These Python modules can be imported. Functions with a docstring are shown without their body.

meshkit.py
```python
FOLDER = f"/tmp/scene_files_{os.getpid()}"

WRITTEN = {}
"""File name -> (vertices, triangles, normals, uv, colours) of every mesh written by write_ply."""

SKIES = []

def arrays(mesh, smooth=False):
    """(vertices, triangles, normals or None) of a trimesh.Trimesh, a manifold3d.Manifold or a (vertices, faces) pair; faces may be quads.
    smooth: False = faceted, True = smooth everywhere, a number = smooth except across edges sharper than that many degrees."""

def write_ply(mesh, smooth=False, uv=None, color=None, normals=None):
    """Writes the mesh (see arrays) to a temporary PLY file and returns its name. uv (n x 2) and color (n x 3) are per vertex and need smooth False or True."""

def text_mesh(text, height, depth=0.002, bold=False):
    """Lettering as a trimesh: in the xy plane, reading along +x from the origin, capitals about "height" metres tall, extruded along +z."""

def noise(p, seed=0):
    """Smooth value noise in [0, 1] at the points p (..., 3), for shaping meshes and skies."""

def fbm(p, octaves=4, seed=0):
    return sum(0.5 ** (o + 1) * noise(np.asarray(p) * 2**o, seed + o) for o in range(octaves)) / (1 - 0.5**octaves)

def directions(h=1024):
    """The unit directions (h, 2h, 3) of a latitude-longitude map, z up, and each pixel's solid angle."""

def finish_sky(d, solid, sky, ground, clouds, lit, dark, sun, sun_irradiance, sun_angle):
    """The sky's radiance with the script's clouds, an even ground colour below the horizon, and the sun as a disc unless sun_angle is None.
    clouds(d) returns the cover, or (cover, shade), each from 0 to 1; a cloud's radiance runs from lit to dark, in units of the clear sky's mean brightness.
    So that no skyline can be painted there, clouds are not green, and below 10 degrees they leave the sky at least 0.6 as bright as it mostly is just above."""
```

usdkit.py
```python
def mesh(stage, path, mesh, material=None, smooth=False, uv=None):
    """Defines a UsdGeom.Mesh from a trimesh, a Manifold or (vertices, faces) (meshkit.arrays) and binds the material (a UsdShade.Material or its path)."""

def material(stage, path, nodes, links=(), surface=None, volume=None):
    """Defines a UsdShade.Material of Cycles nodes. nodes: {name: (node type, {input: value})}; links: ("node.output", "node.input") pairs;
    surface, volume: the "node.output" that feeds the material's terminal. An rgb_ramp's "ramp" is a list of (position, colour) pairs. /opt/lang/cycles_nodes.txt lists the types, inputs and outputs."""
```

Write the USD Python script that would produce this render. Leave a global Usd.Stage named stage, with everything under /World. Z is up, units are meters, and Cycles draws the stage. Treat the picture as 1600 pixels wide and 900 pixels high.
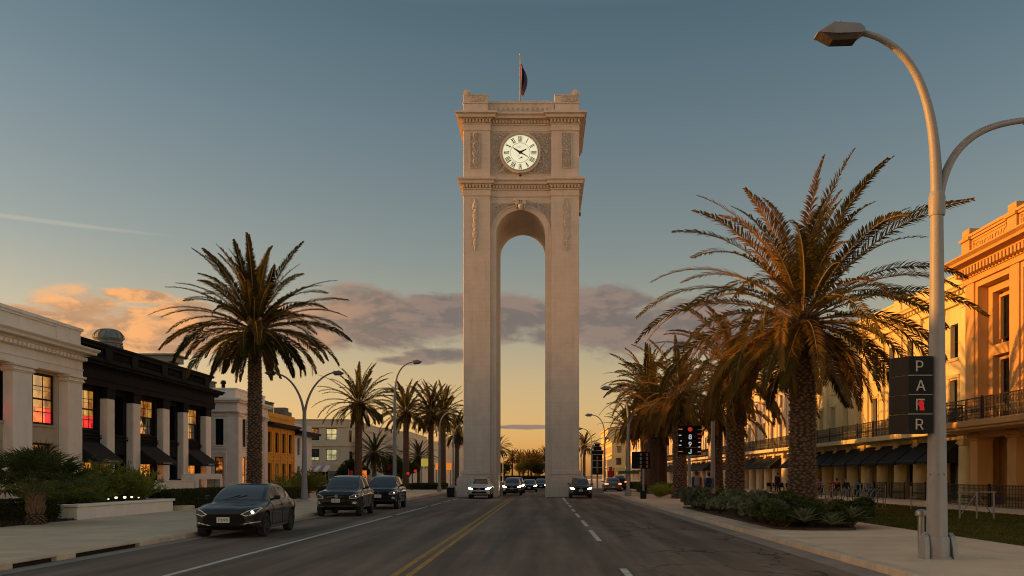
import math, random
import numpy as np, trimesh, manifold3d, usdkit, meshkit
from shapely.geometry import Polygon, Point, box as sbox
from shapely import affinity
from pxr import Usd, UsdGeom, UsdLux, UsdShade, Gf, Sdf, Vt

stage = Usd.Stage.CreateInMemory()
UsdGeom.SetStageUpAxis(stage, 'Z')
UsdGeom.SetStageMetersPerUnit(stage, 1.0)
UsdGeom.Xform.Define(stage, '/World')
# ------------------------------------------------------------------ camera, sky, sun, exposure
cam = UsdGeom.Camera.Define(stage, '/World/camera')
cam.AddTransformOp().Set(Gf.Matrix4d(1, 0, 0, 0, 0, 0, 1, 0, 0, -1, 0, 0, 0, 0, 1.7, 1))
cam.CreateHorizontalApertureAttr(36.0)
cam.CreateFocalLengthAttr(30.0)
cam.CreateHorizontalApertureOffsetAttr(-1.125)
cam.CreateVerticalApertureOffsetAttr(6.6)
cam.CreateClippingRangeAttr(Gf.Vec2f(0.1, 20000))
cam.CreateExposureAttr(0.9)
SUN_AZ, SUN_EL = math.radians(-86.5), math.radians(6.3)
SUN = Gf.Vec3d(math.sin(SUN_AZ) * math.cos(SUN_EL), math.cos(SUN_AZ) * math.cos(SUN_EL), math.sin(SUN_EL))
sun = UsdLux.DistantLight.Define(stage, '/World/sun')
sun.CreateIntensityAttr(0.78)
sun.CreateAngleAttr(0.5)
sun.CreateNormalizeAttr(True)
sun.CreateColorAttr(Gf.Vec3f(1.0, 0.40, 0.06))
sun.AddTransformOp().Set(Gf.Matrix4d(Gf.Rotation(Gf.Vec3d(0, 0, 1), SUN), Gf.Vec3d(0, 0, 0)))


def azel(x, y):
    """Azimuth and elevation of a picture point of the photograph (for the cloud bank's place in the sky)."""
    return math.atan2(x - 850, 1333), math.atan2(744 - y, math.hypot(1333, x - 850))


def make_sky():
    N = {"g": ("geometry", {}), "s": ("sky_texture", {"sky_type": "single_scattering", "sun_disc": False, "sun_elevation": SUN_EL, "sun_rotation": SUN_AZ, "aerosol_density": 1.0, "ozone_density": 1.0}),
         "xyz": ("separate_xyz", {}), "az": ("math", {"math_type": "arctan2"}), "el": ("math", {"math_type": "arcsine"}),
         "ramp": ("rgb_ramp", {"ramp": [(0, (1.38, .87, .61)), (.062, (1.39, .87, .61)), (.187, (1.40, .88, .60)), (.42, (1.00, .82, .69)), (.65, (.82, .77, .70)), (.85, (.61, .68, .63)), (1, (1.18, 1.06, .92))]}),  # last stop, overhead and out of view, is warmed and raised to brighten the ground
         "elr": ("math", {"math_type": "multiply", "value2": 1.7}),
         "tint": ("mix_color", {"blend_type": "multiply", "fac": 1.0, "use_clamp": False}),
         "cmb": ("combine_xyz", {}), "azs": ("math", {"math_type": "multiply", "value2": 13.0}), "els": ("math", {"math_type": "multiply", "value2": 34.0}),
         "n1": ("noise_texture", {"scale": 1.0, "detail": 8, "roughness": .62, "distortion": .25}),
         "cmb2": ("combine_xyz", {"z": 4.0}), "els2": ("math", {"math_type": "multiply_add", "value2": 34.0, "value3": .35}), "n2": ("noise_texture", {"scale": 1.0, "detail": 8, "roughness": .62, "distortion": .25})}
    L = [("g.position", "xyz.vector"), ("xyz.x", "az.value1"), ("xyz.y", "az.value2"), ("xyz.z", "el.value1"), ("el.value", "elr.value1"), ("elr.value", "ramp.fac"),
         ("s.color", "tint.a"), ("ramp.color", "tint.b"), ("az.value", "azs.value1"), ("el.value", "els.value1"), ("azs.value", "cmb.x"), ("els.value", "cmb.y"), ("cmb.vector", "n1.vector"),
         ("el.value", "els2.value1"), ("azs.value", "cmb2.x"), ("els2.value", "cmb2.y"), ("cmb2.vector", "n2.vector")]
    blobs = [(120, 494, 62, 34), (60, 492, 70, 12), (205, 512, 110, 26), (300, 505, 60, 28), (330, 525, 120, 24), (210, 462, 42, 9), (470, 515, 120, 30), (560, 485, 80, 34), (610, 510, 105, 38), (690, 488, 70, 26),
             (700, 470, 60, 14), (800, 500, 95, 34), (850, 525, 60, 18), (950, 480, 90, 34), (985, 515, 105, 44), (1090, 510, 90, 40), (1200, 520, 120, 30), (690, 556, 60, 12), (640, 564, 50, 7), (820, 668, 60, 3.5), (260, 545, 70, 9)]
    items = [(*azel(x, y), rx / 1333, ry / 1333) for x, y, rx, ry in blobs]
    rb = random.Random(5)
    for k in range(9):
        items.append((rb.uniform(.75, 2 * math.pi - .75) - (2 * math.pi if k % 2 else 0), rb.uniform(.15, .22), rb.uniform(.06, .14), rb.uniform(.015, .035)))
    last = None
    for k, (a, e, ra, re_) in enumerate(items):
        if a > math.pi: a -= 2 * math.pi
        if a < -math.pi: a += 2 * math.pi
        N[f"a{k}"] = ("math", {"math_type": "multiply_add", "value2": 1 / ra, "value3": -a / ra})
        N[f"e{k}"] = ("math", {"math_type": "multiply_add", "value2": 1 / re_, "value3": -e / re_})
        N[f"aa{k}"] = ("math", {"math_type": "multiply"})
        N[f"q{k}"] = ("math", {"math_type": "multiply_add"})
        N[f"d{k}"] = ("math", {"math_type": "subtract", "value1": 1.0})
        L += [("az.value", f"a{k}.value1"), ("el.value", f"e{k}.value1"), (f"a{k}.value", f"aa{k}.value1"), (f"a{k}.value", f"aa{k}.value2"), (f"e{k}.value", f"q{k}.value1"), (f"e{k}.value", f"q{k}.value2"), (f"aa{k}.value", f"q{k}.value3"), (f"q{k}.value", f"d{k}.value2")]
        if last is None:
            last = f"d{k}.value"
        else:
            N[f"m{k}"] = ("math", {"math_type": "smoothmax", "value3": .35})
            L += [(last, f"m{k}.value1"), (f"d{k}.value", f"m{k}.value2")]
            last = f"m{k}.value"
    N |= {"lo": ("math", {"math_type": "maximum", "value2": -2.0}), "ns": ("math", {"math_type": "multiply_add", "value2": 4.3, "value3": -1.98}), "den": ("math", {"math_type": "add"}),
          "cov": ("map_range", {"range_type": "smoothstep", "from_min": -.35, "from_max": .75, "to_min": 0, "to_max": .95}),
          "cvm": ("math", {"math_type": "multiply"}), "gate": ("map_range", {"range_type": "smoothstep", "from_min": -1.1, "from_max": .1}),
          "dif": ("math", {"math_type": "subtract"}), "lit": ("map_range", {"range_type": "smoothstep", "from_min": -.10, "from_max": .11}),
          "thin": ("map_range", {"clamp": True, "from_min": -.2, "from_max": 1.5, "to_min": .5, "to_max": 0}), "litm": ("math", {"math_type": "maximum"}),
          "azf": ("map_range", {"range_type": "smoothstep", "from_min": -.5, "from_max": -.12}),
          "warm": ("mix_color", {"a": (5.4, 2.5, .90), "b": (1.55, 1.12, .92), "use_clamp": False}), "dark": ("mix_color", {"a": (2.3, 1.4, .85), "b": (.92, .80, .74), "use_clamp": False}),
          "cc": ("mix_color", {"use_clamp": False}), "mix": ("mix_color", {"use_clamp": False}), "b": ("background_shader", {"strength": .1})}
    L += [(last, "lo.value1"), ("n1.fac", "ns.value1"), ("lo.value", "den.value1"), ("ns.value", "den.value2"), ("den.value", "cov.value"), ("lo.value", "gate.value"), ("cov.result", "cvm.value1"), ("gate.result", "cvm.value2"),
          ("n1.fac", "dif.value1"), ("n2.fac", "dif.value2"), ("dif.value", "lit.value"), ("den.value", "thin.value"), ("lit.result", "litm.value1"), ("thin.result", "litm.value2"),
          ("az.value", "azf.value"), ("azf.result", "warm.fac"), ("azf.result", "dark.fac"), ("dark.result", "cc.a"), ("warm.result", "cc.b"), ("litm.value", "cc.fac"),
          ("tint.result", "mix.a"), ("cc.result", "mix.b"), ("cvm.value", "mix.fac"), ("mix.result", "trm.a")]
    a, e = azel(60, 345)
    N |= {"t1": ("math", {"math_type": "multiply_add", "value2": 1 / .14, "value3": -a / .14}), "t2": ("math", {"math_type": "multiply_add", "value2": 1 / .0028, "value3": -e / .0028}), "t3": ("math", {"math_type": "multiply"}), "t4": ("math", {"math_type": "multiply_add"}), "t5": ("map_range", {"range_type": "smoothstep", "from_min": 0, "from_max": 1, "to_min": .15, "to_max": 0}), "trm": ("mix_color", {"b": (4.6, 3.7, 2.7), "use_clamp": False})}
    L += [("az.value", "t1.value1"), ("el.value", "t2.value1"), ("t1.value", "t3.value1"), ("t1.value", "t3.value2"), ("t2.value", "t4.value1"), ("t2.value", "t4.value2"), ("t3.value", "t4.value3"), ("t4.value", "t5.value"), ("t5.result", "trm.fac"), ("trm.result", "b.color")]
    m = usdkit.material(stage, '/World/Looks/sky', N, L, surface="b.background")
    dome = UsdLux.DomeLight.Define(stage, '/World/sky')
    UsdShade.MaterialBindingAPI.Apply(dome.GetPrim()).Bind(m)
    dome.GetPrim().SetCustomDataByKey('kind', 'structure')


make_sky()
# ------------------------------------------------------------------ helpers
Z = np.array([0, 0, 1.0])
used = {}


def numbered(parent, name):
    n = used.get((parent, name), 0)
    used[(parent, name)] = n + 1
    return f"{parent}/{name}" if n == 0 else f"{parent}/{name}_{n:03d}"


BOXF = np.array([[0, 2, 1], [0, 3, 2], [4, 5, 6], [4, 6, 7], [0, 1, 5], [0, 5, 4], [1, 2, 6], [1, 6, 5], [2, 3, 7], [2, 7, 6], [3, 0, 4], [3, 4, 7]])


class MB:
    """Collects triangles; frame fr = (origin, U, V) maps local (u, v, z) to the world."""

    def __init__(self, fr=None):
        self.v, self.f, self.n, self.fr = [], [], 0, fr

    def add(self, v, f):
        v, f = np.asarray(v, float), np.asarray(f, int)
        if f.shape[1] == 4:
            f = np.vstack([f[:, [0, 1, 2]], f[:, [0, 2, 3]]])
        self.v.append(v); self.f.append(f + self.n); self.n += len(v)
        return self

    def mesh(self, m, T=None):
        v, f, _ = meshkit.arrays(m)
        if T is not None:
            v = v @ np.asarray(T)[:3, :3].T + np.asarray(T)[:3, 3]
        return self.add(v, f)

    def box(self, x0, x1, y0, y1, z0, z1):
        x0, x1 = min(x0, x1), max(x0, x1); y0, y1 = min(y0, y1), max(y0, y1)
        return self.add([[x0, y0, z0], [x1, y0, z0], [x1, y1, z0], [x0, y1, z0], [x0, y0, z1], [x1, y0, z1], [x1, y1, z1], [x0, y1, z1]], BOXF)

    def bbox(self, x0, x1, y0, y1, z0, z1, b=.02):
        """A box with chamfered edges."""
        pts = []
        for sx in (0, 1):
            for sy in (0, 1):
                for sz in (0, 1):
                    p = np.array([(x0, x1)[sx], (y0, y1)[sy], (z0, z1)[sz]], float)
                    i = np.array([1 - 2 * sx, 1 - 2 * sy, 1 - 2 * sz]) * b
                    pts += [p + i * [0, 1, 1], p + i * [1, 0, 1], p + i * [1, 1, 0]]
        return self.mesh(manifold3d.Manifold.hull_points(np.array(pts)))

    def prof(self, u0, u1, pts):
        """Extrudes a (v, z) outline along u."""
        m = trimesh.creation.extrude_polygon(Polygon(pts), u1 - u0, engine='earcut')
        p = np.array(m.vertices)
        return self.add(np.stack([p[:, 2] + u0, p[:, 0], p[:, 1]], 1), m.faces)

    def poly_v(self, shape, v0, v1):
        """Extrudes a (u, z) shape along v."""
        for g in getattr(shape, 'geoms', [shape]):
            m = trimesh.creation.extrude_polygon(g, v1 - v0, engine='earcut')
            p = np.array(m.vertices)
            self.add(np.stack([p[:, 0], p[:, 2] + v0, p[:, 1]], 1), m.faces[:, ::-1])
        return self

    def poly_z(self, shape, z0, z1):
        for g in getattr(shape, 'geoms', [shape]):
            m = trimesh.creation.extrude_polygon(g, z1 - z0, engine='earcut')
            self.add(np.array(m.vertices) + [0, 0, z0], m.faces)
        return self

    def tube(self, pts, r, n=8, cap=True):
        p = np.asarray(pts, float); r = np.broadcast_to(r, (len(p),))
        t = np.gradient(p, axis=0); t /= np.linalg.norm(t, axis=1, keepdims=True) + 1e-12
        ref = np.array([0, 0, 1.0]) if abs(t[0, 2]) < .8 else np.array([0, 1.0, 0])
        a = np.cross(t, ref); a /= np.linalg.norm(a, axis=1, keepdims=True) + 1e-12
        b = np.cross(t, a); ang = np.arange(n) * 2 * np.pi / n
        v = p[:, None] + r[:, None, None] * (np.cos(ang)[None, :, None] * a[:, None] + np.sin(ang)[None, :, None] * b[:, None])
        i, j = np.meshgrid(np.arange(len(p) - 1), np.arange(n), indexing='ij')
        q = np.stack([i * n + j, i * n + (j + 1) % n, (i + 1) * n + (j + 1) % n, (i + 1) * n + j], -1).reshape(-1, 4)
        v = v.reshape(-1, 3); f = np.vstack([q[:, [0, 1, 2]], q[:, [0, 2, 3]]])
        if cap:
            v = np.vstack([v, p[0], p[-1]]); k = len(v)
            e = np.arange(n)
            f = np.vstack([f, np.stack([np.full(n, k - 2), (e + 1) % n, e], 1), np.stack([np.full(n, k - 1), (len(p) - 1) * n + e, (len(p) - 1) * n + (e + 1) % n], 1)])
        return self.add(v, f)

    def lathe(self, prof, c=(0, 0), n=20):
        """prof: (r, z) from bottom to top."""
        prof = np.asarray(prof, float); ang = np.arange(n) * 2 * np.pi / n
        v = np.stack([c[0] + prof[:, 0, None] * np.cos(ang), c[1] + prof[:, 0, None] * np.sin(ang), np.broadcast_to(prof[:, 1, None], (len(prof), n))], -1).reshape(-1, 3)
        i, j = np.meshgrid(np.arange(len(prof) - 1), np.arange(n), indexing='ij')
        q = np.stack([i * n + j, i * n + (j + 1) % n, (i + 1) * n + (j + 1) % n, (i + 1) * n + j], -1).reshape(-1, 4)
        return self.add(v, q)

    def arrays(self):
        v, f = np.vstack(self.v), np.vstack(self.f)
        if self.fr is not None:
            o, U, V = (np.asarray(x, float) for x in self.fr)
            v = o + v[:, :1] * U + v[:, 1:2] * V + v[:, 2:] * Z
            if np.dot(np.cross(U, V), Z) < 0:
                f = f[:, ::-1]
        return v, f


def tag(prim, label=None, cat=None, group=None, kind=None):
    for k, x in (('label', label), ('category', cat), ('group', group), ('kind', kind)):
        if x: prim.SetCustomDataByKey(k, x)
    return prim


def thing(name, label, cat, group=None, loc=(0, 0, 0), rotz=0.0, s=1.0):
    path = numbered('/World', name)
    x = UsdGeom.Xform.Define(stage, path)
    x.AddTranslateOp().Set(Gf.Vec3d(*map(float, loc))); x.AddRotateZOp().Set(float(rotz)); x.AddScaleOp().Set(Gf.Vec3f(*( [float(s)] * 3 if np.ndim(s) == 0 else map(float, s))))
    tag(x.GetPrim(), label, cat, group)
    return path


def copy(src, name, label, cat, group=None, loc=(0, 0, 0), rotz=0.0, s=1.0):
    path = thing(name, label, cat, group, loc, rotz, s)
    p = stage.GetPrimAtPath(path)
    p.GetReferences().AddInternalReference(src)
    p.SetInstanceable(True)
    return path


def part(parent, name, mb, mat, smooth=False, label=None, kind=None):
    path = numbered(parent, name)
    v, f = mb.arrays() if isinstance(mb, MB) else mb
    m = usdkit.mesh(stage, path, (v, f), mat, smooth=smooth)
    if label or kind: tag(m.GetPrim(), label, None, None, kind)
    return path


def solo(name, mb, mat, label, cat, group=None, kind=None, smooth=False):
    """A thing, or a piece of the setting, that is one mesh."""
    p = part('/World', name, mb, mat, smooth)
    tag(stage.GetPrimAtPath(p), label, cat, group, kind)
    return p


# ------------------------------------------------------------------ materials
def mat(name, base, rough=.7, var=.15, scale=3.0, bump=0.0, bscale=40.0, metal=0.0, spec=.5, coat=0.0, stain=0.0, aniso=(1, 1, 1), hue=None, rnd=0.0, emis=0.0, courses=False):
    base = np.array(base, float)
    N = {"g": ("geometry", {}), "mp": ("mapping", {"scale": aniso}), "n": ("noise_texture", {"scale": scale, "detail": 5, "roughness": .6}),
         "r": ("rgb_ramp", {"ramp": [(.25, tuple(base * (1 - var))), (.75, tuple(np.array(hue if hue is not None else base) * (1 + var)))]}),
         "p": ("principled_bsdf", {"roughness": rough, "metallic": metal, "specular_ior_level": spec, "coat_weight": coat})}
    L = [("g.position", "mp.vector"), ("mp.vector", "n.vector"), ("n.fac", "r.fac")]
    col = "r.color"
    if stain:
        N |= {"sm": ("mapping", {"scale": (2.2, 2.2, .25)}), "sn": ("noise_texture", {"scale": 1.0, "detail": 6, "roughness": .7}), "sr": ("map_range", {"clamp": True, "from_min": .5, "from_max": .8, "to_min": 0, "to_max": stain}), "sx": ("mix_color", {"b": tuple(base * np.array([.45, .40, .34]))})}
        L += [("g.position", "sm.vector"), ("sm.vector", "sn.vector"), ("sn.fac", "sr.value"), ("sr.result", "sx.fac"), (col, "sx.a")]
        col = "sx.result"
    if rnd:
        N |= {"oi": ("object_info", {}), "om": ("map_range", {"clamp": True, "from_min": 0, "from_max": 1, "to_min": 1 - rnd, "to_max": 1 + rnd}), "hv": ("hsv", {})}
        L += [("oi.random", "om.value"), ("om.result", "hv.value"), (col, "hv.color")]
        col = "hv.color"
    if courses:   # faint course joints under the paint
        N |= {"cx": ("separate_xyz", {}), "ca": ("math", {"math_type": "add"}), "cv": ("combine_xyz", {}), "ck": ("brick_texture", {"scale": 1.0, "mortar_size": .012, "mortar_smooth": .4, "brick_width": .9, "row_height": .36, "color1": (1, 1, 1), "color2": (.955, .95, .945), "mortar": (.86, .85, .84)}), "cm": ("mix_color", {"blend_type": "multiply", "fac": 1.0})}
        L += [("g.position", "cx.vector"), ("cx.x", "ca.value1"), ("cx.y", "ca.value2"), ("ca.value", "cv.x"), ("cx.z", "cv.y"), ("cv.vector", "ck.vector"), (col, "cm.a"), ("ck.color", "cm.b")]
        col = "cm.result"
    L.append((col, "p.base_color"))
    if emis:
        N["p"][1]["emission_strength"] = emis
        L.append((col, "p.emission_color"))
    if bump:
        N |= {"bn": ("noise_texture", {"scale": bscale, "detail": 4, "roughness": .65}), "bp": ("bump", {"strength": bump, "distance": .02})}
        L += [("mp.vector", "bn.vector"), ("bn.fac", "bp.height"), ("bp.normal", "p.normal")]
    return usdkit.material(stage, '/World/Looks/' + name, N, L, surface="p.BSDF")


def leafmat(name, a, b, trans=.3, scale=1.5, rough=.55):
    N = {"g": ("geometry", {}), "n": ("noise_texture", {"scale": scale, "detail": 3}), "r": ("rgb_ramp", {"ramp": [(.3, a), (.7, b)]}), "oi": ("object_info", {}), "om": ("map_range", {"clamp": True, "to_min": .7, "to_max": 1.3}), "hv": ("hsv", {}),
         "ri": ("map_range", {"clamp": True, "to_min": .65, "to_max": 1.35}), "hv2": ("hsv", {}),
         "p": ("principled_bsdf", {"roughness": rough, "specular_ior_level": .05}), "t": ("translucent_bsdf", {}), "x": ("mix_closure", {"fac": trans})}
    L = [("g.position", "n.vector"), ("n.fac", "r.fac"), ("oi.random", "om.value"), ("om.result", "hv.value"), ("r.color", "hv.color"), ("g.random_per_island", "ri.value"), ("ri.result", "hv2.value"), ("hv.color", "hv2.color"),
         ("hv2.color", "p.base_color"), ("hv2.color", "t.color"), ("p.BSDF", "x.closure1"), ("t.BSDF", "x.closure2")]
    return usdkit.material(stage, '/World/Looks/' + name, N, L, surface="x.closure")


def emit(name, col, strength, pattern=None):
    N = {"e": ("emission", {"strength": strength, "color": col})}
    L = []
    if pattern:
        N |= {"g": ("geometry", {}), "n": ("noise_texture", {"scale": pattern[0], "detail": 3, "roughness": .7}), "r": ("rgb_ramp", {"ramp": pattern[1]})}
        L += [("g.position", "n.vector"), ("n.fac", "r.fac"), ("r.color", "e.color")]
    return usdkit.material(stage, '/World/Looks/' + name, N, L, surface="e.emission")


def glassmat(name, tint, refl=.5, emis=None, wob=.12):
    """Window glass seen from outside: a mirror-like sheen over a dim room; emis: a glow, for a lit room or a painted reflection."""
    N = {"g": ("geometry", {}), "bn": ("noise_texture", {"scale": 1.1, "detail": 1}), "bp": ("bump", {"strength": wob, "distance": .05}), "gl": ("glossy_bsdf", {"color": (.9, .88, .85), "roughness": .03}),
         "d": ("diffuse_bsdf", {"color": tint}), "fr": ("fresnel", {"IOR": 1.6}), "fm": ("math", {"math_type": "multiply_add", "value2": 1 - refl, "value3": refl}), "x": ("mix_closure", {})}
    L = [("g.position", "bn.vector"), ("bn.fac", "bp.height"), ("bp.normal", "gl.normal"), ("fr.fac", "fm.value1"), ("fm.value", "x.fac"), ("d.BSDF", "x.closure1"), ("gl.BSDF", "x.closure2")]
    if emis:
        N |= {"e": ("emission", {"strength": emis[1]}), "en": ("noise_texture", {"scale": emis[2], "detail": 3, "roughness": .65}), "er": ("rgb_ramp", {"ramp": emis[0]}), "ad": ("add_closure", {})}
        L += [("g.position", "en.vector"), ("en.fac", "er.fac"), ("er.color", "e.color"), ("x.closure", "ad.closure1"), ("e.emission", "ad.closure2")]
        return usdkit.material(stage, '/World/Looks/' + name, N, L, surface="ad.closure")
    return usdkit.material(stage, '/World/Looks/' + name, N, L, surface="x.closure")


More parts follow.
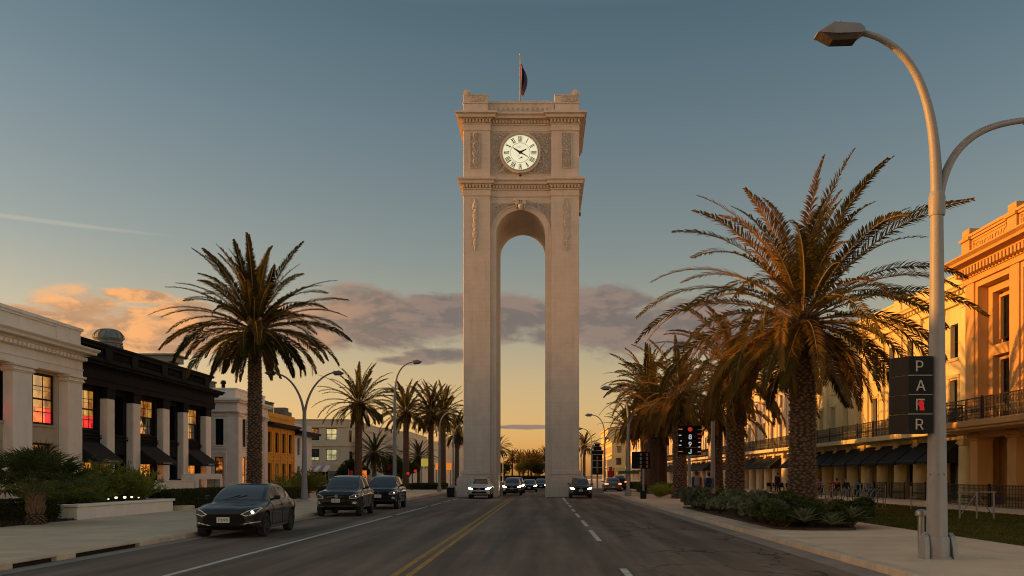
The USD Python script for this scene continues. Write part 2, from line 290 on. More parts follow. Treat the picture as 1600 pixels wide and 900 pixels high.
M = dict(
    tower=mat('tower_stucco', (.68, .595, .505), 0.85, .08, .8, .25, 30, stain=.32, hue=(.70, .60, .50), courses=True),
    tower_relief=mat('tower_relief', (.62, .54, .455), .85, .12, 6, .3, 40),
    white=mat('white_stucco', (.84, .76, .66), .8, .07, 1.2, .2, 25, stain=.25),
    white2=mat('white_paint', (.78, .72, .64), .75, .08, 1.5, .2, 30, stain=.3),
    beige=mat('beige_stucco', (.46, .38, .27), .85, .08, 1.2, .25, 30, stain=.15),
    tan=mat('tan_stucco', (.66, .53, .38), .85, .08, .6, .2, 20, stain=.25),
    cream=mat('cream_stucco', (.64, .51, .26), .85, .10, .5, .25, 25, stain=.36, hue=(.66, .53, .26)),
    ochre=mat('ochre_stucco', (.50, .29, .105), .85, .09, .5, .25, 25, stain=.22, hue=(.53, .30, .10)),
    cream2=mat('pale_stucco', (.68, .56, .40), .85, .08, .5, .25, 25, stain=.22),
    orange=mat('orange_stucco', (.86, .36, .03), .8, .10, .9, .25, 25, stain=.2),
    black=mat('black_paint', (.0075, .0080, .0095), .75, .25, 2, .3, 30, spec=.15),
    blackm=mat('black_metal', (.010, .010, .010), .5, .2, 6, spec=.2),
    iron=mat('wrought_iron', (.012, .012, .012), .5, .2, 8),
    canvas=mat('black_canvas', (.006, .006, .0065), .9, .3, 5, .3, 120),
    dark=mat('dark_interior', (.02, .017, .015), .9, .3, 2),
    copper=mat('weathered_metal', (.20, .22, .20), .6, .25, 4, .2, 30, metal=.2),
    roofing=mat('grey_roofing', (.16, .15, .14), .9, .2, 1),
    concrete=mat('pavement_concrete', (.72, .53, .34), .85, .16, .9, .3, 60, stain=.15, rnd=.06),
    kerb=mat('kerb_concrete', (.60, .47, .33), .85, .22, 1.6, .5, 30, rnd=.08),
    gutter=mat('gutter_concrete', (.32, .25, .19), .85, .25, 1.1, .4, 40),
    lamp=mat('lamp_paint', (.30, .295, .295), .5, .08, 4, .1, 60, stain=.2),
    lamphead=mat('lamp_housing', (.20, .20, .21), .5, .1, 5),
    lens=mat('lamp_lens', (.05, .045, .04), .3, .2, 20),
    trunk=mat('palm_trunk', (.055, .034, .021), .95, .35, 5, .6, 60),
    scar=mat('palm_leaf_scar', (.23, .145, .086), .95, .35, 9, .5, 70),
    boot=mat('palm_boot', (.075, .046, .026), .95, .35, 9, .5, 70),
    rachis=mat('palm_rib', (.26, .17, .065), .7, .2, 3),
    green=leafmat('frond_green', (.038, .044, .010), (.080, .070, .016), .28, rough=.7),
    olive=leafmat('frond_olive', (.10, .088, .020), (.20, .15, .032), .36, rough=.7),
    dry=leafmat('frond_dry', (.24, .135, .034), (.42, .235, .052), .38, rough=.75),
    bedleaf=leafmat('bed_leaf', (.085, .105, .030), (.17, .19, .050), .35, 3),
    dead=leafmat('frond_dead', (.16, .10, .05), (.26, .16, .08), .15, rough=.9),
    fan_stalk=mat('fan_stalk', (.13, .125, .045), .7, .2, 3),
    fan=leafmat('fan_leaf', (.11, .14, .045), (.19, .21, .065), .38),
    hedge=leafmat('hedge_leaf', (.075, .090, .020), (.15, .165, .036), .35, 3),
    soft=leafmat('soft_leaf', (.30, .34, .06), (.50, .50, .11), .45, 2),
    agave=leafmat('agave_leaf', (.17, .20, .115), (.28, .30, .17), .1, 2),
    lawn=mat('lawn_soil', (.055, .058, .016), .95, .3, 1.2, .6, 60),
    blade=leafmat('grass_blade', (.12, .115, .014), (.22, .185, .024), .3, .8),
    mulch=mat('bark_mulch', (.060, .034, .020), .95, .5, 14, .9, 30),
    soil=mat('far_ground', (.16, .14, .11), .95, .2, .2),
    bark=mat('far_bark', (.10, .07, .05), .95, .3, 3),
    chrome=mat('bright_trim', (.75, .73, .70), .18, .03, 3, metal=1.0),
    rubber=mat('tyre_rubber', (.015, .015, .015), .85, .2, 20),
    rim=mat('wheel_alloy', (.07, .07, .07), .35, .1, 8, metal=.8),
    grille=mat('grille_black', (.006, .006, .006), .55, .2, 30, spec=.15),
    carglass=glassmat('car_glass', (.010, .012, .012), .12, wob=.03),
    hlamp=mat('headlamp_glass', (.55, .50, .44), .12, .2, 12, spec=.8, coat=1),
    hlit=emit('headlamp_lit', (1.0, .80, .52), 9.0),
    drl=mat('headlamp_strip', (.80, .74, .64), .3, .05, 9, coat=1),
    hglow=emit('headlamp_core', (1.0, .90, .75), 3.0),
    tlit=emit('tail_lamp_lit', (1.0, .16, .06), 2.2),
    plate=mat('plate_white', (.62, .62, .60), .5, .05, 9),
    plate_ink=mat('plate_ink', (.03, .03, .04), .6, .1, 9),
    dial=emit('clock_dial_lit', (.93, .84, .54), .50, (1.2, [(.3, (.86, .77, .47)), (.7, (.95, .87, .60))])),
    rimgold=mat('clock_rim', (.50, .40, .24), .5, .1, 4, metal=.3),
    ink=mat('clock_ink', (.02, .02, .014), .6, .1, 6),
    ink2=mat('clock_numeral', (.10, .10, .05), .6, .1, 6),
    glass=glassmat('window_glass', (.012, .012, .013), .26),
    glass_mirror=glassmat('window_glass_mirror', (.03, .022, .012), .66, wob=.35),
    glass_dark=glassmat('window_glass_dark', (.006, .006, .007), .05),
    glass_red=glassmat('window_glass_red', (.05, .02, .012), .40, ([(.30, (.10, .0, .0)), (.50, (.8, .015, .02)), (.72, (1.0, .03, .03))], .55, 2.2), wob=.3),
    glass_painted_reflection=glassmat('window_glass_painted_reflection', (.04, .03, .015), .40, ([(.30, (.03, .05, .05)), (.42, (.40, .10, .01)), (.55, (.80, .33, .03)), (.68, (.95, .52, .12)), (.80, (.25, .33, .32))], .25, .9), wob=.3),  # emission pattern paints the sunset reflection into the panes
    glass_warm=glassmat('window_glass_warm', (.05, .03, .015), .2, ([(.30, (.04, .012, .003)), (.48, (.75, .20, .02)), (.62, (1.0, .38, .06)), (.75, (1.0, .62, .22))], .45, 2.0)),
    glass_dim=glassmat('window_glass_dim', (.03, .02, .012), .2, ([(.42, (.01, .006, .003)), (.56, (.28, .07, .01)), (.70, (.9, .36, .08))], .40, 2.4)),
    glass_yellow=glassmat('window_glass_yellow', (.05, .045, .03), .25, ([(.32, (.20, .17, .07)), (.55, (.62, .55, .26)), (.7, (.95, .86, .5))], .40, .9)),
    red=mat('red_paint', (.42, .02, .015), .5, .1, 4),
    sign_red=emit('red_sign_glow', (.75, .03, .03), .28),
    sign_orange=emit('orange_sign_glow', (1.0, .22, .03), .42),
    sign_yellow=emit('yellow_sign_glow', (.8, .6, .1), .25),
    led=emit('digit_glow', (.75, .78, .78), .32),
    ledred=emit('red_dot_glow', (.8, .05, .03), .28),
    ledamber=emit('amber_dash_glow', (.9, .22, .05), .28),
    letter=mat('sign_letter', (.42, .39, .33), .6, .05, 5),
    glow=emit('garden_lamp_glow', (1.0, .74, .45), 1.3),
    greensign=mat('green_sign', (.02, .10, .06), .5, .1, 4),
    line_white=mat('road_paint_white', (.60, .55, .48), .8, .42, 5, .3, 60),
    line_yellow=mat('road_paint_yellow', (.42, .24, .05), .85, .45, 5, .3, 60),
    skin=mat('skin', (.42, .24, .16), .6, .08, 9), hair=mat('hair', (.03, .02, .014), .7, .3, 30),
    cl_navy=mat('navy_cloth', (.03, .045, .10), .9, .2, 8), cl_black=mat('black_cloth', (.018, .018, .02), .9, .2, 8), cl_orange=mat('orange_cloth', (.55, .13, .03), .9, .15, 8),
    cl_red=mat('red_cloth', (.42, .05, .06), .9, .15, 8), cl_blue=mat('blue_cloth', (.07, .14, .30), .9, .15, 8), cl_grey=mat('grey_cloth', (.22, .22, .23), .9, .15, 8), cl_pink=mat('pink_cloth', (.55, .26, .28), .9, .15, 8), cl_teal=mat('teal_cloth', (.08, .22, .24), .9, .15, 8),
    flag_red=mat('flag_red', (.55, .05, .03), .8, .1, 5), flag_black=mat('flag_black', (.02, .02, .02), .8, .1, 5), flag_blue=mat('flag_blue', (.04, .05, .13), .8, .1, 5),
    steel=mat('galvanised_steel', (.30, .30, .30), .45, .15, 6, metal=.7),
    pot=mat('terracotta', (.30, .12, .06), .8, .15, 6), bloom=leafmat('pink_bloom', (.55, .33, .27), (.70, .48, .38), .2),
    maroon=leafmat('maroon_leaf', (.05, .012, .018), (.09, .025, .03), .2),
)


def asphalt():
    N = {"g": ("geometry", {}), "n1": ("noise_texture", {"scale": .35, "detail": 6, "roughness": .65}), "n2": ("noise_texture", {"scale": 60, "detail": 3}), "r1": ("rgb_ramp", {"ramp": [(.3, (.190, .132, .090)), (.55, (.235, .163, .110)), (.75, (.275, .192, .130))]}),
         "sx": ("separate_xyz", {}), "lm": ("mapping", {"scale": (1.0, .045, 1)}), "ln": ("noise_texture", {"scale": 1.25, "detail": 4, "roughness": .55}), "lr": ("map_range", {"clamp": True, "from_min": .40, "from_max": .66, "to_min": .58, "to_max": 1.16}),
         "m1": ("mix_color", {"blend_type": "multiply", "fac": 1.0}), "r2": ("map_range", {"clamp": True, "from_min": .3, "from_max": .7, "to_min": .82, "to_max": 1.18}), "m2": ("mix_color", {"blend_type": "multiply", "fac": 1.0}),
         "wn": ("noise_texture", {"scale": .8, "detail": 4}), "wa": ("vector_math", {"math_type": "multiply_add", "vector2": (1.6, 1.6, 1.6)}), "cm": ("mapping", {"scale": (1.0, .45, 1)}), "v": ("voronoi_texture", {"feature": "distance_to_edge", "scale": .55}), "vr": ("map_range", {"clamp": True, "from_min": .003, "from_max": .020, "to_min": 1, "to_max": 0}),
         "rm": ("map_range", {"clamp": True, "from_min": 1.2, "from_max": 2.6}), "cmn": ("noise_texture", {"scale": .22, "detail": 2}), "cmr": ("map_range", {"clamp": True, "from_min": .36, "from_max": .50}), "k1": ("math", {"math_type": "multiply"}), "k2": ("math", {"math_type": "multiply"}),
         "m3": ("mix_color", {"b": (.018, .015, .013)}),
         "bp": ("bump", {"strength": .5, "distance": .012}), "p": ("principled_bsdf", {"roughness": .82, "specular_ior_level": .3})}
    L = [("g.position", "n1.vector"), ("g.position", "n2.vector"), ("n1.fac", "r1.fac"), ("g.position", "sx.vector"), ("g.position", "lm.vector"), ("lm.vector", "ln.vector"), ("ln.fac", "lr.value"), ("r1.color", "m1.a"), ("lr.result", "m1.b"),
         ("n2.fac", "r2.value"), ("m1.result", "m2.a"), ("r2.result", "m2.b"), ("g.position", "wn.vector"), ("wn.color", "wa.vector1"), ("g.position", "wa.vector3"), ("wa.vector", "cm.vector"), ("cm.vector", "v.vector"), ("v.distance", "vr.value"),
         ("sx.x", "rm.value"), ("g.position", "cmn.vector"), ("cmn.fac", "cmr.value"), ("vr.result", "k1.value1"), ("rm.result", "k1.value2"), ("k1.value", "k2.value1"), ("cmr.result", "k2.value2"), ("k2.value", "m3.fac"), ("m2.result", "m3.a"),
         ("m3.result", "p.base_color"), ("n2.fac", "bp.height"), ("bp.normal", "p.normal")]
    return usdkit.material(stage, '/World/Looks/asphalt', N, L, surface="p.BSDF")


M['asphalt'] = asphalt()
# ------------------------------------------------------------------ the setting
def sheet(name, x0, x1, y0, y1, z, m, parent=None, nm=None):
    mb = MB().box(x0, x1, y0, y1, z - .30, z)
    return solo(name, mb, m, None, None, kind='structure')


KL, KR = -9.7, 5.9
sheet('ground', -3000, 3000, -300, 5000, -.06, M['soil'])
road = sheet('road', KL, KR, -8, 243, 0, M['asphalt'])
sheet('parking_bay', KR, 10.2, 84, 110, .004, M['asphalt'])


def strip(nm, x0, x1, y0, y1, m, z=.004):
    part(road, nm, MB().box(x0, x1, y0, y1, z - .003, z), m)


for x in (-2.62, -2.36):
    strip('yellow_line', x, x + .12, 3, 66, M['line_yellow']); strip('yellow_line', x, x + .12, 77, 235, M['line_yellow'])
strip('white_line', -6.48, -6.36, 6, 36, M['line_white'])
for a, b in ((37, 47), (48.5, 53), (55, 58.5), (60, 63.5)):
    strip('lane_dash', -6.48, -6.36, a, b, M['line_white'])
for a, b in ((8.5, 11), (14.1, 15.6), (22.2, 26.7), (28.7, 32.4), (34.9, 38.4), (40.5, 43.6), (46, 49), (51, 54), (56, 66)):
    strip('lane_dash', 1.38, 1.51, a, b, M['line_white'])
M['line_ghost'] = mat('road_paint_faded', (.115, .10, .085), .85, .4, 5, .3, 60)
strip('faded_line', -1.24, -1.10, 17.0, 21.4, M['line_ghost']); strip('faded_line', -1.20, -1.06, 22.3, 26.5, M['line_ghost']); strip('faded_line', -.98, -.86, 30, 35, M['line_ghost'])
for x0, x1 in ((KL + .005, KL + .42), (KR - .52, KR - .005)):
    strip('gutter', x0, x1, -8, 83.9, M['gutter'], .0045)


def pavement(name, x0, x1, y0, y1, xs, ys):
    """A paved strip whose near slabs are laid one by one and the far ones as one sheet."""
    base = solo(name, MB().box(x0, x1, y0, y1, -.3, .105), M['concrete'], None, None, kind='structure')
    r = random.Random(len(name))
    for i in range(len(xs) - 1):
        for j in range(len(ys) - 1):
            dz = r.uniform(-.004, .004)
            part(base, 'paving_slab', MB().bbox(xs[i] + .012, xs[i + 1] - .012, ys[j] + .012, ys[j + 1] - .012, .085, .13 + dz, .006), M['concrete'])
    part(base, 'far_paving', MB().box(x0, x1, ys[-1] + .01, y1, .1, .13), M['concrete'])
    return base


pavement('left_pavement', KL + -6.9, KL - .16, -8, 330, [-16.6, -13.2, -9.87], [4 + 3.4 * k for k in range(22)])
pavement('right_pavement', KR + .25, 10.7, -8, 83.7, [6.16, 8.4, 10.7], [4 + 3.0 * k for k in range(19)])
solo('far_right_pavement', MB().box(KR + .25, 20, 110.2, 330, -.3, .13).box(10.2, 20, 83.8, 110.1, -.3, .13), M['concrete'], None, None, kind='structure')
lk = solo('left_kerb', MB().box(KL - .15, KL - .02, 71, 330, -.3, .128), M['kerb'], None, None, kind='structure')
rk = solo('right_kerb', MB().box(KR + .02, KR + .23, 110.2, 330, -.3, .128), M['kerb'], None, None, kind='structure')
ys = [5.0, 8, 11, 13.4, 15.6, 17.0, 17.7, 20.5]
while ys[-1] < 70: ys.append(ys[-1] + 2.6)
for a, b in zip(ys[:-1], ys[1:]):
    if (a, b) in ((15.6, 17.0), (17.7, 20.5)):
        part(lk, 'drain_inlet', MB().bbox(KL - .16, KL, a + .004, b - .004, .088, .132, .008), M['kerb'])
        part(lk, 'drain_mouth', MB().box(KL - .16, KL - .12, a, b, -.05, .088), M['dark'])
    else:
        part(lk, 'kerb_stone', MB().bbox(KL - .16, KL, a + .004, b - .004, -.1, .132, .018), M['kerb'])
ys = [5.0 + 2.4 * k for k in range(34)]
for a, b in zip(ys[:-1], ys[1:]):
    part(rk, 'kerb_stone', MB().bbox(KR, KR + .25, a + .004, b - .004, -.1, .134, .02), M['kerb'])
lawn = sheet('lawn', 10.71, 19, -8, 83.5, .12, M['lawn'])
terrace = sheet('terrace', 19.01, 40, 8, 83.4, .16, M['concrete'])
sheet('forecourt', -60, -16.61, -8, 420, .10, M['concrete'])
sheet('garden_bed', -22, -16.62, -2, 31.5, .15, M['mulch'])
sheet('far_forecourt', 20.01, 60, 83.8, 420, .12, M['concrete'])
rg = np.random.default_rng(3)


def grass():
    n = 60000
    y = 9 + 42 * rg.random(n) ** 1.6; x = 10.75 + 8.2 * rg.random(n); a = rg.random(n) * 2 * np.pi
    h = .035 + .045 * rg.random(n); w = .012 + .006 * y / 20
    p = np.stack([x, y, np.full(n, .118)], 1); d = np.stack([np.cos(a), np.sin(a), 0 * a], 1) * w[:, None]
    tip = p + np.stack([rg.normal(0, .02, n), rg.normal(0, .02, n), h], 1)
    v = np.stack([p - d, p + d, tip], 1).reshape(-1, 3)
    return v, np.arange(3 * n).reshape(-1, 3)


solo('grass', grass(), M['blade'], 'short green grass covering the lawn strip before the arcade terrace', 'grass', kind='stuff')


def mulch_bits():
    n = 5000
    x = -16.7 - 3.2 * rg.random(n) ** 1.5; y = 20 + 11 * rg.random(n)
    c = np.stack([x, y, .15 + .03 * rg.random(n)], 1); a = rg.normal(size=(n, 3)); a /= np.linalg.norm(a, axis=1, keepdims=True); b = np.cross(a, rg.normal(size=(n, 3)))
    b /= np.linalg.norm(b, axis=1, keepdims=True); s = (.02 + .05 * rg.random(n))[:, None]
    v = np.stack([c - a * s, c + b * s * .4, c + a * s, c - b * s * .4], 1).reshape(-1, 3)
    return v, np.arange(4 * n).reshape(-1, 4)


solo('mulch', mulch_bits(), M['mulch'], 'brown bark mulch around the small fan palm', 'mulch', kind='stuff')


# ------------------------------------------------------------------ clock tower
def relief(u0, u1, z0, z1, vfun, n=(60, 60), thick=.03):
    """A carved panel: a height field over (u, z), pushed out along -Y."""
    u, z = np.meshgrid(np.linspace(u0, u1, n[0]), np.linspace(z0, z1, n[1]), indexing='ij')
    h = vfun(u, z)
    v = np.stack([u, -h, z], -1).reshape(-1, 3); keep = np.isfinite(h.reshape(-1))
    v = np.nan_to_num(v)
    i, j = np.meshgrid(np.arange(n[0] - 1), np.arange(n[1] - 1), indexing='ij')
    q = np.stack([i * n[1] + j, (i + 1) * n[1] + j, (i + 1) * n[1] + j + 1, i * n[1] + j + 1], -1).reshape(-1, 4)
    q = q[keep[q].all(1)]
    return v, np.vstack([q[:, [0, 1, 2]], q[:, [0, 2, 3]]])


def scrolls(u, z, s=1.0, seed=0, amp=.10):
    """Carved foliage: ridges of a warped field."""
    p = np.stack([u * 2.2 * s, z * 2.2 * s, np.full_like(u, seed * 3.7)], -1)
    wx = meshkit.fbm(p, 2, seed) * 5; wz = meshkit.fbm(p + 9.1, 2, seed + 5) * 5
    r = np.abs(np.sin((wx + u * 2.5 * s) * 2.2) * np.cos((wz + z * 2.5 * s) * 2.2))
    return amp * np.clip(r * 1.5 + .5 * meshkit.noise(p * 3.2, seed + 2) - .3, 0, 1)


def clock_tower():
    t = thing('clock_tower', 'tall white stucco clock tower with an open arch standing across the road', 'clock tower')
    x0, x1, c0, c1, yf, yb = -6.43, 2.80, -4.28, .56, 68.0, 75.5
    ax, aw, spring = -1.865, 1.965, 20.95
    arch = sbox(ax - aw, -1, ax + aw, spring).union(affinity.scale(Point(ax, spring).buffer(1, 32), aw, aw))
    part(t, 'shaft', MB().poly_v(sbox(x0 + .03, 0, x1 - .03, 24.3).difference(arch), yf + .27, yb - .27), M['tower'], 35)
    for a, b in ((x0, c0), (c1, x1)):
        part(t, 'pilaster', MB().bbox(a, b, yf, yf + .5, 0, 24.2, .03), M['tower'])
        part(t, 'pilaster', MB().bbox(a, b, yb - .5, yb, 0, 24.2, .03), M['tower'])
    for a, b, ia, ib in ((x0, c0, 1, .14), (c1, x1, .14, 1)):
        o = .5
        mb = MB().bbox(a - o * ia, b + o * ib, yf - .42, yb + .42, 0, 1.42, .03)
        for k, (e, z0_, z1_) in enumerate(((.46, 1.42, 1.52), (.40, 1.52, 1.62), (.34, 1.62, 1.70), (.16, 1.70, 1.80), (.22, 1.80, 2.0), (.10, 2.0, 2.12))):
            mb.bbox(a - e * ia, b + e * ib, yf - e * .8, yb + e * .8, z0_, z1_, .015)
        part(t, 'plinth', mb, M['tower'])
    ring = affinity.scale(Point(ax, spring).buffer(1, 32), aw + .42, aw + .42).union(sbox(ax - aw - .42, 0, ax + aw + .42, spring)).difference(arch)
    ring2 = affinity.scale(Point(ax, spring).buffer(1, 32), aw + .48, aw + .48).union(sbox(ax - aw - .48, 0, ax + aw + .48, spring)).difference(affinity.scale(Point(ax, spring).buffer(1, 32), aw + .36, aw + .36).union(sbox(ax - aw - .36, -1, ax + aw + .36, spring)))
    part(t, 'archivolt', MB().poly_v(ring, yf + .20, yf + .28), M['tower'], 35)
    part(t, 'archivolt_bead', MB().poly_v(ring2, yf + .17, yf + .29), M['tower'], 35)
    part(t, 'archivolt', MB().poly_v(ring, yb - .28, yb - .20), M['tower'], 35)

    def entablature(zb, big, nm):
        """frieze, dentils and stepped cornice, breaking forward over the corner pilasters."""
        s = big
        mb = MB(); d = MB()
        steps = ((.06, 0, .10), (.02, .10, .52), (.10, .52, .60), (.16, .86, .94), (.36 * s, .94, 1.16), (.42 * s, 1.16, 1.22), (.50 * s, 1.22, 1.34), (.46 * s, 1.34, 1.40))
        for e, a, b in steps:
            mb.box(x0 + .12 - e, x1 - .12 + e, yf + .25 - e, yb - .25 + e, zb + a, zb + b - .004)
            for p, q in ((x0, c0), (c1, x1)):
                mb.box(p - e - .0, q + e, yf - e, yb + e, zb + a + .002, zb + b)
        mb.box(x0 + .02, x1 - .02, yf + .2, yb - .2, zb + .6, zb + .87)
        for p, q in ((x0, c0), (c1, x1)): mb.box(p + .02, q - .02, yf + .02, yb - .02, zb + .6, zb + .868)
        def row(p, q, y, n):
            for k in range(n):
                u = p + (k + .5) * (q - p) / n; w = (q - p) / n * .30
                d.box(u - w, u + w, y - .17, y + .05, zb + .63, zb + .855)
        row(x0 - .1, c0 + .1, yf, 9); row(c1 - .1, x1 + .1, yf, 9); row(c0 + .15, c1 - .15, yf + .25, 18)
        for k in range(26):
            y = yf + .1 + (k + .5) * (yb - yf - .2) / 26
            d.box(x0 - .17, x0 + .04, y - .08, y + .08, zb + .63, zb + .855); d.box(x1 - .04, x1 + .17, y - .08, y + .08, zb + .63, zb + .855)
        part(t, nm, mb, M['tower']); part(t, 'dentil_row', d, M['tower'], kind='stuff')

    entablature(24.0, .88, 'lower_cornice')
    entablature(29.2, 1.18, 'upper_cornice')
    part(t, 'clock_storey', MB().box(x0 + .03, x1 - .03, yf + .25, yb - .25, 25.3, 29.3), M['tower'])
    for a, b in ((x0, c0), (c1, x1)):
        part(t, 'upper_pilaster', MB().bbox(a, b, yf, yf + .4, 25.35, 29.25, .03), M['tower']); part(t, 'upper_pilaster', MB().bbox(a, b, yb - .4, yb, 25.35, 29.25, .03), M['tower'])
    # parapet
    mb = MB().box(c0 - .2, c1 + .2, yf + .35, yf + .8, 30.55, 31.50); mb.box(c0 - .2, c1 + .2, yf + .28, yf + .87, 31.50, 31.62)
    mb.box(x0 + .3, x0 + .7, yf + .8, yb - .8, 30.55, 31.6); mb.box(x1 - .7, x1 - .3, yf + .8, yb - .8, 30.55, 31.6); mb.box(c0 - .2, c1 + .2, yb - .8, yb - .35, 30.55, 31.6)
    part(t, 'parapet', mb, M['tower'])
    d = MB()
    for k in range(30):
        u = c0 + .05 + (k + .5) * (c1 - c0 - .1) / 30
        d.box(u - .05, u + .05, yf + .34, yf + .5, 31.62, 31.74)
    for k in range(11):
        u = c0 + .25 + (k + .5) * (c1 - c0 - .5) / 11
        d.box(u - .12, u + .12, yf + .30, yf + .36, 30.88, 31.20); d.box(u - .06, u + .06, yf + .26, yf + .31, 30.94, 31.14)
    part(t, 'parapet_ornament', d, M['tower'], kind='stuff')
    for a, b, sg in ((x0, x0 + 1.95, 1), (x1 - 1.95, x1, -1)):
        mb = MB().bbox(a, b, yf - .02, yf + 1.5, 30.6, 31.35, .02); mb.bbox(a - .05, b + .05, yf - .07, yf + 1.55, 31.35, 31.45, .02); mb.bbox(a, b, yf - .02, yf + 1.5, 31.45, 32.02, .02); mb.bbox(a - .03, b + .03, yf - .05, yf + 1.53, 32.02, 32.1, .02)
        bl = part(t, 'corner_block', mb, M['tower'])
        cx = (a if sg > 0 else b) + sg * .28
        sc = MB(); T = np.array([[1, 0, 0], [0, 0, 1], [0, -1, 0]])
        for rr, y0_, y1_ in ((.31, yf - .04, yf + 1.4), (.20, yf - .09, yf), (.09, yf - .13, yf)):
            g = MB().lathe([(0, 0), (rr, 0), (rr, y1_ - y0_), (0, y1_ - y0_)], n=20); v, f = g.arrays()
            sc.add(np.stack([v[:, 0] + cx, v[:, 2] + y0_, v[:, 1] + 32.16], 1), f[:, ::-1])
        part(bl, 'scroll', sc, M['tower'], 35)
        pn = relief(a + .55, b - .2, 31.52, 31.95, lambda u, z: scrolls(u, z, 2.2, 3, .05), (26, 14)); pn[0][:, 1] += yf - .022
        part(bl, 'carved_panel', pn, M['tower_relief'], True)
        part(t, 'corner_block', MB().bbox(a, b, yb - 1.5, yb + .02, 30.6, 32.08, .02), M['tower'])
    part(t, 'roof', MB().box(x0 + .3, x1 - .3, yf + .5, yb - .4, 30.5, 30.75), M['tower'])
    # carved panels
    yp = yf + .25
    def framed(nm, u0, u1, z0, z1, y, fun, n, fr=.05, low=True):
        pn = relief(u0, u1, z0, z1, fun, n); pn[0][:, 1] += y - .004
        p = part(t, nm, pn, M['tower_relief'], True)
        mb = MB()
        for a, b, c, d_ in ((u0 - fr, u1 + fr, z1, z1 + fr), (u0 - fr, u1 + fr, z0 - fr, z0), (u0 - fr, u0, z0, z1), (u1, u1 + fr, z0, z1)):
            if not low and d_ == z0: continue
            mb.box(a, b, y - .07, y + .02, c, d_)
        part(p, 'frame', mb, M['tower'])
    cx, cz = -1.9, 27.46
    framed('clock_panel', -4.05, .38, 25.9, 29.05, yp, lambda u, z: np.where(np.hypot(u - cx, z - cz) < 1.5, 0, scrolls(u, z, 2.0, 1, .10)), (150, 110))
    for a, b in ((-5.85, -5.15), (1.45, 2.15)):
        m_ = (a + b) / 2
        framed('carved_panel', a, b, 26.25, 29.0, yf, lambda u, z: scrolls(u, z, 2.6, 2, .08) * np.clip(1.3 - np.abs(u - m_) * 2.2, .2, 1) + .06 * np.clip(1 - np.abs(u - m_) * 5 + .5 * np.sin(z * 9), 0, 1), (24, 90), .04)
        def drop(u, z):
            w = .24 * np.clip((z - 19.6) / .8, 0, 1) * (.75 + .25 * np.sin(z * 8.5)) * np.clip((23.75 - z) * 4, 0, 1) + .02
            return np.clip(1 - (np.abs(u - m_) / w) ** 2, 0, 1) ** .5 * (.05 + .07 * meshkit.noise(np.stack([u * 9, z * 9, 0 * u], -1), 4)) - .002
        pn = relief(m_ - .34, m_ + .34, 19.6, 23.8, drop, (22, 130)); pn[0][:, 1] += yf - .004
        part(t, 'carved_garland', pn, M['tower_relief'], True)
    def spandrel(u, z):
        r = np.hypot(u - ax, np.maximum(z - spring, 0))
        return np.where(r < aw + .44, np.nan, scrolls(u, z, 2.2, 7, .10))
    framed('spandrel_carving', -4.0, .30, 21.3, 23.45, yp, spandrel, (110, 56), low=False)
    # keystone
    mb = MB(); mb.mesh(manifold3d.Manifold.hull_points(np.array([(ax + s * w, y, z) for s in (-1, 1) for w, z, y in ((.28, 22.85, yf - .1), (.42, 23.6, yf - .25), (.28, 22.85, yf + .4), (.42, 23.6, yf + .4))])))
    for k in range(5): mb.box(ax - .36 + k * .155, ax - .36 + k * .155 + .09, yf - .30, yf + .1, 23.0, 23.55)
    mb.bbox(ax - .5, ax + .5, yf - .34, yf + .3, 23.55, 23.72, .02)
    for s in (-1, 1):
        g = MB().lathe([(0, 0), (.16, 0), (.16, .5), (0, .5)], n=14); v, f = g.arrays()
        mb.add(np.stack([v[:, 0] + ax + s * .3, v[:, 2] + yf - .35, v[:, 1] + 23.4], 1), f[:, ::-1])
    g = trimesh.creation.icosphere(2, .2); mb.mesh(g, trimesh.transformations.compose_matrix(scale=[1, .8, 1.2], translate=[ax, yf - .25, 23.1]))
    part(t, 'keystone', mb, M['tower_relief'], 30)
    part(t, 'wall_lamp', MB().lathe([(0, 25.62), (.08, 25.64), (.09, 25.74), (0, 25.8)], (cx, yp - .08), 10), M['blackm'], True)
    # clock
    def disc(r0, r1, y0_, y1_, n=64):
        sh = Point(cx, cz).buffer(r1, n // 4)
        if r0: sh = sh.difference(Point(cx, cz).buffer(r0, n // 4))
        return MB().poly_v(sh, y0_, y1_)
    ck = part(t, 'clock', disc(1.42, 1.64, yp - .30, yp + .02), M['tower'], 35)
    part(ck, 'rim', disc(1.40, 1.47, yp - .33, yp - .05), M['rimgold'], 35)
    part(ck, 'dial', disc(0, 1.42, yp - .20, yp - .1), M['dial'])
    part(ck, 'dial_ring', disc(.775, .80, yp - .212, yp - .2), M['ink2'])
    R = np.array([[1, 0, 0], [0, 0, -1], [0, 1, 0]])
    def hand(deg, pts, y):
        a = math.radians(deg); s = affinity.translate(affinity.rotate(Polygon(pts), -deg, origin=(0, 0)), cx, cz)
        return MB().poly_v(s, y - .03, y)
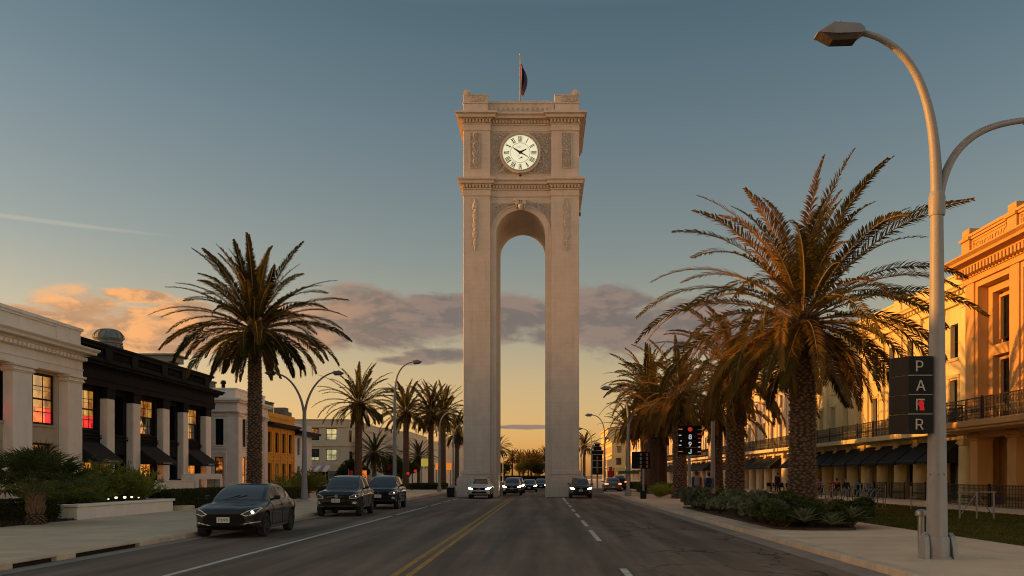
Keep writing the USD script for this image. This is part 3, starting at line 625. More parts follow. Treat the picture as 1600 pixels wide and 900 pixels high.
    for i, txt in enumerate(['XII', 'I', 'II', 'III', 'IIII', 'V', 'VI', 'VII', 'VIII', 'IX', 'X', 'XI']):
        sh = []; w = .052; h0, h1 = .88, 1.31
        x = 0; spans = []
        for ch in txt:
            wd = {'I': .095, 'V': .17, 'X': .17}[ch]; spans.append((ch, x, wd)); x += wd
        for ch, xa, wd in spans:
            xa -= x / 2
            if ch == 'I': sh.append(sbox(xa + .02, h0, xa + .075, h1))
            elif ch == 'V': sh += [Polygon([(xa, h1), (xa + .07, h1), (xa + wd / 2 + .03, h0), (xa + wd / 2 - .03, h0)]), Polygon([(xa + wd - .04, h1), (xa + wd, h1), (xa + wd / 2 + .02, h0), (xa + wd / 2 - .02, h0)])]
            else: sh += [Polygon([(xa, h1), (xa + .065, h1), (xa + wd, h0), (xa + wd - .065, h0)]), Polygon([(xa + wd - .04, h1), (xa + wd, h1), (xa + .04, h0), (xa, h0)])]
        from shapely import union_all
        s = affinity.translate(affinity.rotate(union_all(sh), -30 * i, origin=(0, 0)), cx, cz)
        part(ck, 'numeral', MB().poly_v(s, yp - .215, yp - .2), M['ink2'])
    mk = MB()
    for k in range(60):
        s = affinity.translate(affinity.rotate(sbox(-.008, 1.345, .008, 1.375), -6 * k, origin=(0, 0)), cx, cz); mk.poly_v(s, yp - .215, yp - .2)
    part(ck, 'minute_marks', mk, M['ink2'], kind='stuff')
    lng = [(-.05, -.16), (.05, -.16), (.075, .12), (.035, .62), (.0, .80), (-.035, .62), (-.075, .12)]
    part(ck, 'hand', hand(304, [(x, y * .98) for x, y in lng], yp - .25), M['ink'])
    part(ck, 'hand', hand(63, [(x, y * .80) for x, y in lng], yp - .29), M['ink'])
    part(ck, 'hand', hand(121, [(x * .7, y * 1.07) for x, y in lng], yp - .33), M['ink'])
    part(ck, 'hand', hand(212, [(-.012, 0), (.012, 0), (.006, .40), (-.006, .40)], yp - .235), M['ink'])
    part(ck, 'hub', disc(0, .10, yp - .38, yp - .2, 20), M['ink'])
    tm = meshkit.text_mesh('ORANTO', .07, .006); v = np.array(tm.vertices); v[:, 0] -= v[:, 0].max() / 2
    part(ck, 'lettering', (np.stack([v[:, 0] + cx - .08, yp - .205 - v[:, 2], v[:, 1] * 1.0 + cz + .42 + .08 * v[:, 0]], 1), tm.faces), M['ink2'])
    em = Polygon([(-.14, -.05), (.0, -.03), (.05, .02), (.10, .06), (.22, .03), (.20, -.02), (.12, -.03), (.05, -.06), (-.10, -.09)])
    part(ck, 'emblem', MB().poly_v(affinity.translate(em, cx, cz - .38), yp - .215, yp - .2), M['ink'])
    # small dark door grille on the right side and a bracket light
    part(t, 'side_lamp', MB().bbox(x1, x1 + .14, yf + .3, yf + .45, 22.5, 22.8, .02), M['blackm'])
    return t


clock_tower()
fp = thing('flagpole', 'thin white flagpole rising from the top of the clock tower', 'flagpole', loc=(-1.98, 71.6, 30.75))
part(fp, 'pole', MB().tube([(0, 0, 0), (0, 0, 3), (0, 0, 6.25)], [.075, .06, .04], 10), M['lamp'], True)
part(fp, 'finial', MB().mesh(trimesh.creation.icosphere(2, .09), trimesh.transformations.translation_matrix([0, 0, 6.3])), M['rimgold'], True)
part(fp, 'collar', MB().lathe([(.16, 0), (.16, .15), (.09, .25), (.09, .4)], n=12), M['lamp'], 35)
fl = thing('flag', 'limp black, red and blue flag hanging from the pole on the tower', 'flag', loc=(-1.98, 71.6, 30.75))


def flag_band(s0, s1, n=14):
    """A band of the hanging cloth: s runs across the flag, t down the drape."""
    t, s = np.meshgrid(np.linspace(0, 1, 26), np.linspace(s0, s1, n), indexing='ij')
    z = 5.55 - 2.55 * t - .25 * s
    out = (.05 + .52 * np.sin(np.pi * np.clip(t, 0, 1) ** .8) ** .9 * (.35 + .65 * s)) + .12 * t
    v = np.stack([out * (.55 + .45 * np.cos(s * 5 + t * 2)) * .9 + .05, .16 * np.sin(s * 11 + 3 * t) * np.sin(np.pi * np.clip(t + .1, 0, 1)), z], -1).reshape(-1, 3)
    i, j = np.meshgrid(np.arange(25), np.arange(n - 1), indexing='ij')
    q = np.stack([i * n + j, (i + 1) * n + j, (i + 1) * n + j + 1, i * n + j + 1], -1).reshape(-1, 4)
    return v, np.vstack([q[:, [0, 1, 2]], q[:, [0, 2, 3]]])


part(fl, 'black_band', flag_band(0, .34), M['flag_black'], True); part(fl, 'red_band', flag_band(.34, .68), M['flag_red'], True); part(fl, 'blue_band', flag_band(.68, 1), M['flag_blue'], True)
# ------------------------------------------------------------------ buildings
FL = ((-26, 0, 0), (0, 1, 0), (1, 0, 0))      # left row: u along the street, v towards it
FR = ((24.5, 0, 0), (0, 1, 0), (-1, 0, 0))    # right row


def front(y):
    return ((0, y, 0), (1, 0, 0), (0, -1, 0))   # walls facing the camera


def wall(mb, u0, u1, z0, z1, holes=(), t=.4, v=0):
    us = sorted({u0, u1, *[x for h in holes for x in h[:2] if u0 < x < u1]})
    for a, b in zip(us[:-1], us[1:]):
        z = z0
        for h in sorted((h for h in holes if h[0] <= a + 1e-6 and h[1] >= b - 1e-6), key=lambda h: h[2]):
            if h[2] > z: mb.box(a, b, v - t, v, z, h[2])
            z = h[3]
        if z1 > z: mb.box(a, b, v - t, v, z, z1)
    return mb


def window(parent, fr, u0, u1, z0, z1, m, fm, nx=2, nz=2, deep=.25, v=0, sill=None, fw=.07, sash=True):
    mb = MB(fr); d0, d1 = v - deep - .06, v - deep + .02
    mb.box(u0, u0 + fw, d0, d1, z0, z1); mb.box(u1 - fw, u1, d0, d1, z0, z1); mb.box(u0 + fw, u1 - fw, d0, d1, z1 - fw, z1); mb.box(u0 + fw, u1 - fw, d0, d1, z0, z0 + fw)
    for k in range(1, nx):
        u = u0 + (u1 - u0) * k / nx; mb.box(u - .02, u + .02, d0 + .01, d1 - .03, z0 + fw, z1 - fw)
    for k in range(1, nz):
        z = z0 + (z1 - z0) * k / nz; w = .045 if sash and nz % 2 == 0 and k == nz // 2 else .02
        mb.box(u0 + fw, u1 - fw, d0 + .012, d1 - (.01 if w > .03 else .032), z - w, z + w)
    w = part(parent, 'window', mb, fm)
    if isinstance(m, (list, tuple)):   # panes of different rows, from the bottom up
        for k, mm in enumerate(m):
            a, b = z0 + (z1 - z0) * k / len(m), z0 + (z1 - z0) * (k + 1) / len(m)
            part(w, 'pane', MB(fr).box(u0 + .02, u1 - .02, d0 + .02, d0 + .035, a + .01, b - .01), mm)
    else:
        part(w, 'pane', MB(fr).box(u0 + .02, u1 - .02, d0 + .02, d0 + .035, z0 + .02, z1 - .02), m)
    part(w, 'backing', MB(fr).box(u0, u1, d0 - .10, d0 - .04, z0, z1), M['dark'])
    if sill: part(w, 'sill', MB(fr).bbox(u0 - .08, u1 + .08, v - deep, v + .08, z0 - .12, z0 - .005, .015), sill)
    return w


def cornice_profile(v, p, z0, h):
    return [(v - .3, z0), (v + .05, z0), (v + .05, z0 + h * .18), (v + .14, z0 + h * .22), (v + .14, z0 + h * .38), (v + p * .7, z0 + h * .45), (v + p * .75, z0 + h * .68), (v + p, z0 + h * .86), (v + p, z0 + h), (v - .3, z0 + h)]


def lettering(parent, txt, hgt, fr, uc, v, z, m, depth=.02, bold=False, flip=False, squeeze=1.0, nm='letter'):
    """Each letter a part. fr's u runs along the reading direction unless flip."""
    wds = []; x = 0
    for ch in txt:
        if ch == ' ': x += hgt * .4; continue
        tm = meshkit.text_mesh(ch, hgt, depth, bold); w = tm.bounds[1][0]
        wds.append((tm, x)); x += (w + hgt * .16)
    for tm, xa in wds:
        p = np.array(tm.vertices); u = (p[:, 0] + xa - x / 2) * squeeze
        if flip: u = -u
        q = MB(fr); q.add(np.stack([uc + u, v + p[:, 2], z + p[:, 1]], 1), tm.faces if flip else tm.faces[:, ::-1])
        part(parent, nm, q, m)


def pilaster(parent, fr, a, b, z0, zc, z1, v, m, mcap=None, base=1.1, proud=.4):
    p = part(parent, 'pilaster', MB(fr).bbox(a, b, -.2, proud, z0 + base, zc, .025), m)
    mb = MB(fr)
    h = z1 - zc
    for e, k0, k1 in ((.03, 0, .2), (.10, .2, .45), (.06, .45, .7), (.16, .7, 1.0)): mb.bbox(a - e, b + e, -.2, proud + e, zc + h * k0, zc + h * k1, .015)
    part(p, 'capital', mb, mcap or m)
    if base > .05: 
        mb = MB(fr).bbox(a - .12, b + .12, -.2, proud + .12, z0, z0 + base - .18, .02); mb.bbox(a - .07, b + .07, -.2, proud + .07, z0 + base - .18, z0 + base, .03)
        part(p, 'base', mb, m)
    return p


def balustrade(parent, fr, u0, u1, v, z0, z1, m, n):
    p = part(parent, 'balustrade', MB(fr).box(u0, u1, v - .16, v + .08, z0, z0 + .14).box(u0, u1, v - .18, v + .10, z1 - .13, z1), m)
    mb = MB(fr)
    for k in range(n):
        u = u0 + (k + .5) * (u1 - u0) / n
        mb.lathe([(.05, z0 + .14), (.09, z0 + .14 + (z1 - z0) * .2), (.045, z0 + .14 + (z1 - z0) * .55), (.07, z1 - .13)], (u, v - .04), 6)
    part(p, 'balusters', mb, m, kind='stuff')
    part(p, 'panel', MB(fr).box(u0, u1, v - .30, v - .22, z0, z1 - .05), m)


def awning(parent, fr, u0, u1, zt, zb, v0, v1, m, txt=None, val=.2):
    mb = MB(fr)
    mb.add([[u0, v0, zt], [u1, v0, zt], [u1, v1, zb], [u0, v1, zb], [u0, v0, zt - .03], [u1, v0, zt - .03], [u1, v1, zb - .03], [u0, v1, zb - .03]], BOXF)
    a = part(parent, 'awning', mb, m)
    n = 9; w = (u1 - u0) / n; mv = MB(fr)
    for k in range(n): mv.box(u0 + k * w + .004, u0 + (k + 1) * w - .004, v1 - .012, v1 + .012, zb - val - .03 * (k % 2), zb - .004)
    part(a, 'valance', mv, m, kind='stuff')
    for u in (u0, u1 - .02):
        part(a, 'side_panel', MB(fr).add([[u, v0, zt - .04], [u + .02, v0, zt - .04], [u + .02, v1, zb - .04], [u, v1, zb - .04], [u, v0, zb - val], [u + .02, v0, zb - val], [u + .02, v1 - .03, zb - val], [u, v1 - .03, zb - val]], [[0, 1, 2], [0, 2, 3], [4, 6, 5], [4, 7, 6], [0, 4, 5], [0, 5, 1], [1, 5, 6], [1, 6, 2], [2, 6, 7], [2, 7, 3], [3, 7, 4], [3, 4, 0]]), m)
    part(a, 'rail', MB(fr).tube([(u0, v1, zb - .02), (u1, v1, zb - .02)], .02, 6), M['iron'])
    if txt: lettering(a, txt, .11, fr, (u0 + u1) / 2 + .1, v1 + .014, zb - val + .05, M['letter'], .006, bold=True)
    return a


# --- the white corner building, far left
b = thing('corner_building', 'white classical corner building with tan wall panels and tall red-glowing window', 'building')
hl = [(42.75, 45.35, 4.35, 7.0), (38.6, 41.0, 4.35, 7.0), (34.3, 36.9, 4.35, 7.0), (42.75, 45.35, .5, 3.4), (38.4, 40.9, .5, 3.4)]
part(b, 'wall', wall(MB(FL), 24, 47.15, 0, 7.15, hl), M['beige'])
for h in hl[:3]: window(b, FL, *h, [M['glass_red'], M['glass_painted_reflection'], M['glass_painted_reflection']], M['blackm'], 3, 4, .12, sill=M['beige'], fw=.12)
for h in hl[3:]: window(b, FL, *h, M['glass_dim'], M['blackm'], 2, 2, .3, fw=.1)
for a, c in ((41.0, 42.55), (45.75, 47.15), (36.9, 38.4), (32.8, 34.2)): pilaster(b, FL, a, c, .1, 6.75, 7.15, 0, M['white'], base=1.6, proud=.5)
mb = MB(FL).box(24, 47.2, -.4, .5, 7.15, 7.5); mb.box(24, 47.23, -.4, .54, 7.5, 7.56); mb.box(24, 47.2, -.4, .48, 7.56, 8.0); mb.prof(24, 47.75, cornice_profile(.46, .75, 8.18, .52))
mb.box(24, 47.3, -.4, .6, 8.0, 8.18)
part(b, 'entablature', mb, M['white'])
d = MB(FL)
for k in range(66): d.box(24.1 + k * .352, 24.28 + k * .352, .55, .78, 8.02, 8.2)
part(b, 'dentil_row', d, M['white'], kind='stuff')
mb = MB(FL).box(24, 47.15, -.4, .30, 8.7, 9.55); mb.box(24, 47.2, -.45, .42, 8.7, 8.95); mb.box(24, 47.22, -.45, .40, 9.55, 9.66); mb.box(24, 47.3, -.5, .48, 9.66, 9.82)
mb.box(44.9, 47.18, -.42, .38, 8.95, 9.55)
part(b, 'parapet', mb, M['white'])
part(b, 'side_wall', MB(FL).box(46.8, 47.15, -14, -.405, 0, 9.6), M['white'])
part(b, 'side_wall', MB(FL).box(24, 24.35, -14, -.405, 0, 9.6), M['white'])
part(b, 'roof', MB(FL).box(24.35, 46.8, -14, -.41, 8.6, 8.9), M['roofing'])
part(b, 'rear_wall', MB(FL).box(24, 47.15, -14.4, -14.005, 0, 9.6), M['white'])

# --- the black shop building with white pilasters
b = thing('black_shop_building', 'black two storey shop building with pale pilasters and three black awnings', 'building')
pil = [(50.25, 51.15), (53.45, 54.4), (57.65, 58.65), (60.9, 61.75), (64.95, 65.95)]
bays = [(47.2, 50.25), (51.15, 53.45), (54.4, 57.65), (58.65, 60.9), (61.75, 64.95)]
holes = []
for k, (a, c) in enumerate(bays):
    holes += [(a + .35, c - .35, 4.35, 6.7), (a + .12, c - .12, .35 if k % 2 == 0 else .15, 2.75)] if k % 2 == 0 else [(a + .45, c - .45, 4.2, 6.6), (a + .35, c - .35, .12, 3.0)]
part(b, 'wall', wall(MB(FL), 47.2, 66.6, 0, 6.9, holes, .7, -.15), M['black'])
k = 0
for i, (a, c) in enumerate(bays):
    h1, h2 = holes[2 * i], holes[2 * i + 1]
    if i % 2 == 0:
        window(b, FL, *h1, {0: [M['glass_red'], M['glass_painted_reflection'], M['glass_painted_reflection']], 2: [M['glass_mirror'], M['glass_mirror'], M['glass_painted_reflection'], M['glass_painted_reflection']], 4: [M['glass_mirror'], M['glass_mirror'], M['glass_painted_reflection'], M['glass_painted_reflection']]}[i], M['blackm'], 4, 4, .14, -.15, M['black'], .11)
        window(b, FL, *h2, M['glass_warm'], M['blackm'], 3, 1, .35, -.15, None, .1)
        awning(b, FL, a + .05, c - .02, 3.62, 2.62, -.1, 1.25, M['canvas'], ['RIANDMBRAVIANIR', 'BAUARNAUSTE', 'PIRAWEARIA'][i // 2])
    else:
        window(b, FL, *h1, M['glass_dark'], M['blackm'], 2, 2, .40, -.15, M['black'], .1)
        window(b, FL, *h2, M['glass_dark'], M['blackm'], 2, 1, .45, -.15, None, .12)
    for z0_, z1_ in ((3.85, 3.95), (4.02, 4.08), (6.78, 6.88)): part(b, 'string_course', MB(FL).box(a, c, -.16, -.04, z0_, z1_), M['black'])
for a, c in pil:
    p = part(b, 'pilaster', MB(FL).bbox(a, c, -.2, .28, .1, 6.25, .03), M['white2'])
    part(p, 'capital', MB(FL).bbox(a - .02, c + .02, -.2, .30, 6.25, 6.9, .02).bbox(a - .08, c + .08, -.2, .36, 6.78, 6.92, .02), M['black'])
mb = MB(FL).box(47.2, 66.65, -.8, .30, 6.9, 7.25); mb.box(47.2, 66.7, -.8, .36, 7.25, 7.33); mb.box(47.2, 66.65, -.8, .26, 7.33, 7.85); mb.prof(47.2, 67.3, cornice_profile(.26, .62, 7.85, .42))
part(b, 'entablature', mb, M['black'])
mb = MB(FL).box(47.2, 66.6, -.35, .14, 8.27, 8.5); mb.prof(47.2, 66.75, [(-.4, 9.28), (.16, 9.28), (.24, 9.36), (.24, 9.46), (-.4, 9.46)])
part(b, 'parapet', mb, M['black'])
ped = [47.2] + [(a + c) / 2 for a, c in pil]
for u in ped: part(b, 'pedestal', MB(FL).bbox(u - .42 if u > 48 else u, u + .42, -.34, .18, 8.5, 9.28, .02), M['black'])
for a, c in zip(ped[:-1], ped[1:]): balustrade(b, FL, a + .42, c - .42, .04, 8.5, 9.275, M['black'], 12)
part(b, 'corner_scroll', MB(FL).mesh(trimesh.creation.icosphere(2, .3), trimesh.transformations.compose_matrix(scale=[.8, .9, 1], translate=[66.1, 0, 9.2])), M['black'], True)
part(b, 'side_wall', MB(FL).box(66.1, 66.6, -15, -.36, 0, 9.3), M['black'])
part(b, 'rear_wall', MB(FL).box(47.2, 66.6, -15.5, -15.01, 0, 9.3), M['black'])
part(b, 'roof', MB(FL).box(47.2, 66.1, -15, -.4, 8.3, 8.5), M['roofing'])
part(b, 'step', MB(FL).bbox(47.2, 66.6, .3, 1.1, .1, .28, .02), M['white2'])
cu = part(b, 'cupola', MB().lathe([(.82, 8.5), (.82, 10.55), (.9, 10.58), (.9, 10.68), (.8, 10.72), (.95, 10.9), (.92, 11.12), (.72, 11.38), (.45, 11.5), (.2, 11.55), (0, 11.56)], (-29.3, 57.4), 20), M['copper'], 30)
mb = MB()
for k in range(14):
    a = 2 * math.pi * k / 14
    mb.tube([(-29.3 + r * math.cos(a), 57.4 + r * math.sin(a), z) for r, z in ((.97, 10.9), (.94, 11.13), (.73, 11.4), (.45, 11.52), (.1, 11.58))], .025, 4)
    mb.box(-29.3 + .84 * math.cos(a) - .05, -29.3 + .84 * math.cos(a) + .05, 57.4 + .84 * math.sin(a) - .05, 57.4 + .84 * math.sin(a) + .05, 9.6, 10.5)
part(cu, 'ribs', mb, M['copper'], kind='stuff')
ph = part(b, 'roof_house', MB().box(-31.5, -28.2, 62.2, 65.8, 8.5, 10.3).box(-32, -28.6, 58.5, 62.2, 8.5, 9.95), M['copper'])
part(ph, 'roof_edge', MB().box(-31.8, -27.9, 64.0, 66.1, 10.3, 10.75).box(-31.9, -27.6, 63.8, 66.3, 10.75, 10.86), M['copper'])
part(ph, 'louvre', MB().box(-28.2, -28.1, 64.4, 65.5, 9.6, 10.2), M['blackm'])
part(b, 'roof_vent', MB().lathe([(.3, 8.5), (.3, 9.7), (.42, 9.75), (.3, 10.0), (0, 10.05)], (-28.2, 66.0), 10), M['copper'], 30)

# --- the white building past the alley
b = thing('white_building', 'white stuccoed building with dark tall windows behind the tall palm trunk', 'building')
ff = front(72.0)
hf = [(-27.75, -27.05, 4.3, 6.5), (-27.8, -27.05, .2, 3.3), (-31.2, -30.4, 4.3, 6.5)]
part(b, 'front_wall', wall(MB(ff), -40, -26.02, 0, 8.2, hf, .4), M['white2'])
window(b, ff, *hf[0], M['glass_dark'], M['blackm'], 1, 2, .15, sill=M['white2']); window(b, ff, *hf[1], M['glass_dim'], M['blackm'], 1, 2, .15); window(b, ff, *hf[2], M['glass_dark'], M['blackm'], 1, 2, .15)
mb = MB(ff)
for u0, u1, z0_, z1_ in ((-28.1, -26.7, 6.75, 6.9), (-28.1, -26.7, 4.0, 4.12), (-28.05, -27.9, .2, 3.6), (-26.95, -26.8, .2, 3.6), (-28.1, -26.75, 3.6, 3.75)): mb.box(u0, u1, -.05, .07, z0_, z1_)
part(b, 'window_surround', mb, M['white2'])
hs = [(73.4, 74.7, 4.2, 6.6), (73.4, 74.7, .2, 3.3), (77.6, 78.6, 4.2, 6.6), (77.6, 78.6, .2, 3.3)]
part(b, 'street_wall', wall(MB(FL), 72.05, 79.65, 0, 8.2, hs, .4), M['white2'])
for h, m in zip(hs, (M['glass_dark'], M['glass_warm'], M['glass_dark'], M['glass_dim'])): window(b, FL, *h, m, M['blackm'], 1, 2, .2, sill=M['white2'])
for a, c in ((72.05, 73.0), (75.2, 76.2), (78.8, 79.6)): pilaster(b, FL, a, c, .1, 6.7, 7.1, 0, M['white2'], base=.9, proud=.22)
mb = MB().box(-40, -25.72, 71.72, 79.7, 7.1, 7.3).box(-40, -25.78, 71.78, 79.7, 7.3, 7.9).box(-40, -25.5, 71.5, 79.8, 7.9, 8.05).box(-40, -25.35, 71.35, 79.9, 8.05, 8.22)
part(b, 'cornice', mb, M['white2'])
part(b, 'parapet', MB().box(-40, -26.05, 72.05, 72.5, 8.22, 9.0).box(-26.5, -26.05, 72.5, 79.6, 8.22, 9.0).box(-40, -25.98, 71.98, 72.55, 9.0, 9.12).box(-26.55, -25.98, 72.55, 79.65, 9.0, 9.12), M['white2'])
part(b, 'roof', MB().box(-40, -26.5, 72.5, 79.6, 8.22, 8.4), M['roofing'])
part(b, 'chimney', MB().bbox(-29.2, -28.7, 74, 74.6, 8.4, 9.75, .02).bbox(-29.28, -28.62, 73.92, 74.68, 9.75, 9.9, .02), M['roofing'])
part(b, 'roof_cowl', MB().lathe([(.16, 8.4), (.16, 9.7), (.26, 9.75), (.2, 10.0), (0, 10.05)], (-28.0, 74.5), 10), M['blackm'], 30)

# --- the orange building
b = thing('orange_building', 'orange stuccoed two storey building with dark upright windows and a dark eave', 'building')
ho = []
for k in range(4):
    u = 80.4 + k * 2.2
    ho += [(u, u + 1.15, 3.95, 5.9), (u, u + 1.15, .35, 2.9)]
part(b, 'wall', wall(MB(FL), 79.75, 88.85, 0, 7.6, ho, .4), M['orange'])
for k, h in enumerate(ho): window(b, FL, *h, M['glass_dark'] if k in (0, 2, 4, 6) else M['glass'], M['blackm'] if k != 3 else M['white2'], 2, 2, .22, sill=M['orange'])
for z0_, z1_ in ((3.2, 3.35), (3.62, 3.74), (6.1, 6.2)): part(b, 'string_course', MB(FL).box(79.75, 88.85, -.05, .09, z0_, z1_), M['orange'])
for u in (79.8, 82.0, 84.2, 86.4, 88.5): part(b, 'wall_strip', MB(FL).box(u, u + .3, -.05, .07, .1, 6.35), M['orange'])
part(b, 'eave', MB(FL).prof(79.75, 88.9, [(-.3, 6.35), (.1, 6.35), (.75, 6.55), (.8, 6.72), (-.3, 6.95)]), M['blackm'])
part(b, 'parapet', MB(FL).box(79.75, 88.85, -.38, .06, 7.3, 7.75), M['orange'])
part(b, 'roof', MB(FL).box(79.75, 88.85, -14, -.4, 7.0, 7.3), M['roofing'])
part(b, 'side_wall', MB(FL).box(88.5, 88.85, -14, -.4, 0, 7.7), M['orange'])
for u, v, w, z in ((86.5, -2.0, .9, 9.0), (88.2, -3.2, 1.0, 9.3), (84.2, -2.5, .5, 8.5)): part(b, 'chimney', MB(FL).bbox(u - w / 2, u + w / 2, v - w / 2, v + w / 2, 7.2, z, .02).bbox(u - w / 2 - .07, u + w / 2 + .07, v - w / 2 - .07, v + w / 2 + .07, z, z + .14, .02), M['roofing'])
mb = MB(FL)
for k in range(12): mb.tube([(81 + k * .3, -1.6, 7.2), (81 + k * .3, -1.6, 8.5)], .02, 4)
mb.tube([(81, -1.6, 8.5), (84.4, -1.6, 8.5)], .03, 4); mb.tube([(81, -1.6, 7.9), (84.4, -1.6, 7.9)], .03, 4)
part(b, 'roof_fence', mb, M['blackm'], kind='stuff')

# --- the grey narrow building
b = thing('grey_building', 'narrow pale grey building with dark eave beside the orange one', 'building')
hg = [(90.0, 91.0, 3.9, 5.7), (92.4, 93.4, 3.9, 5.7), (90.0, 91.0, .3, 2.7), (92.4, 93.6, .2, 2.7)]
part(b, 'wall', wall(MB(FL), 88.9, 95.5, 0, 7.2, hg, .4), M['white2'])
for h in hg: window(b, FL, *h, M['glass'], M['blackm'], 1, 2, .2, sill=M['white2'])
part(b, 'eave', MB(FL).prof(88.95, 95.7, [(-.3, 5.95), (.1, 5.95), (1.0, 6.15), (1.05, 6.35), (-.3, 6.6)]), M['blackm'])
part(b, 'side_wall', MB(FL).box(95.1, 95.5, -14, -.4, 0, 7.2), M['white2'])
part(b, 'roof', MB(FL).box(88.9, 95.1, -14, -.4, 6.9, 7.1), M['roofing'])
part(b, 'roof_box', MB(FL).bbox(90, 91.2, -2.5, -1.3, 7.1, 8.9, .02), M['roofing'])
part(b, 'roof_box', MB(FL).bbox(92, 93.4, -3.0, -1.6, 7.1, 8.6, .02), M['roofing'])


# --- tan blocks beyond, facing the camera
def round_block(name, label, x0, x1, y0, dep, H, wins, m, ground=(), r=2.2, corner_windows=True, extra=None):
    b = thing(name, label, 'building')
    fr = front(y0)
    part(b, 'front_wall', wall(MB(fr), x0, x1 - r, 0, H - .5, [w[:4] for w in wins], .4), m)
    for w in wins: window(b, fr, *w[:4], w[4], M['blackm'], w[5] if len(w) > 5 else 2, 2, .12, fw=.09)
    th = np.linspace(-math.pi / 2, 0, 12); o = [(x1 - r + r * math.cos(a), y0 + r + r * math.sin(a)) for a in th]; i = [(x1 - r + (r - .4) * math.cos(a), y0 + r + (r - .4) * math.sin(a)) for a in th]
    part(b, 'corner_wall', MB().poly_z(Polygon(o + i[::-1]), 0, H - .5), m, 30)
    part(b, 'side_wall', MB().box(x1 - .4, x1, y0 + r, y0 + dep, 0, H - .5), m)
    part(b, 'rear_wall', MB().box(x0, x1 - .4, y0 + dep - .4, y0 + dep, 0, H - .5), m)
    full = Polygon([(x0, y0 + dep), (x0, y0)] + o + [(x1, y0 + dep)])
    part(b, 'roof', MB().poly_z(full.buffer(-.3), H - .55, H - .4), M['roofing'])
    part(b, 'coping', MB().poly_z(full.buffer(.16).difference(full.buffer(-.3)), H + .003, H + .14), m, 30)
    part(b, 'parapet', MB().poly_z(full.buffer(.05).difference(full.buffer(-.3)), H - .5, H), m, 30)
    part(b, 'string_course', MB().poly_z(full.buffer(.16).difference(full.buffer(-.2)), H - .95, H - .8), m, 30)
    part(b, 'string_course', MB().poly_z(full.buffer(.16).difference(full.buffer(-.2)), H * .62, H * .62 + .12), m, 30)
    part(b, 'string_course', MB().poly_z(full.buffer(.10).difference(full.buffer(-.2)), H * .32, H * .32 + .25), m, 30)
    if corner_windows:
        for k, zz in enumerate((.41, .72)):
            for a in (-.30, -.05):
                c = np.array([x1 - r + (r + .0) * math.cos(a), y0 + r + r * math.sin(a)]); s = 2.3 * H / 10
                w = trimesh.creation.box([.16, .55, H * .17]); w.apply_transform(trimesh.transformations.compose_matrix(angles=[0, 0, a], translate=[c[0], c[1], H * (zz + .05)]))
                part(b, 'window', MB().mesh(w), M['glass_dark'])
    return b


wl = [(-31.7, -30.3, 6.5, 8.1, [M['glass_dark'], M['glass_dim']]), (-29.4, -27.9, 6.5, 8.1, M['glass_yellow']), (-31.7, -30.3, 3.7, 5.3, [M['glass_yellow'], M['glass_dark'], M['glass_dark']]), (-29.4, -27.9, 3.7, 5.3, M['glass_yellow']), (-36.8, -35.2, 6.7, 8.2, M['glass_dark']), (-36.8, -35.2, 4.0, 5.6, M['glass_dark']), (-29.2, -27.7, 1.3, 2.3, M['glass']), (-33.5, -31.3, .2, 2.3, M['glass_dim'])]
b = round_block('tan_block', 'tan three storey block with rounded corner and two yellow-lit windows', -46, -26.2, 115, 26, 9.2, wl, M['tan'], r=1.2)
wl = [(-33.2, -30.2, 7.2, 8.3, M['glass_warm'], 3), (-30.0, -27.4 - .2, 7.2, 8.3, M['glass_warm'], 2), (-33.2, -31.0, 3.6, 5.3, M['glass_dark']), (-29.4 - .2, -27.6, 3.6, 5.3, M['glass_dark']), (-36.4, -34.4, 3.6, 5.3, M['glass_dark']), (-36.4, -34.4, .6, 2.6, M['glass_dim']), (-31, -28.6, .4, 2.6, M['glass'])]
b = round_block('low_tan_block', 'tan block with an orange-lit strip window under its flat roof', -46, -23.4, 146, 24, 9.2, wl, M['tan'])
part(b, 'roof_box', MB().bbox(-33.5, -27.5, 149, 154, 8.7, 10.1, .03), M['roofing']); part(b, 'roof_box', MB().bbox(-31.5, -29.5, 148, 150, 8.7, 9.8, .03), M['tan'])
wl = [(-31.2 + k * 2.1, -29.8 + k * 2.1, z, z + 1.5, (M['glass_warm'], M['glass_yellow'], M['glass_dim'])[(k + int(z)) % 3]) for k in range(2) for z in (1.0, 3.6, 6.0)]
b = round_block('pale_block', 'pale block with rows of warm-lit windows beyond the second palm', -46, -25.2, 182, 24, 9.4, wl, M['cream2'])
wl = [(-30 + k * 2.4, -28.4 + k * 2.4, z, z + 1.6, (M['glass_dark'], M['glass_dim'])[(k + int(z)) % 2]) for k in range(2) for z in (1.2, 4.2, 7.0)]
b = round_block('distant_block', 'distant pale block partly hidden by the row of palms', -46, -23.0, 222, 26, 10.5, wl, M['cream2'])
part(b, 'roof_hut', MB().bbox(-28, -25.5, 226, 230, 10, 12.2, .03), M['cream2'])
# unseen back row added at left to keep low sun off the street
for k, (x0, x1, y0, y1, H, m, nm) in enumerate(((-75, -48, 10, 42, 10.5, 'white', 'white'), (-80, -48, 46, 88, 11.5, 'tan', 'tan'), (-78, -50, 92, 132, 11, 'cream2', 'cream'), (-80, -52, 138, 200, 10.5, 'tan', 'tan'))):
    b = thing('back_street_building', f'{nm} plastered building added out of view behind the {("corner building", "black shop", "orange building", "tan blocks")[k]}', 'building')
    part(b, 'wall', MB().bbox(x0, x1, y0, y1, 0, H, .05), M[m]); part(b, 'roof', MB().box(x0 - .2, x1 + .2, y0 - .2, y1 + .2, H + .002, H + .3), M['roofing'])
    for j in range(int((y1 - y0) / 5)):
        for z in (1.2, 4.4, 7.4): part(b, 'window', MB().box(x1, x1 + .05, y0 + 2 + j * 5, y0 + 3.4 + j * 5, z, z + 1.7), M['glass_dark'])
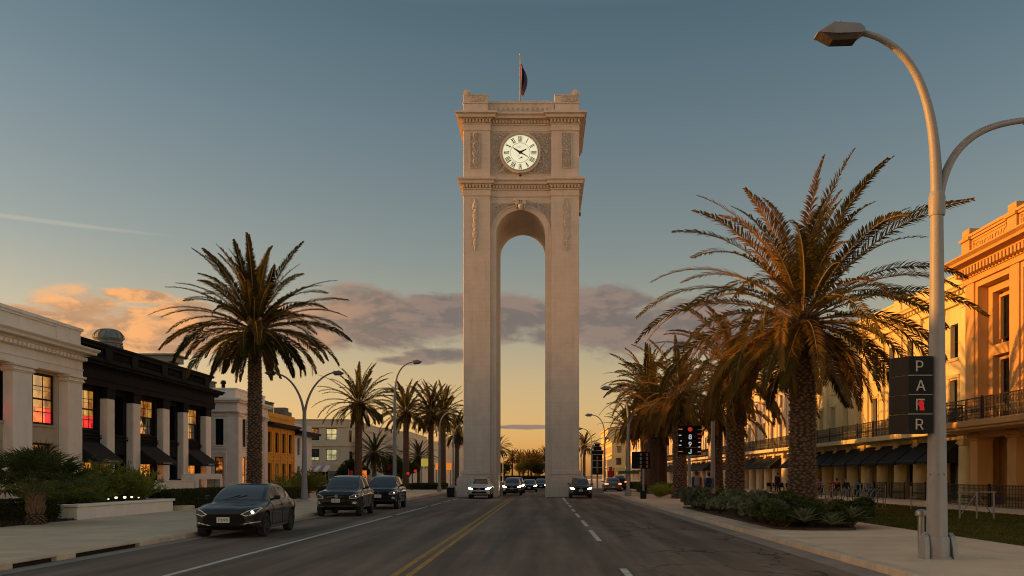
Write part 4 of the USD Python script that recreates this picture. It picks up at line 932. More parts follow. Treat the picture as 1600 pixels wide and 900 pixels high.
# --- right row
def railing(parent, fr, u0, u1, v, z0, z1, along_v=False):
    mb = MB(fr)
    def bar(a, b, za, zb_, w=.012):
        if along_v: mb.box(v - w, v + w, a, b, za, zb_)
        else: mb.box(a, b, v - w, v + w, za, zb_)
    bar(u0, u1, z1 - .05, z1, .03); bar(u0, u1, z0 + .08, z0 + .11, .015); bar(u0, u1, z1 - .20, z1 - .18, .012)
    n = max(2, int((u1 - u0) / .125))
    for k in range(n + 1):
        u = u0 + (u1 - u0) * k / n; bar(u - .011, u + .011, z0, z1 - .05, .011)
    for k in range(n):   # wrought scrolls
        u = u0 + (u1 - u0) * (k + .5) / n
        for zz, r in ((z0 + .32, .055), (z0 + .60, .055), (z0 + .45, .035)):
            a = np.linspace(0, 2 * np.pi, 7)
            p = np.stack([u + r * np.cos(a), np.full(7, v), zz + 1.6 * r * np.sin(a)], 1)
            if along_v: p = p[:, [1, 0, 2]]
            mb.tube(p, .012, 3, cap=False)
    p = part(parent, 'railing', mb, M['iron'], kind='stuff')
    mb = MB(fr)
    for u in (u0, u1 - .05): bar_ = (v - .03, v + .03, u, u + .05) if along_v else (u, u + .05, v - .03, v + .03); mb.box(*bar_, z0, z1 + .06)
    part(parent, 'railing_post', mb, M['iron'], kind='stuff')


def arcade_block(name, label, y0, y1, pitch, H, m, seed, first=None, awn=True, slabz=4.1, cap_step=3):
    r = random.Random(seed)
    b = thing(name, label, 'building')
    us = []; u = first if first else y0 + pitch / 2
    while u < y1 - .4: us.append(u); u += pitch
    holes = [h for u in us for h in ((u + pitch / 2 - .52, u + pitch / 2 + .52, 4.5, 7.4), (u + pitch / 2 - .48, u + pitch / 2 + .48, 8.7, H - 2.5)) if h[1] < y1 - .3]
    part(b, 'upper_wall', wall(MB(FR), y0, y1, slabz + .32, H - 1.2, holes, .5, .1), m)
    for k, h in enumerate(holes): window(b, FR, *h, r.choice([M['glass_dark'], M['glass'], M['glass_dark'], M['glass']]), M['blackm'], 2, 3 if k % 2 == 0 else 2, .30, .1, fw=.06)
    for u in us:
        part(b, 'wall_pilaster', MB(FR).bbox(u - .36, u + .36, 0, .26, slabz + .32, H - 1.75, .02).bbox(u - .44, u + .44, 0, .32, H - 1.75, H - 1.45, .02).bbox(u - .42, u + .42, 0, .32, slabz + .32, slabz + .9, .02), m)
        mb = MB(FR)
        for h in (u + pitch / 2,):
            if h + .7 < y1: mb.box(h - .68, h - .55, .05, .17, 4.45, 7.5); mb.box(h + .55, h + .68, .05, .17, 4.45, 7.5); mb.box(h - .75, h + .75, .05, .22, 7.5, 7.68); mb.box(h - .6, h + .6, .05, .2, 8.5, 8.66)
        if mb.v: part(b, 'window_surround', mb, m, kind='stuff')
    mb = MB(FR).box(y0, y1, -.4, .34, H - 1.45, H - 1.2); mb.box(y0, y1, -.4, .28, H - 1.2, H - .95); mb.prof(y0, y1, cornice_profile(.28, .55, H - .95, .42))
    part(b, 'cornice', mb, m)
    d = MB(FR); n = int((y1 - y0) / .45)
    for k in range(n): d.box(y0 + k * .45 + .05, y0 + k * .45 + .27, .25, .52, H - .99, H - .80)
    part(b, 'dentil_row', d, m, kind='stuff')
    mb = MB(FR).box(y0, y1, -.4, .22, H - .53, H + .25); mb.box(y0, y1, -.45, .30, H + .25, H + .38)
    part(b, 'parapet', mb, m)
    for k, u in enumerate(us):
        if k % cap_step == 0: part(b, 'parapet_block', MB(FR).bbox(u - .5, u + .5, -.42, .34, H - .5, H + .55, .02).bbox(u - .58, u + .58, -.5, .42, H + .55, H + .72, .02), m)
    ends = [y0] + [(a + c) / 2 for a, c in zip(us[:-1], us[1:])] + [y1]
    for a, c in zip(ends[:-1], ends[1:]):
        part(b, 'balcony_slab', MB(FR).bbox(a + .006, c - .006, -.4, 1.5, slabz, slabz + .32, .02), m)
        railing(b, FR, a + .02, c - .02, 1.42, slabz + .32, slabz + 1.4)
    part(b, 'soffit', MB(FR).box(y0, y1, -3.4, -.405, slabz + .01, slabz + .3), m)
    for u in us:
        c = part(b, 'column', MB(FR).lathe([(.50, .16), (.50, .30), (.46, .34), (.46, 1.0), (.44, 3.35), (.40, 3.45)], (u, .1), 18), m, 35)
        part(c, 'capital', MB(FR).bbox(u - .46, u + .46, -.36, .56, 3.45, 3.62, .02).bbox(u - .38, u + .38, -.30, .5, 3.62, slabz, .02), m)
        part(b, 'rear_pier', MB(FR).box(u - .30, u + .30, -3.2, -2.75, .16, slabz), m)
    part(b, 'beam', MB(FR).box(y0, y1, -.25, .35, 3.80, slabz - .004), m)
    for a, c in zip(us[:-1], us[1:]):
        g = r.choice([M['glass_dark'], M['glass_dark'], M['glass_dim'], M['glass'], M['glass_dim']])
        window(b, FR, a + .32, c - .32, .2, 3.4, g, M['blackm'], 3, 1, 0, -3.0, fw=.1)
        if awn: awning(b, FR, a + .16, c - .16, 3.78, 2.62, .30, 1.75, M['canvas'], val=.18)
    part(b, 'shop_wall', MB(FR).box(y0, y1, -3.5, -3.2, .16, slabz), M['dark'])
    part(b, 'roof', MB(FR).box(y0, y1, -14, -.405, H - .6, H - .3), M['roofing'])
    part(b, 'end_wall', MB(FR).box(y1 - .4, y1, -14, -.405, .1, H - .62), m)
    part(b, 'end_wall', MB(FR).box(y0, y0 + .4, -14, -.405, .1, H - .62), m)
    part(b, 'rear_wall', MB(FR).box(y0, y1, -14.4, -14.005, .1, H), m)
    return b


arcade_block('arcade_building', 'long cream arcade building with black awnings and an iron balcony', 47.1, 84, 3.03, 13.2, M['cream'], 1, first=49.25)
arcade_block('arcade_building', 'pale arcade building just beyond the long cream one, partly behind palm trunks', 84.3, 116, 3.4, 12.4, M['cream2'], 2)
arcade_block('arcade_building', 'lower distant arcade building with awnings seen behind the digit sign post', 120, 166, 4.2, 10.8, M['cream2'], 3)
# far building beyond, lit from the left
b = thing('hotel_building', 'distant cream block with sunlit top storey right of the clock tower', 'building')
ff = ((0, 226, 0), (1, 0, 0), (0, -1, 0)); fs = ((18, 0, 0), (0, 1, 0), (-1, 0, 0))
hw_ = [(19.0 + k * 2.6, 20.5 + k * 2.6, z, z + 1.8) for k in range(4) for z in (1.2, 4.6, 7.8)]
part(b, 'front_wall', wall(MB(ff), 18.41, 34, 0, 11, hw_, .4), M['cream'])
for k, h in enumerate(hw_): window(b, ff, *h, (M['glass_dim'], M['glass_dark'], M['glass'])[k % 3], M['blackm'], 2, 1, .2)
hw_ = [(228 + k * 3.2, 229.6 + k * 3.2, z, z + 1.8) for k in range(10) for z in (1.2, 4.6, 7.8)]
part(b, 'street_wall', wall(MB(fs), 226, 262, 0, 11, hw_, .4), M['cream'])
for k, h in enumerate(hw_): window(b, fs, *h, (M['glass_dim'], M['glass_dark'], M['glass'])[k % 3], M['blackm'], 2, 1, .2)
for z in (3.6, 7.0, 10.6): part(b, 'string_course', MB().box(17.6, 34, 225.6, 262, z, z + .3), M['cream'])
part(b, 'upper_storey', MB().bbox(17.2, 30, 229, 258, 11.0, 14.2, .05), M['cream']); part(b, 'roof', MB().box(16.8, 30.4, 228.6, 258.4, 14.2, 14.5), M['cream'])
part(b, 'roof_hut', MB().bbox(22, 26, 232, 240, 14.5, 16.2, .05), M['roofing'])
b = thing('side_block', 'warm pale two storey building seen between lamp posts right of the tower', 'building')
fs = ((20.5, 0, 0), (0, 1, 0), (-1, 0, 0))
hw_ = [(171 + k * 3.4, 172.5 + k * 3.4, z, z + 2.0) for k in range(12) for z in (.8, 4.3, 7.5)]
part(b, 'street_wall', wall(MB(fs), 169, 212, 0, 10.4, hw_, .4), M['cream2'])
for k, h in enumerate(hw_): window(b, fs, *h, (M['glass_dim'], M['glass_dark'], M['glass'])[k % 3], M['blackm'], 2, 1, .25)
part(b, 'front_wall', MB().box(20.9, 40, 169, 169.4, 0, 10.4), M['cream2']); part(b, 'cornice', MB().box(20, 40, 168.5, 212.5, 10.4, 10.9), M['cream2']); part(b, 'string_course', MB().box(20.2, 40, 168.7, 212.3, 3.5, 3.8), M['cream2']); part(b, 'rear_wall', MB().box(20.9, 40, 211.6, 212, 0, 10.4), M['cream2'])
for k in range(3): part(b, 'awning', MB(fs).prof(174 + k * 9, 180 + k * 9, [(0, 3.0), (1.6, 2.4), (1.6, 2.3), (0, 2.9)]), M['red' if k == 1 else 'canvas'])


# --- the pavilion at the right edge
FP = ((23.2, 0, 0), (0, 1, 0), (-1, 0, 0))
b = thing('pavilion_building', 'ochre pavilion with lettered parapet and deep window bays at the right edge', 'building')
bays = [(42.55, 45.65), (38.2, 41.3), (33.85, 36.95), (29.5, 32.6)]
part(b, 'upper_wall', wall(MB(FP), 27, 46.98, 4.5, 12.4, [(a, c, 4.5, 11.8) for a, c in bays], .55), M['ochre'])
for a, c in bays:
    hh = [(a + .75, c - .75, 4.55, 7.8), (a + .75, c - .75, 8.9, 11.1)]
    part(b, 'bay_panel', wall(MB(FP), a, c, 4.5, 11.8, [(a + .45, c - .45, 4.5, 8.05), (a + .45, c - .45, 8.6, 11.4)], .45, -.56), M['ochre'])
    mb = MB(FP)
    for h in hh:
        mb.box(h[0] - .12, h[0], -1.0, -.82, h[2], h[3]); mb.box(h[1], h[1] + .12, -1.0, -.82, h[2], h[3]); mb.box(h[0] - .12, h[1] + .12, -1.0, -.82, h[3], h[3] + .14)
        mb.box(a + .2, h[0] - .12, -1.2, -1.02, h[2] - .3, h[3] + .3); mb.box(h[1] + .12, c - .2, -1.2, -1.02, h[2] - .3, h[3] + .3); mb.box(a + .2, c - .2, -1.2, -1.02, h[3] + .14, h[3] + .6)
    part(b, 'window_surround', mb, M['ochre'], kind='stuff')
    for h in hh: window(b, FP, *h, M['glass_dark'], M['blackm'], 2, 3, .06, -.95, fw=.07)
for u in [46.3] + [(p[0] + q[1]) / 2 for p, q in zip(bays[:-1], bays[1:])]:
    part(b, 'wall_pilaster', MB(FP).bbox(u - .40, u + .40, -.1, .10, 4.5, 12.1, .02), M['ochre'])
mb = MB(FP).box(27, 47.0, -.6, .16, 12.1, 12.4); mb.prof(27, 47.55, cornice_profile(.2, .95, 12.82, .55)); mb.box(27, 47.05, -.6, .24, 12.4, 12.82)
part(b, 'cornice', mb, M['ochre'])
for k in range(58): part(b, 'bracket', MB(FP).bbox(28.2 + k * .325, 28.2 + k * .325 + .17, .2, .62, 12.46, 12.80, .02), M['ochre'])
mb = MB(FP).box(27, 46.6, -.5, .08, 13.35, 14.45); mb.box(27, 46.7, -.55, .18, 14.45, 14.58); mb.box(27, 46.75, -.6, .26, 14.58, 14.72)
part(b, 'parapet', mb, M['ochre'])
for u in (46.55, 41.95, 37.4, 33.0): part(b, 'parapet_block', MB(FP).bbox(u - .42, u + .42, -.6, .22, 13.36, 14.78, .02).bbox(u - .52, u + .52, -.7, .34, 14.45, 14.62, .02).bbox(u - .38, u + .38, -.55, .2, 14.78, 15.1, .02), M['ochre'])
for a, c in ((42.6, 45.9), (38.0, 41.3), (33.5, 36.9)):
    mb = MB(FP)
    for p in ((a, a + .06, 13.5, 14.35), (c - .06, c, 13.5, 14.35), (a, c, 14.3, 14.36), (a, c, 13.46, 13.52)): mb.box(p[0], p[1], .04, .13, p[2], p[3])
    part(b, 'panel_frame', mb, M['ochre'], kind='stuff')
lettering(b, 'IEROBIVO', .52, FP, 44.25, .08, 13.66, M['ochre'], .05, flip=True, squeeze=.92)
lettering(b, 'IB', .52, FP, 40.9, .08, 13.66, M['ochre'], .05, flip=True, squeeze=.92)
for a, c in ((42.0, 47.1), (37.5, 41.99), (33.0, 37.49), (27, 32.99)):
    part(b, 'balcony_slab', MB(FP).bbox(a, c, -.6, 1.75, 4.18, 4.5, .03).bbox(a, c, -.6, 1.62, 4.05, 4.18, .02), M['ochre'])
    railing(b, FP, a + .03, c - .03, 1.64, 4.5, 5.6)
railing(b, FP, -.2, 1.6, 47.0, 4.5, 5.6, True)
for k, u in enumerate((46.1, 42.35, 38.0, 33.6, 29.2)):
    p = part(b, 'pier', MB(FP).bbox(u - .42, u + .42, -.85, 0.0, .16, 3.62, .02).bbox(u - .5, u + .5, -.92, .08, .16, .42, .02), M['ochre'])
    part(p, 'capital', MB(FP).bbox(u - .48, u + .48, -.9, .06, 3.62, 3.74, .02).bbox(u - .56, u + .56, -.95, .14, 3.74, 3.95, .02).bbox(u - .46, u + .46, -.9, .04, 3.95, 4.05, .01), M['ochre'])
part(b, 'beam', MB(FP).box(27, 46.9, -.9, -.05, 3.75, 4.045), M['ochre'])
part(b, 'soffit', MB(FP).box(27, 46.9, -3, -.91, 3.9, 4.04), M['ochre'])
hh = [(43.3, 45.1, .2, 3.6), (38.9, 41.4, .2, 3.6), (34.5, 37.1, .2, 3.6)]
part(b, 'shop_wall', wall(MB(FP), 27, 46.9, .16, 3.9, hh, .3, -1.6), M['ochre'])
for h in hh:
    d_ = part(b, 'door', MB(FP).box(h[0], h[0] + .14, -1.75, -1.6, .2, 3.6).box(h[1] - .14, h[1], -1.75, -1.6, .2, 3.6).box(h[0] + .14, h[1] - .14, -1.75, -1.6, 2.85, 2.98).box(h[0] + .14, h[1] - .14, -1.75, -1.6, 3.46, 3.6), M['beige'])
    part(d_, 'leaf', MB(FP).box(h[0] + .14, h[0] + .26, -1.8, -1.7, .2, 2.85).box(h[1] - .26, h[1] - .14, -1.8, -1.7, .2, 2.85).box(h[0] + .26, h[1] - .26, -1.8, -1.7, 2.72, 2.85).box(h[0] + .26, h[1] - .26, -1.8, -1.7, .2, .5), M['blackm'])
    part(d_, 'pane', MB(FP).box(h[0] + .2, h[1] - .2, -1.78, -1.76, .3, 2.8), M['glass_dim'])
    sg = part(b, 'shop_sign', MB(FP).bbox(h[0] + .16, h[1] - .16, -1.74, -1.52, 2.99, 3.45, .01), M['blackm'])
    lettering(sg, 'JMAmang', .2, FP, (h[0] + h[1]) / 2, -1.515, 3.14, M['letter'], .01, flip=True, bold=True)
part(b, 'side_wall', MB(FP).box(46.6, 46.98, -1.0, -.56, 4.5, 12.4), M['ochre'])
part(b, 'side_wall', MB(FP).box(46.5, 46.9, -15, -1.01, 0, 13.3), M['ochre']); part(b, 'side_wall', MB(FP).box(27, 27.4, -15, -1.01, 0, 13.3), M['ochre']); part(b, 'rear_wall', MB(FP).box(27, 46.9, -15.4, -15.01, 0, 13.3), M['ochre'])
part(b, 'roof', MB(FP).box(27.4, 46.5, -15, -.61, 13.0, 13.3), M['roofing'])


# iron fences and terrace things
def terrace_fence(u0, u1, x, label):
    t = thing('iron_fence', label, 'fence')
    railing(t, ((x, 0, 0), (0, 1, 0), (-1, 0, 0)), u0, u1, 0, .16, 1.25)


terrace_fence(42.0, 46.6, 21.9, 'black iron fence with scrolls before the pavilion door')
terrace_fence(36.5, 41.9, 21.9, 'black iron fence nearest the right edge of the photo')
for k, u in enumerate((49.8, 52.8, 55.8, 58.8)):
    terrace_fence(u, u + 2.2, 23.6, ('black iron fence between the arcade columns, beside the pavilion', 'black iron fence between arcade columns, second from the pavilion', 'black iron fence between arcade columns, just left of the near lamp post', 'black iron fence between arcade columns behind the bicycle stands')[k])
# ------------------------------------------------------------------ palms and plants
def frond(rng, L, el0, az, droop, npairs, leaf, w, r0=.3, twist=0., z0=0., rach=.035):
    """One feather leaf: a curved rib with two rows of folded leaflets. Returns (rib, leaflets)."""
    n = 14; t = np.linspace(0, 1, n); el = el0 - droop * t ** 1.5
    d = np.stack([np.cos(el), 0 * el, np.sin(el)], 1) * (L / (n - 1))
    P = np.vstack([[0, 0, 0], np.cumsum((d[1:] + d[:-1]) / 2, 0)]) + [r0 * math.cos(el0), 0, r0 * math.sin(el0) * .6 + z0]
    P[:, 1] += twist * .25 * L * t ** 2
    mb = MB().tube(P, rach * (1.05 - .85 * t), 4, cap=False)
    s = np.linspace(.13, 1, npairs); s = np.repeat(s, 2) + rng.uniform(-.006, .006, 2 * npairs); s = np.clip(s, 0, .999)
    side = np.tile([-1.0, 1.0], npairs)
    k = s * (n - 1); i = np.minimum(k.astype(int), n - 2); f = (k - i)[:, None]
    p = P[i] * (1 - f) + P[i + 1] * f
    T = P[i + 1] - P[i]; T /= np.linalg.norm(T, axis=1, keepdims=True)
    S = np.tile([0, 1.0, 0], (len(s), 1)); S -= T * (S * T).sum(1, keepdims=True); S /= np.linalg.norm(S, axis=1, keepdims=True); U = np.cross(T, S)
    phi = twist * s * 1.2
    S, U = S * np.cos(phi)[:, None] + U * np.sin(phi)[:, None], U * np.cos(phi)[:, None] - S * np.sin(phi)[:, None]
    fwd = (.55 + .55 * s + rng.uniform(-.12, .12, len(s)))[:, None]; lift = (.32 + rng.uniform(-.22, .22, len(s)))[:, None]
    D = T * fwd + S * side[:, None] * (.95 - .35 * s)[:, None] + U * lift; D /= np.linalg.norm(D, axis=1, keepdims=True)
    ln = leaf * (np.clip(np.sin(np.pi * (s * .86 + .10)), .12, 1) ** .7 * rng.uniform(.85, 1.12, len(s)))[:, None]
    W = np.cross(D, U); W /= np.linalg.norm(W, axis=1, keepdims=True) + 1e-9; W *= w
    mid = p + D * ln * .45; tip = p + D * ln + np.array([0, 0, -1]) * ln * .24
    v = np.stack([p - W * .5, p + W * .5, mid - W, mid + W, tip], 1).reshape(-1, 3)
    o = np.arange(len(s))[:, None] * 5
    f = np.stack([o + [0, 1, 3], o + [0, 3, 2], o + [2, 3, 4]], 1).reshape(-1, 3)
    R = np.array([[math.cos(az), -math.sin(az), 0], [math.sin(az), math.cos(az), 0], [0, 0, 1]])
    rv, rf = mb.arrays()
    return (rv @ R.T, rf), (v @ R.T, f)


def feather_palm(path, seed, H, r, L, nf, npairs, leaf, w, mats, lo=-.55, hi=1.45, droop=(.25, 1.15), rows=80, per=24, boot=1.2, thin=1.0, dry=0.0):
    rng = np.random.default_rng(seed); rnd = random.Random(seed)
    z = np.linspace(0, H - boot, 24); bend = .06 * np.sin(z / H * 2.4)
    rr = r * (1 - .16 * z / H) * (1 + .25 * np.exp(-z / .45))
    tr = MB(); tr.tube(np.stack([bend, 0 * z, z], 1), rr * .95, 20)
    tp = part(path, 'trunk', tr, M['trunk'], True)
    sc = MB()
    for j in range(rows):
        zz = (j + .5) / rows * (H - boot - .05); rad = float(np.interp(zz, z, rr)); hh = (H - boot) / rows
        for k in range(per):
            a = 2 * math.pi * (k + .5 * (j % 2)) / per + rnd.uniform(-.14, .14); wd = math.pi / per * rnd.uniform(.70, 1.05); o = rad * (.93); q = rad * rnd.uniform(1.07, 1.17); zc = zz + rnd.uniform(-.35, .35) * hh
            bx = float(np.interp(zz, z, bend))
            def P(aa, ra, zv): return [bx + ra * math.cos(aa), ra * math.sin(aa), zv]
            sc.add([P(a - wd, o, zc), P(a, o, zc - hh * .62), P(a + wd, o, zc), P(a, o, zc + hh * .62), P(a, q, zc + hh * .22)], [[0, 1, 4], [1, 2, 4], [2, 3, 4], [3, 0, 4]])
    part(tp, 'leaf_scars', sc, M['scar'], kind='stuff')
    # the swollen head of cut leaf bases
    rt = float(rr[-1]); bt = MB()
    hb = [(rt * .95, H - boot - .25), (rt * 1.15, H - boot + .05), (rt * 1.38, H - boot * .55), (rt * 1.30, H - boot * .2), (rt * .8, H + .15), (0, H + .3)]
    bp = part(path, 'leaf_base_head', MB().lathe(hb, (float(bend[-1]), 0), 18), M['boot'], True)
    for j in range(11):
        zz = H - boot + boot * 1.05 * j / 11 - .1; rad = float(np.interp(zz, [h[1] for h in hb], [h[0] for h in hb])); n = 17
        for k in range(n):
            a = 2 * math.pi * (k + .5 * (j % 2)) / n + rnd.uniform(-.08, .08); wd = .15; ln = rnd.uniform(.10, .30); up = rnd.uniform(.10, .26)
            c = np.array([float(bend[-1]) + rad * .9 * math.cos(a), rad * .9 * math.sin(a), zz]); e = np.array([math.cos(a), math.sin(a), 0]); s = np.array([-math.sin(a), math.cos(a), 0]) * rad * wd
            bt.add([c - s, c + s, c + e * ln * .6 + [0, 0, -.06], c + e * (ln + .06) + s * .5 + [0, 0, up], c + e * (ln + .06) - s * .5 + [0, 0, up]], [[0, 1, 2], [0, 2, 4], [1, 3, 2], [2, 3, 4], [0, 4, 1], [1, 4, 3]])
    part(bp, 'leaf_stubs', bt, M['boot'], kind='stuff')
    ga = math.pi * (3 - math.sqrt(5))
    for k in range(nf):
        q = (k + .5) / nf; el0 = hi - (hi - lo) * q ** .85 + rnd.uniform(-.10, .10); az = k * ga + rnd.uniform(-.2, .2)
        dr = droop[0] + (droop[1] - droop[0]) * q ** .8 + rnd.uniform(-.14, .18); ll = L * rnd.uniform(.84, 1.06) * (.82 + .28 * math.sin(math.pi * min(1, q * .9 + .15)))
        if el0 < -.15: ll *= .85; dr = min(dr, 1.35 + el0)
        rib, lf = frond(rng, ll, el0, az, dr, npairs, leaf * rnd.uniform(.9, 1.1), w, r0=rt * .8, twist=rnd.uniform(-.8, .8), z0=H - .05 - .25 * q, rach=.034 * thin)
        rib[0][:, 0] += float(bend[-1]); lf[0][:, 0] += float(bend[-1])
        pick = rnd.random()
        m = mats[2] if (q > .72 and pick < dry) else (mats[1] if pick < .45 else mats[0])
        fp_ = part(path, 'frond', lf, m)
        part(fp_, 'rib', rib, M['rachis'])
    for k in range(int(5 + 6 * dry)):
        rib, lf = frond(rng, L * rnd.uniform(.45, .62), -.75 + rnd.uniform(-.3, .3), rnd.uniform(0, 6.28), .55, npairs // 2, leaf * .7, w, r0=rt * .8, twist=rnd.uniform(-.6, .6), z0=H - .45, rach=.03 * thin)
        fp_ = part(path, 'frond', lf, M['dead'], label='dead hanging frond')
        part(fp_, 'rib', rib, M['rachis'])
    return path


p = thing('palm_tree', 'big date palm with thick trunk and arching rusty fronds, nearest on the right', 'palm tree', loc=(9.95, 33.0, .1))
feather_palm(p, 11, 7.75, .535, 5.95, 98, 76, .60, .029, (M['olive'], M['dry'], M['dry']), lo=-.55, hi=1.52, droop=(.55, 1.95), rows=60, per=12, boot=1.5, dry=.6)
p = thing('palm_tree', 'tall slender green palm behind the parked matte black car', 'palm tree', loc=(-17.0, 50.0, .1))
feather_palm(p, 12, 10.3, .44, 5.2, 92, 70, .56, .036, (M['green'], M['olive'], M['olive']), lo=-.40, hi=1.5, droop=(.45, 1.55), rows=88, per=9, boot=1.2, dry=.2)
p = thing('palm_tree', 'rusty drooping palm directly behind the biggest palm, at the planting bed end', 'palm tree', loc=(9.7, 43.5, .1))
feather_palm(p, 13, 6.9, .50, 4.5, 60, 46, .50, .036, (M['olive'], M['dry'], M['dry']), lo=-.55, hi=1.40, droop=(.55, 1.75), rows=52, per=11, boot=1.2, dry=.8)
rust = p
p = thing('palm_tree', 'lone green palm behind the two parked dark SUVs', 'palm tree', loc=(-17.0, 78.0, .1))
feather_palm(p, 14, 8.3, .36, 3.9, 54, 34, .46, .046, (M['green'], M['olive'], M['olive']), lo=-.50, hi=1.5, droop=(.42, 1.4), rows=60, per=8, boot=1.1, dry=.3)
grn = p
P_ = 'palm_tree'
GR, GL = 'palms along the right pavement', 'palms along the left pavement'
copy(grn, P_, 'palm just right of the tall lamp post with one arm, left side', 'palm tree', GL, (-16.2, 100, .1), 70, (1.02, 1.02, 1.10))
copy(grn, P_, 'left palm of the close pair standing just left of the tower', 'palm tree', GL, (-13.6, 103, .1), 150, (1.0, 1.0, 1.12))
copy(grn, P_, 'right palm of the close pair standing just left of the tower', 'palm tree', GL, (-13.0, 110, .1), 260, (1.08, 1.08, 1.16))
copy(grn, P_, 'low palm touching the left edge of the tower', 'palm tree', GL, (-13.4, 131, .1), 20, (.95, .95, 1.0))
copy(grn, P_, 'small dark palm in front of the pale block beyond the second palm', 'palm tree', None, (-20.5, 140, -2.2), 200, (.85, .85, .85))
copy(grn, P_, 'short dark palm before the tan block with an orange-lit strip window', 'palm tree', None, (-23.5, 118, -2.6), 40, (.9, .9, .9))
copy(rust, P_, 'palm on the lawn seen between the two rusty palm trunks', 'palm tree', GR, (14.0, 69, .1), 120, 1.0)
copy(rust, P_, 'palm with a flared pale trunk foot left of the digit sign post', 'palm tree', GR, (9.4, 59, .1), 230, (1.0, 1.0, 1.05))
copy(rust, P_, 'left palm of the pair of bare trunks left of the flared one', 'palm tree', GR, (9.6, 75, .1), 60, (1.0, 1.0, 1.12))
copy(rust, P_, 'right palm of the pair of bare trunks left of the flared one', 'palm tree', GR, (10.6, 77, .1), 10, (.95, .95, 1.05))
copy(grn, P_, 'tall green-crowned palm rising above the rusty ones, right side', 'palm tree', GR, (10.4, 86, .1), 95, (1.12, 1.12, 1.28))
copy(rust, P_, 'palm behind the asymmetrical lamp post right of the tower', 'palm tree', GR, (11.5, 97, .1), 170, (1.0, 1.0, 1.15))
copy(grn, P_, 'far palm against the distant cream block', 'palm tree', GR, (12.0, 122, .1), 300, (1, 1, 1))
copy(grn, P_, 'far palm touching the right edge of the tower', 'palm tree', GR, (8.9, 190, .1), 45, (1, 1, 1.0))
LB = ['tall palm at the left of the arch opening, far down the road', 'second palm from the left in the far grove', 'bushy palm in the middle of the far grove', 'palm right of the middle in the far grove', 'low palm of the far grove, behind the others', 'palm near the right pillar in the far grove', 'rightmost palm of the far grove seen through the arch', 'small palm at the back of the far grove', 'palm leaning over the middle of the far grove']
for k, (x, y, s, g) in enumerate(((-12.2, 225, 1.05, grn), (-9.8, 262, .85, grn), (-6.6, 270, .88, rust), (-4.0, 266, .95, rust), (-8.2, 285, .9, grn), (-1.6, 264, .92, rust), (.6, 268, .95, grn), (-5.4, 292, .9, grn), (-2.8, 280, 1.0, rust))):
    copy(g, P_, LB[k], 'palm tree', 'far grove through the arch', (x, y, .1), 37 * k, s)


def leaf_cloud(pts, size, rng, flat=.0):
    n = len(pts); a = rng.normal(size=(n, 3)); a[:, 2] *= 1 - flat; a /= np.linalg.norm(a, axis=1, keepdims=True); b = np.cross(a, rng.normal(size=(n, 3))); b /= np.linalg.norm(b, axis=1, keepdims=True)
    s = (size * rng.uniform(.6, 1.3, n))[:, None]
    v = np.stack([pts - a * s, pts + b * s * .45, pts + a * s, pts - b * s * .45], 1).reshape(-1, 3)
    return v, np.arange(4 * n).reshape(-1, 4)


def hedge(label, x0, x1, y0, y1, z0, z1, n, size, seed, m='hedge'):
    t = thing('hedge', label, 'hedge')
    rng = np.random.default_rng(seed)
    part(t, 'branches', MB().box(x0 + .1, x1 - .1, y0 + .1, y1 - .1, z0, z1 - .10), M['hedge_core'])
    A = np.array([(x1 - x0) * (y1 - y0), (y1 - y0) * (z1 - z0), (y1 - y0) * (z1 - z0), (x1 - x0) * (z1 - z0), (x1 - x0) * (z1 - z0)]); c = rng.choice(5, n, p=A / A.sum())
    p = np.stack([rng.uniform(x0, x1, n), rng.uniform(y0, y1, n), rng.uniform(z0, z1, n)], 1)
    off = np.abs(rng.normal(0, .05, n)) * -1 + .02
    p[c == 0, 2] = z1 + off[c == 0] + .06 * (meshkit.noise(p[c == 0] * 2.3, 1) - .5); p[c == 1, 0] = x1 + off[c == 1]; p[c == 2, 0] = x0 - off[c == 2]; p[c == 3, 1] = y0 - off[c == 3]; p[c == 4, 1] = y1 + off[c == 4]
    p += .10 * (np.stack([meshkit.noise(p * 1.7, k + 3) for k in range(3)], 1) - .5)
    part(t, 'leaves', leaf_cloud(p, size, rng), M[m])
    return t


M['hedge_core'] = mat('hedge_branches', (.012, .014, .006), .95, .3, 6)
hedge('clipped dark hedge behind the small fan palm', -25, -17.0, 29.0, 30.1, .15, .86, 9000, .05, 1)
hedge('clipped hedge between the white planter and the black car', -18.4, -17.0, 39.3, 48.5, .12, 1.02, 9000, .055, 2)
hedge('clipped hedge between the black car and the double lamp post', -18.2, -17.0, 51.5, 62, .12, .86, 6000, .065, 3)
hedge('low hedge behind the parked SUVs left of the kerb', -17.6, -16.9, 66, 84, .12, .8, 5000, .08, 4)
hedge('low hedge at the foot of the pair of palms left of the tower', -15.2, -11.4, 96, 101.5, .12, .8, 4000, .09, 5)
hedge('distant hedge across the end of the road', -16, 6, 248, 252, 0, 1.6, 4000, .25, 6)
hedge('low hedge before the distant parked car on the right', 10.6, 14, 98, 108, .12, .9, 2500, .1, 7)
hedge('hedge at the foot of the pair of bare palm trunks on the right', 9, 13, 80, 83, .12, .9, 2500, .09, 8)


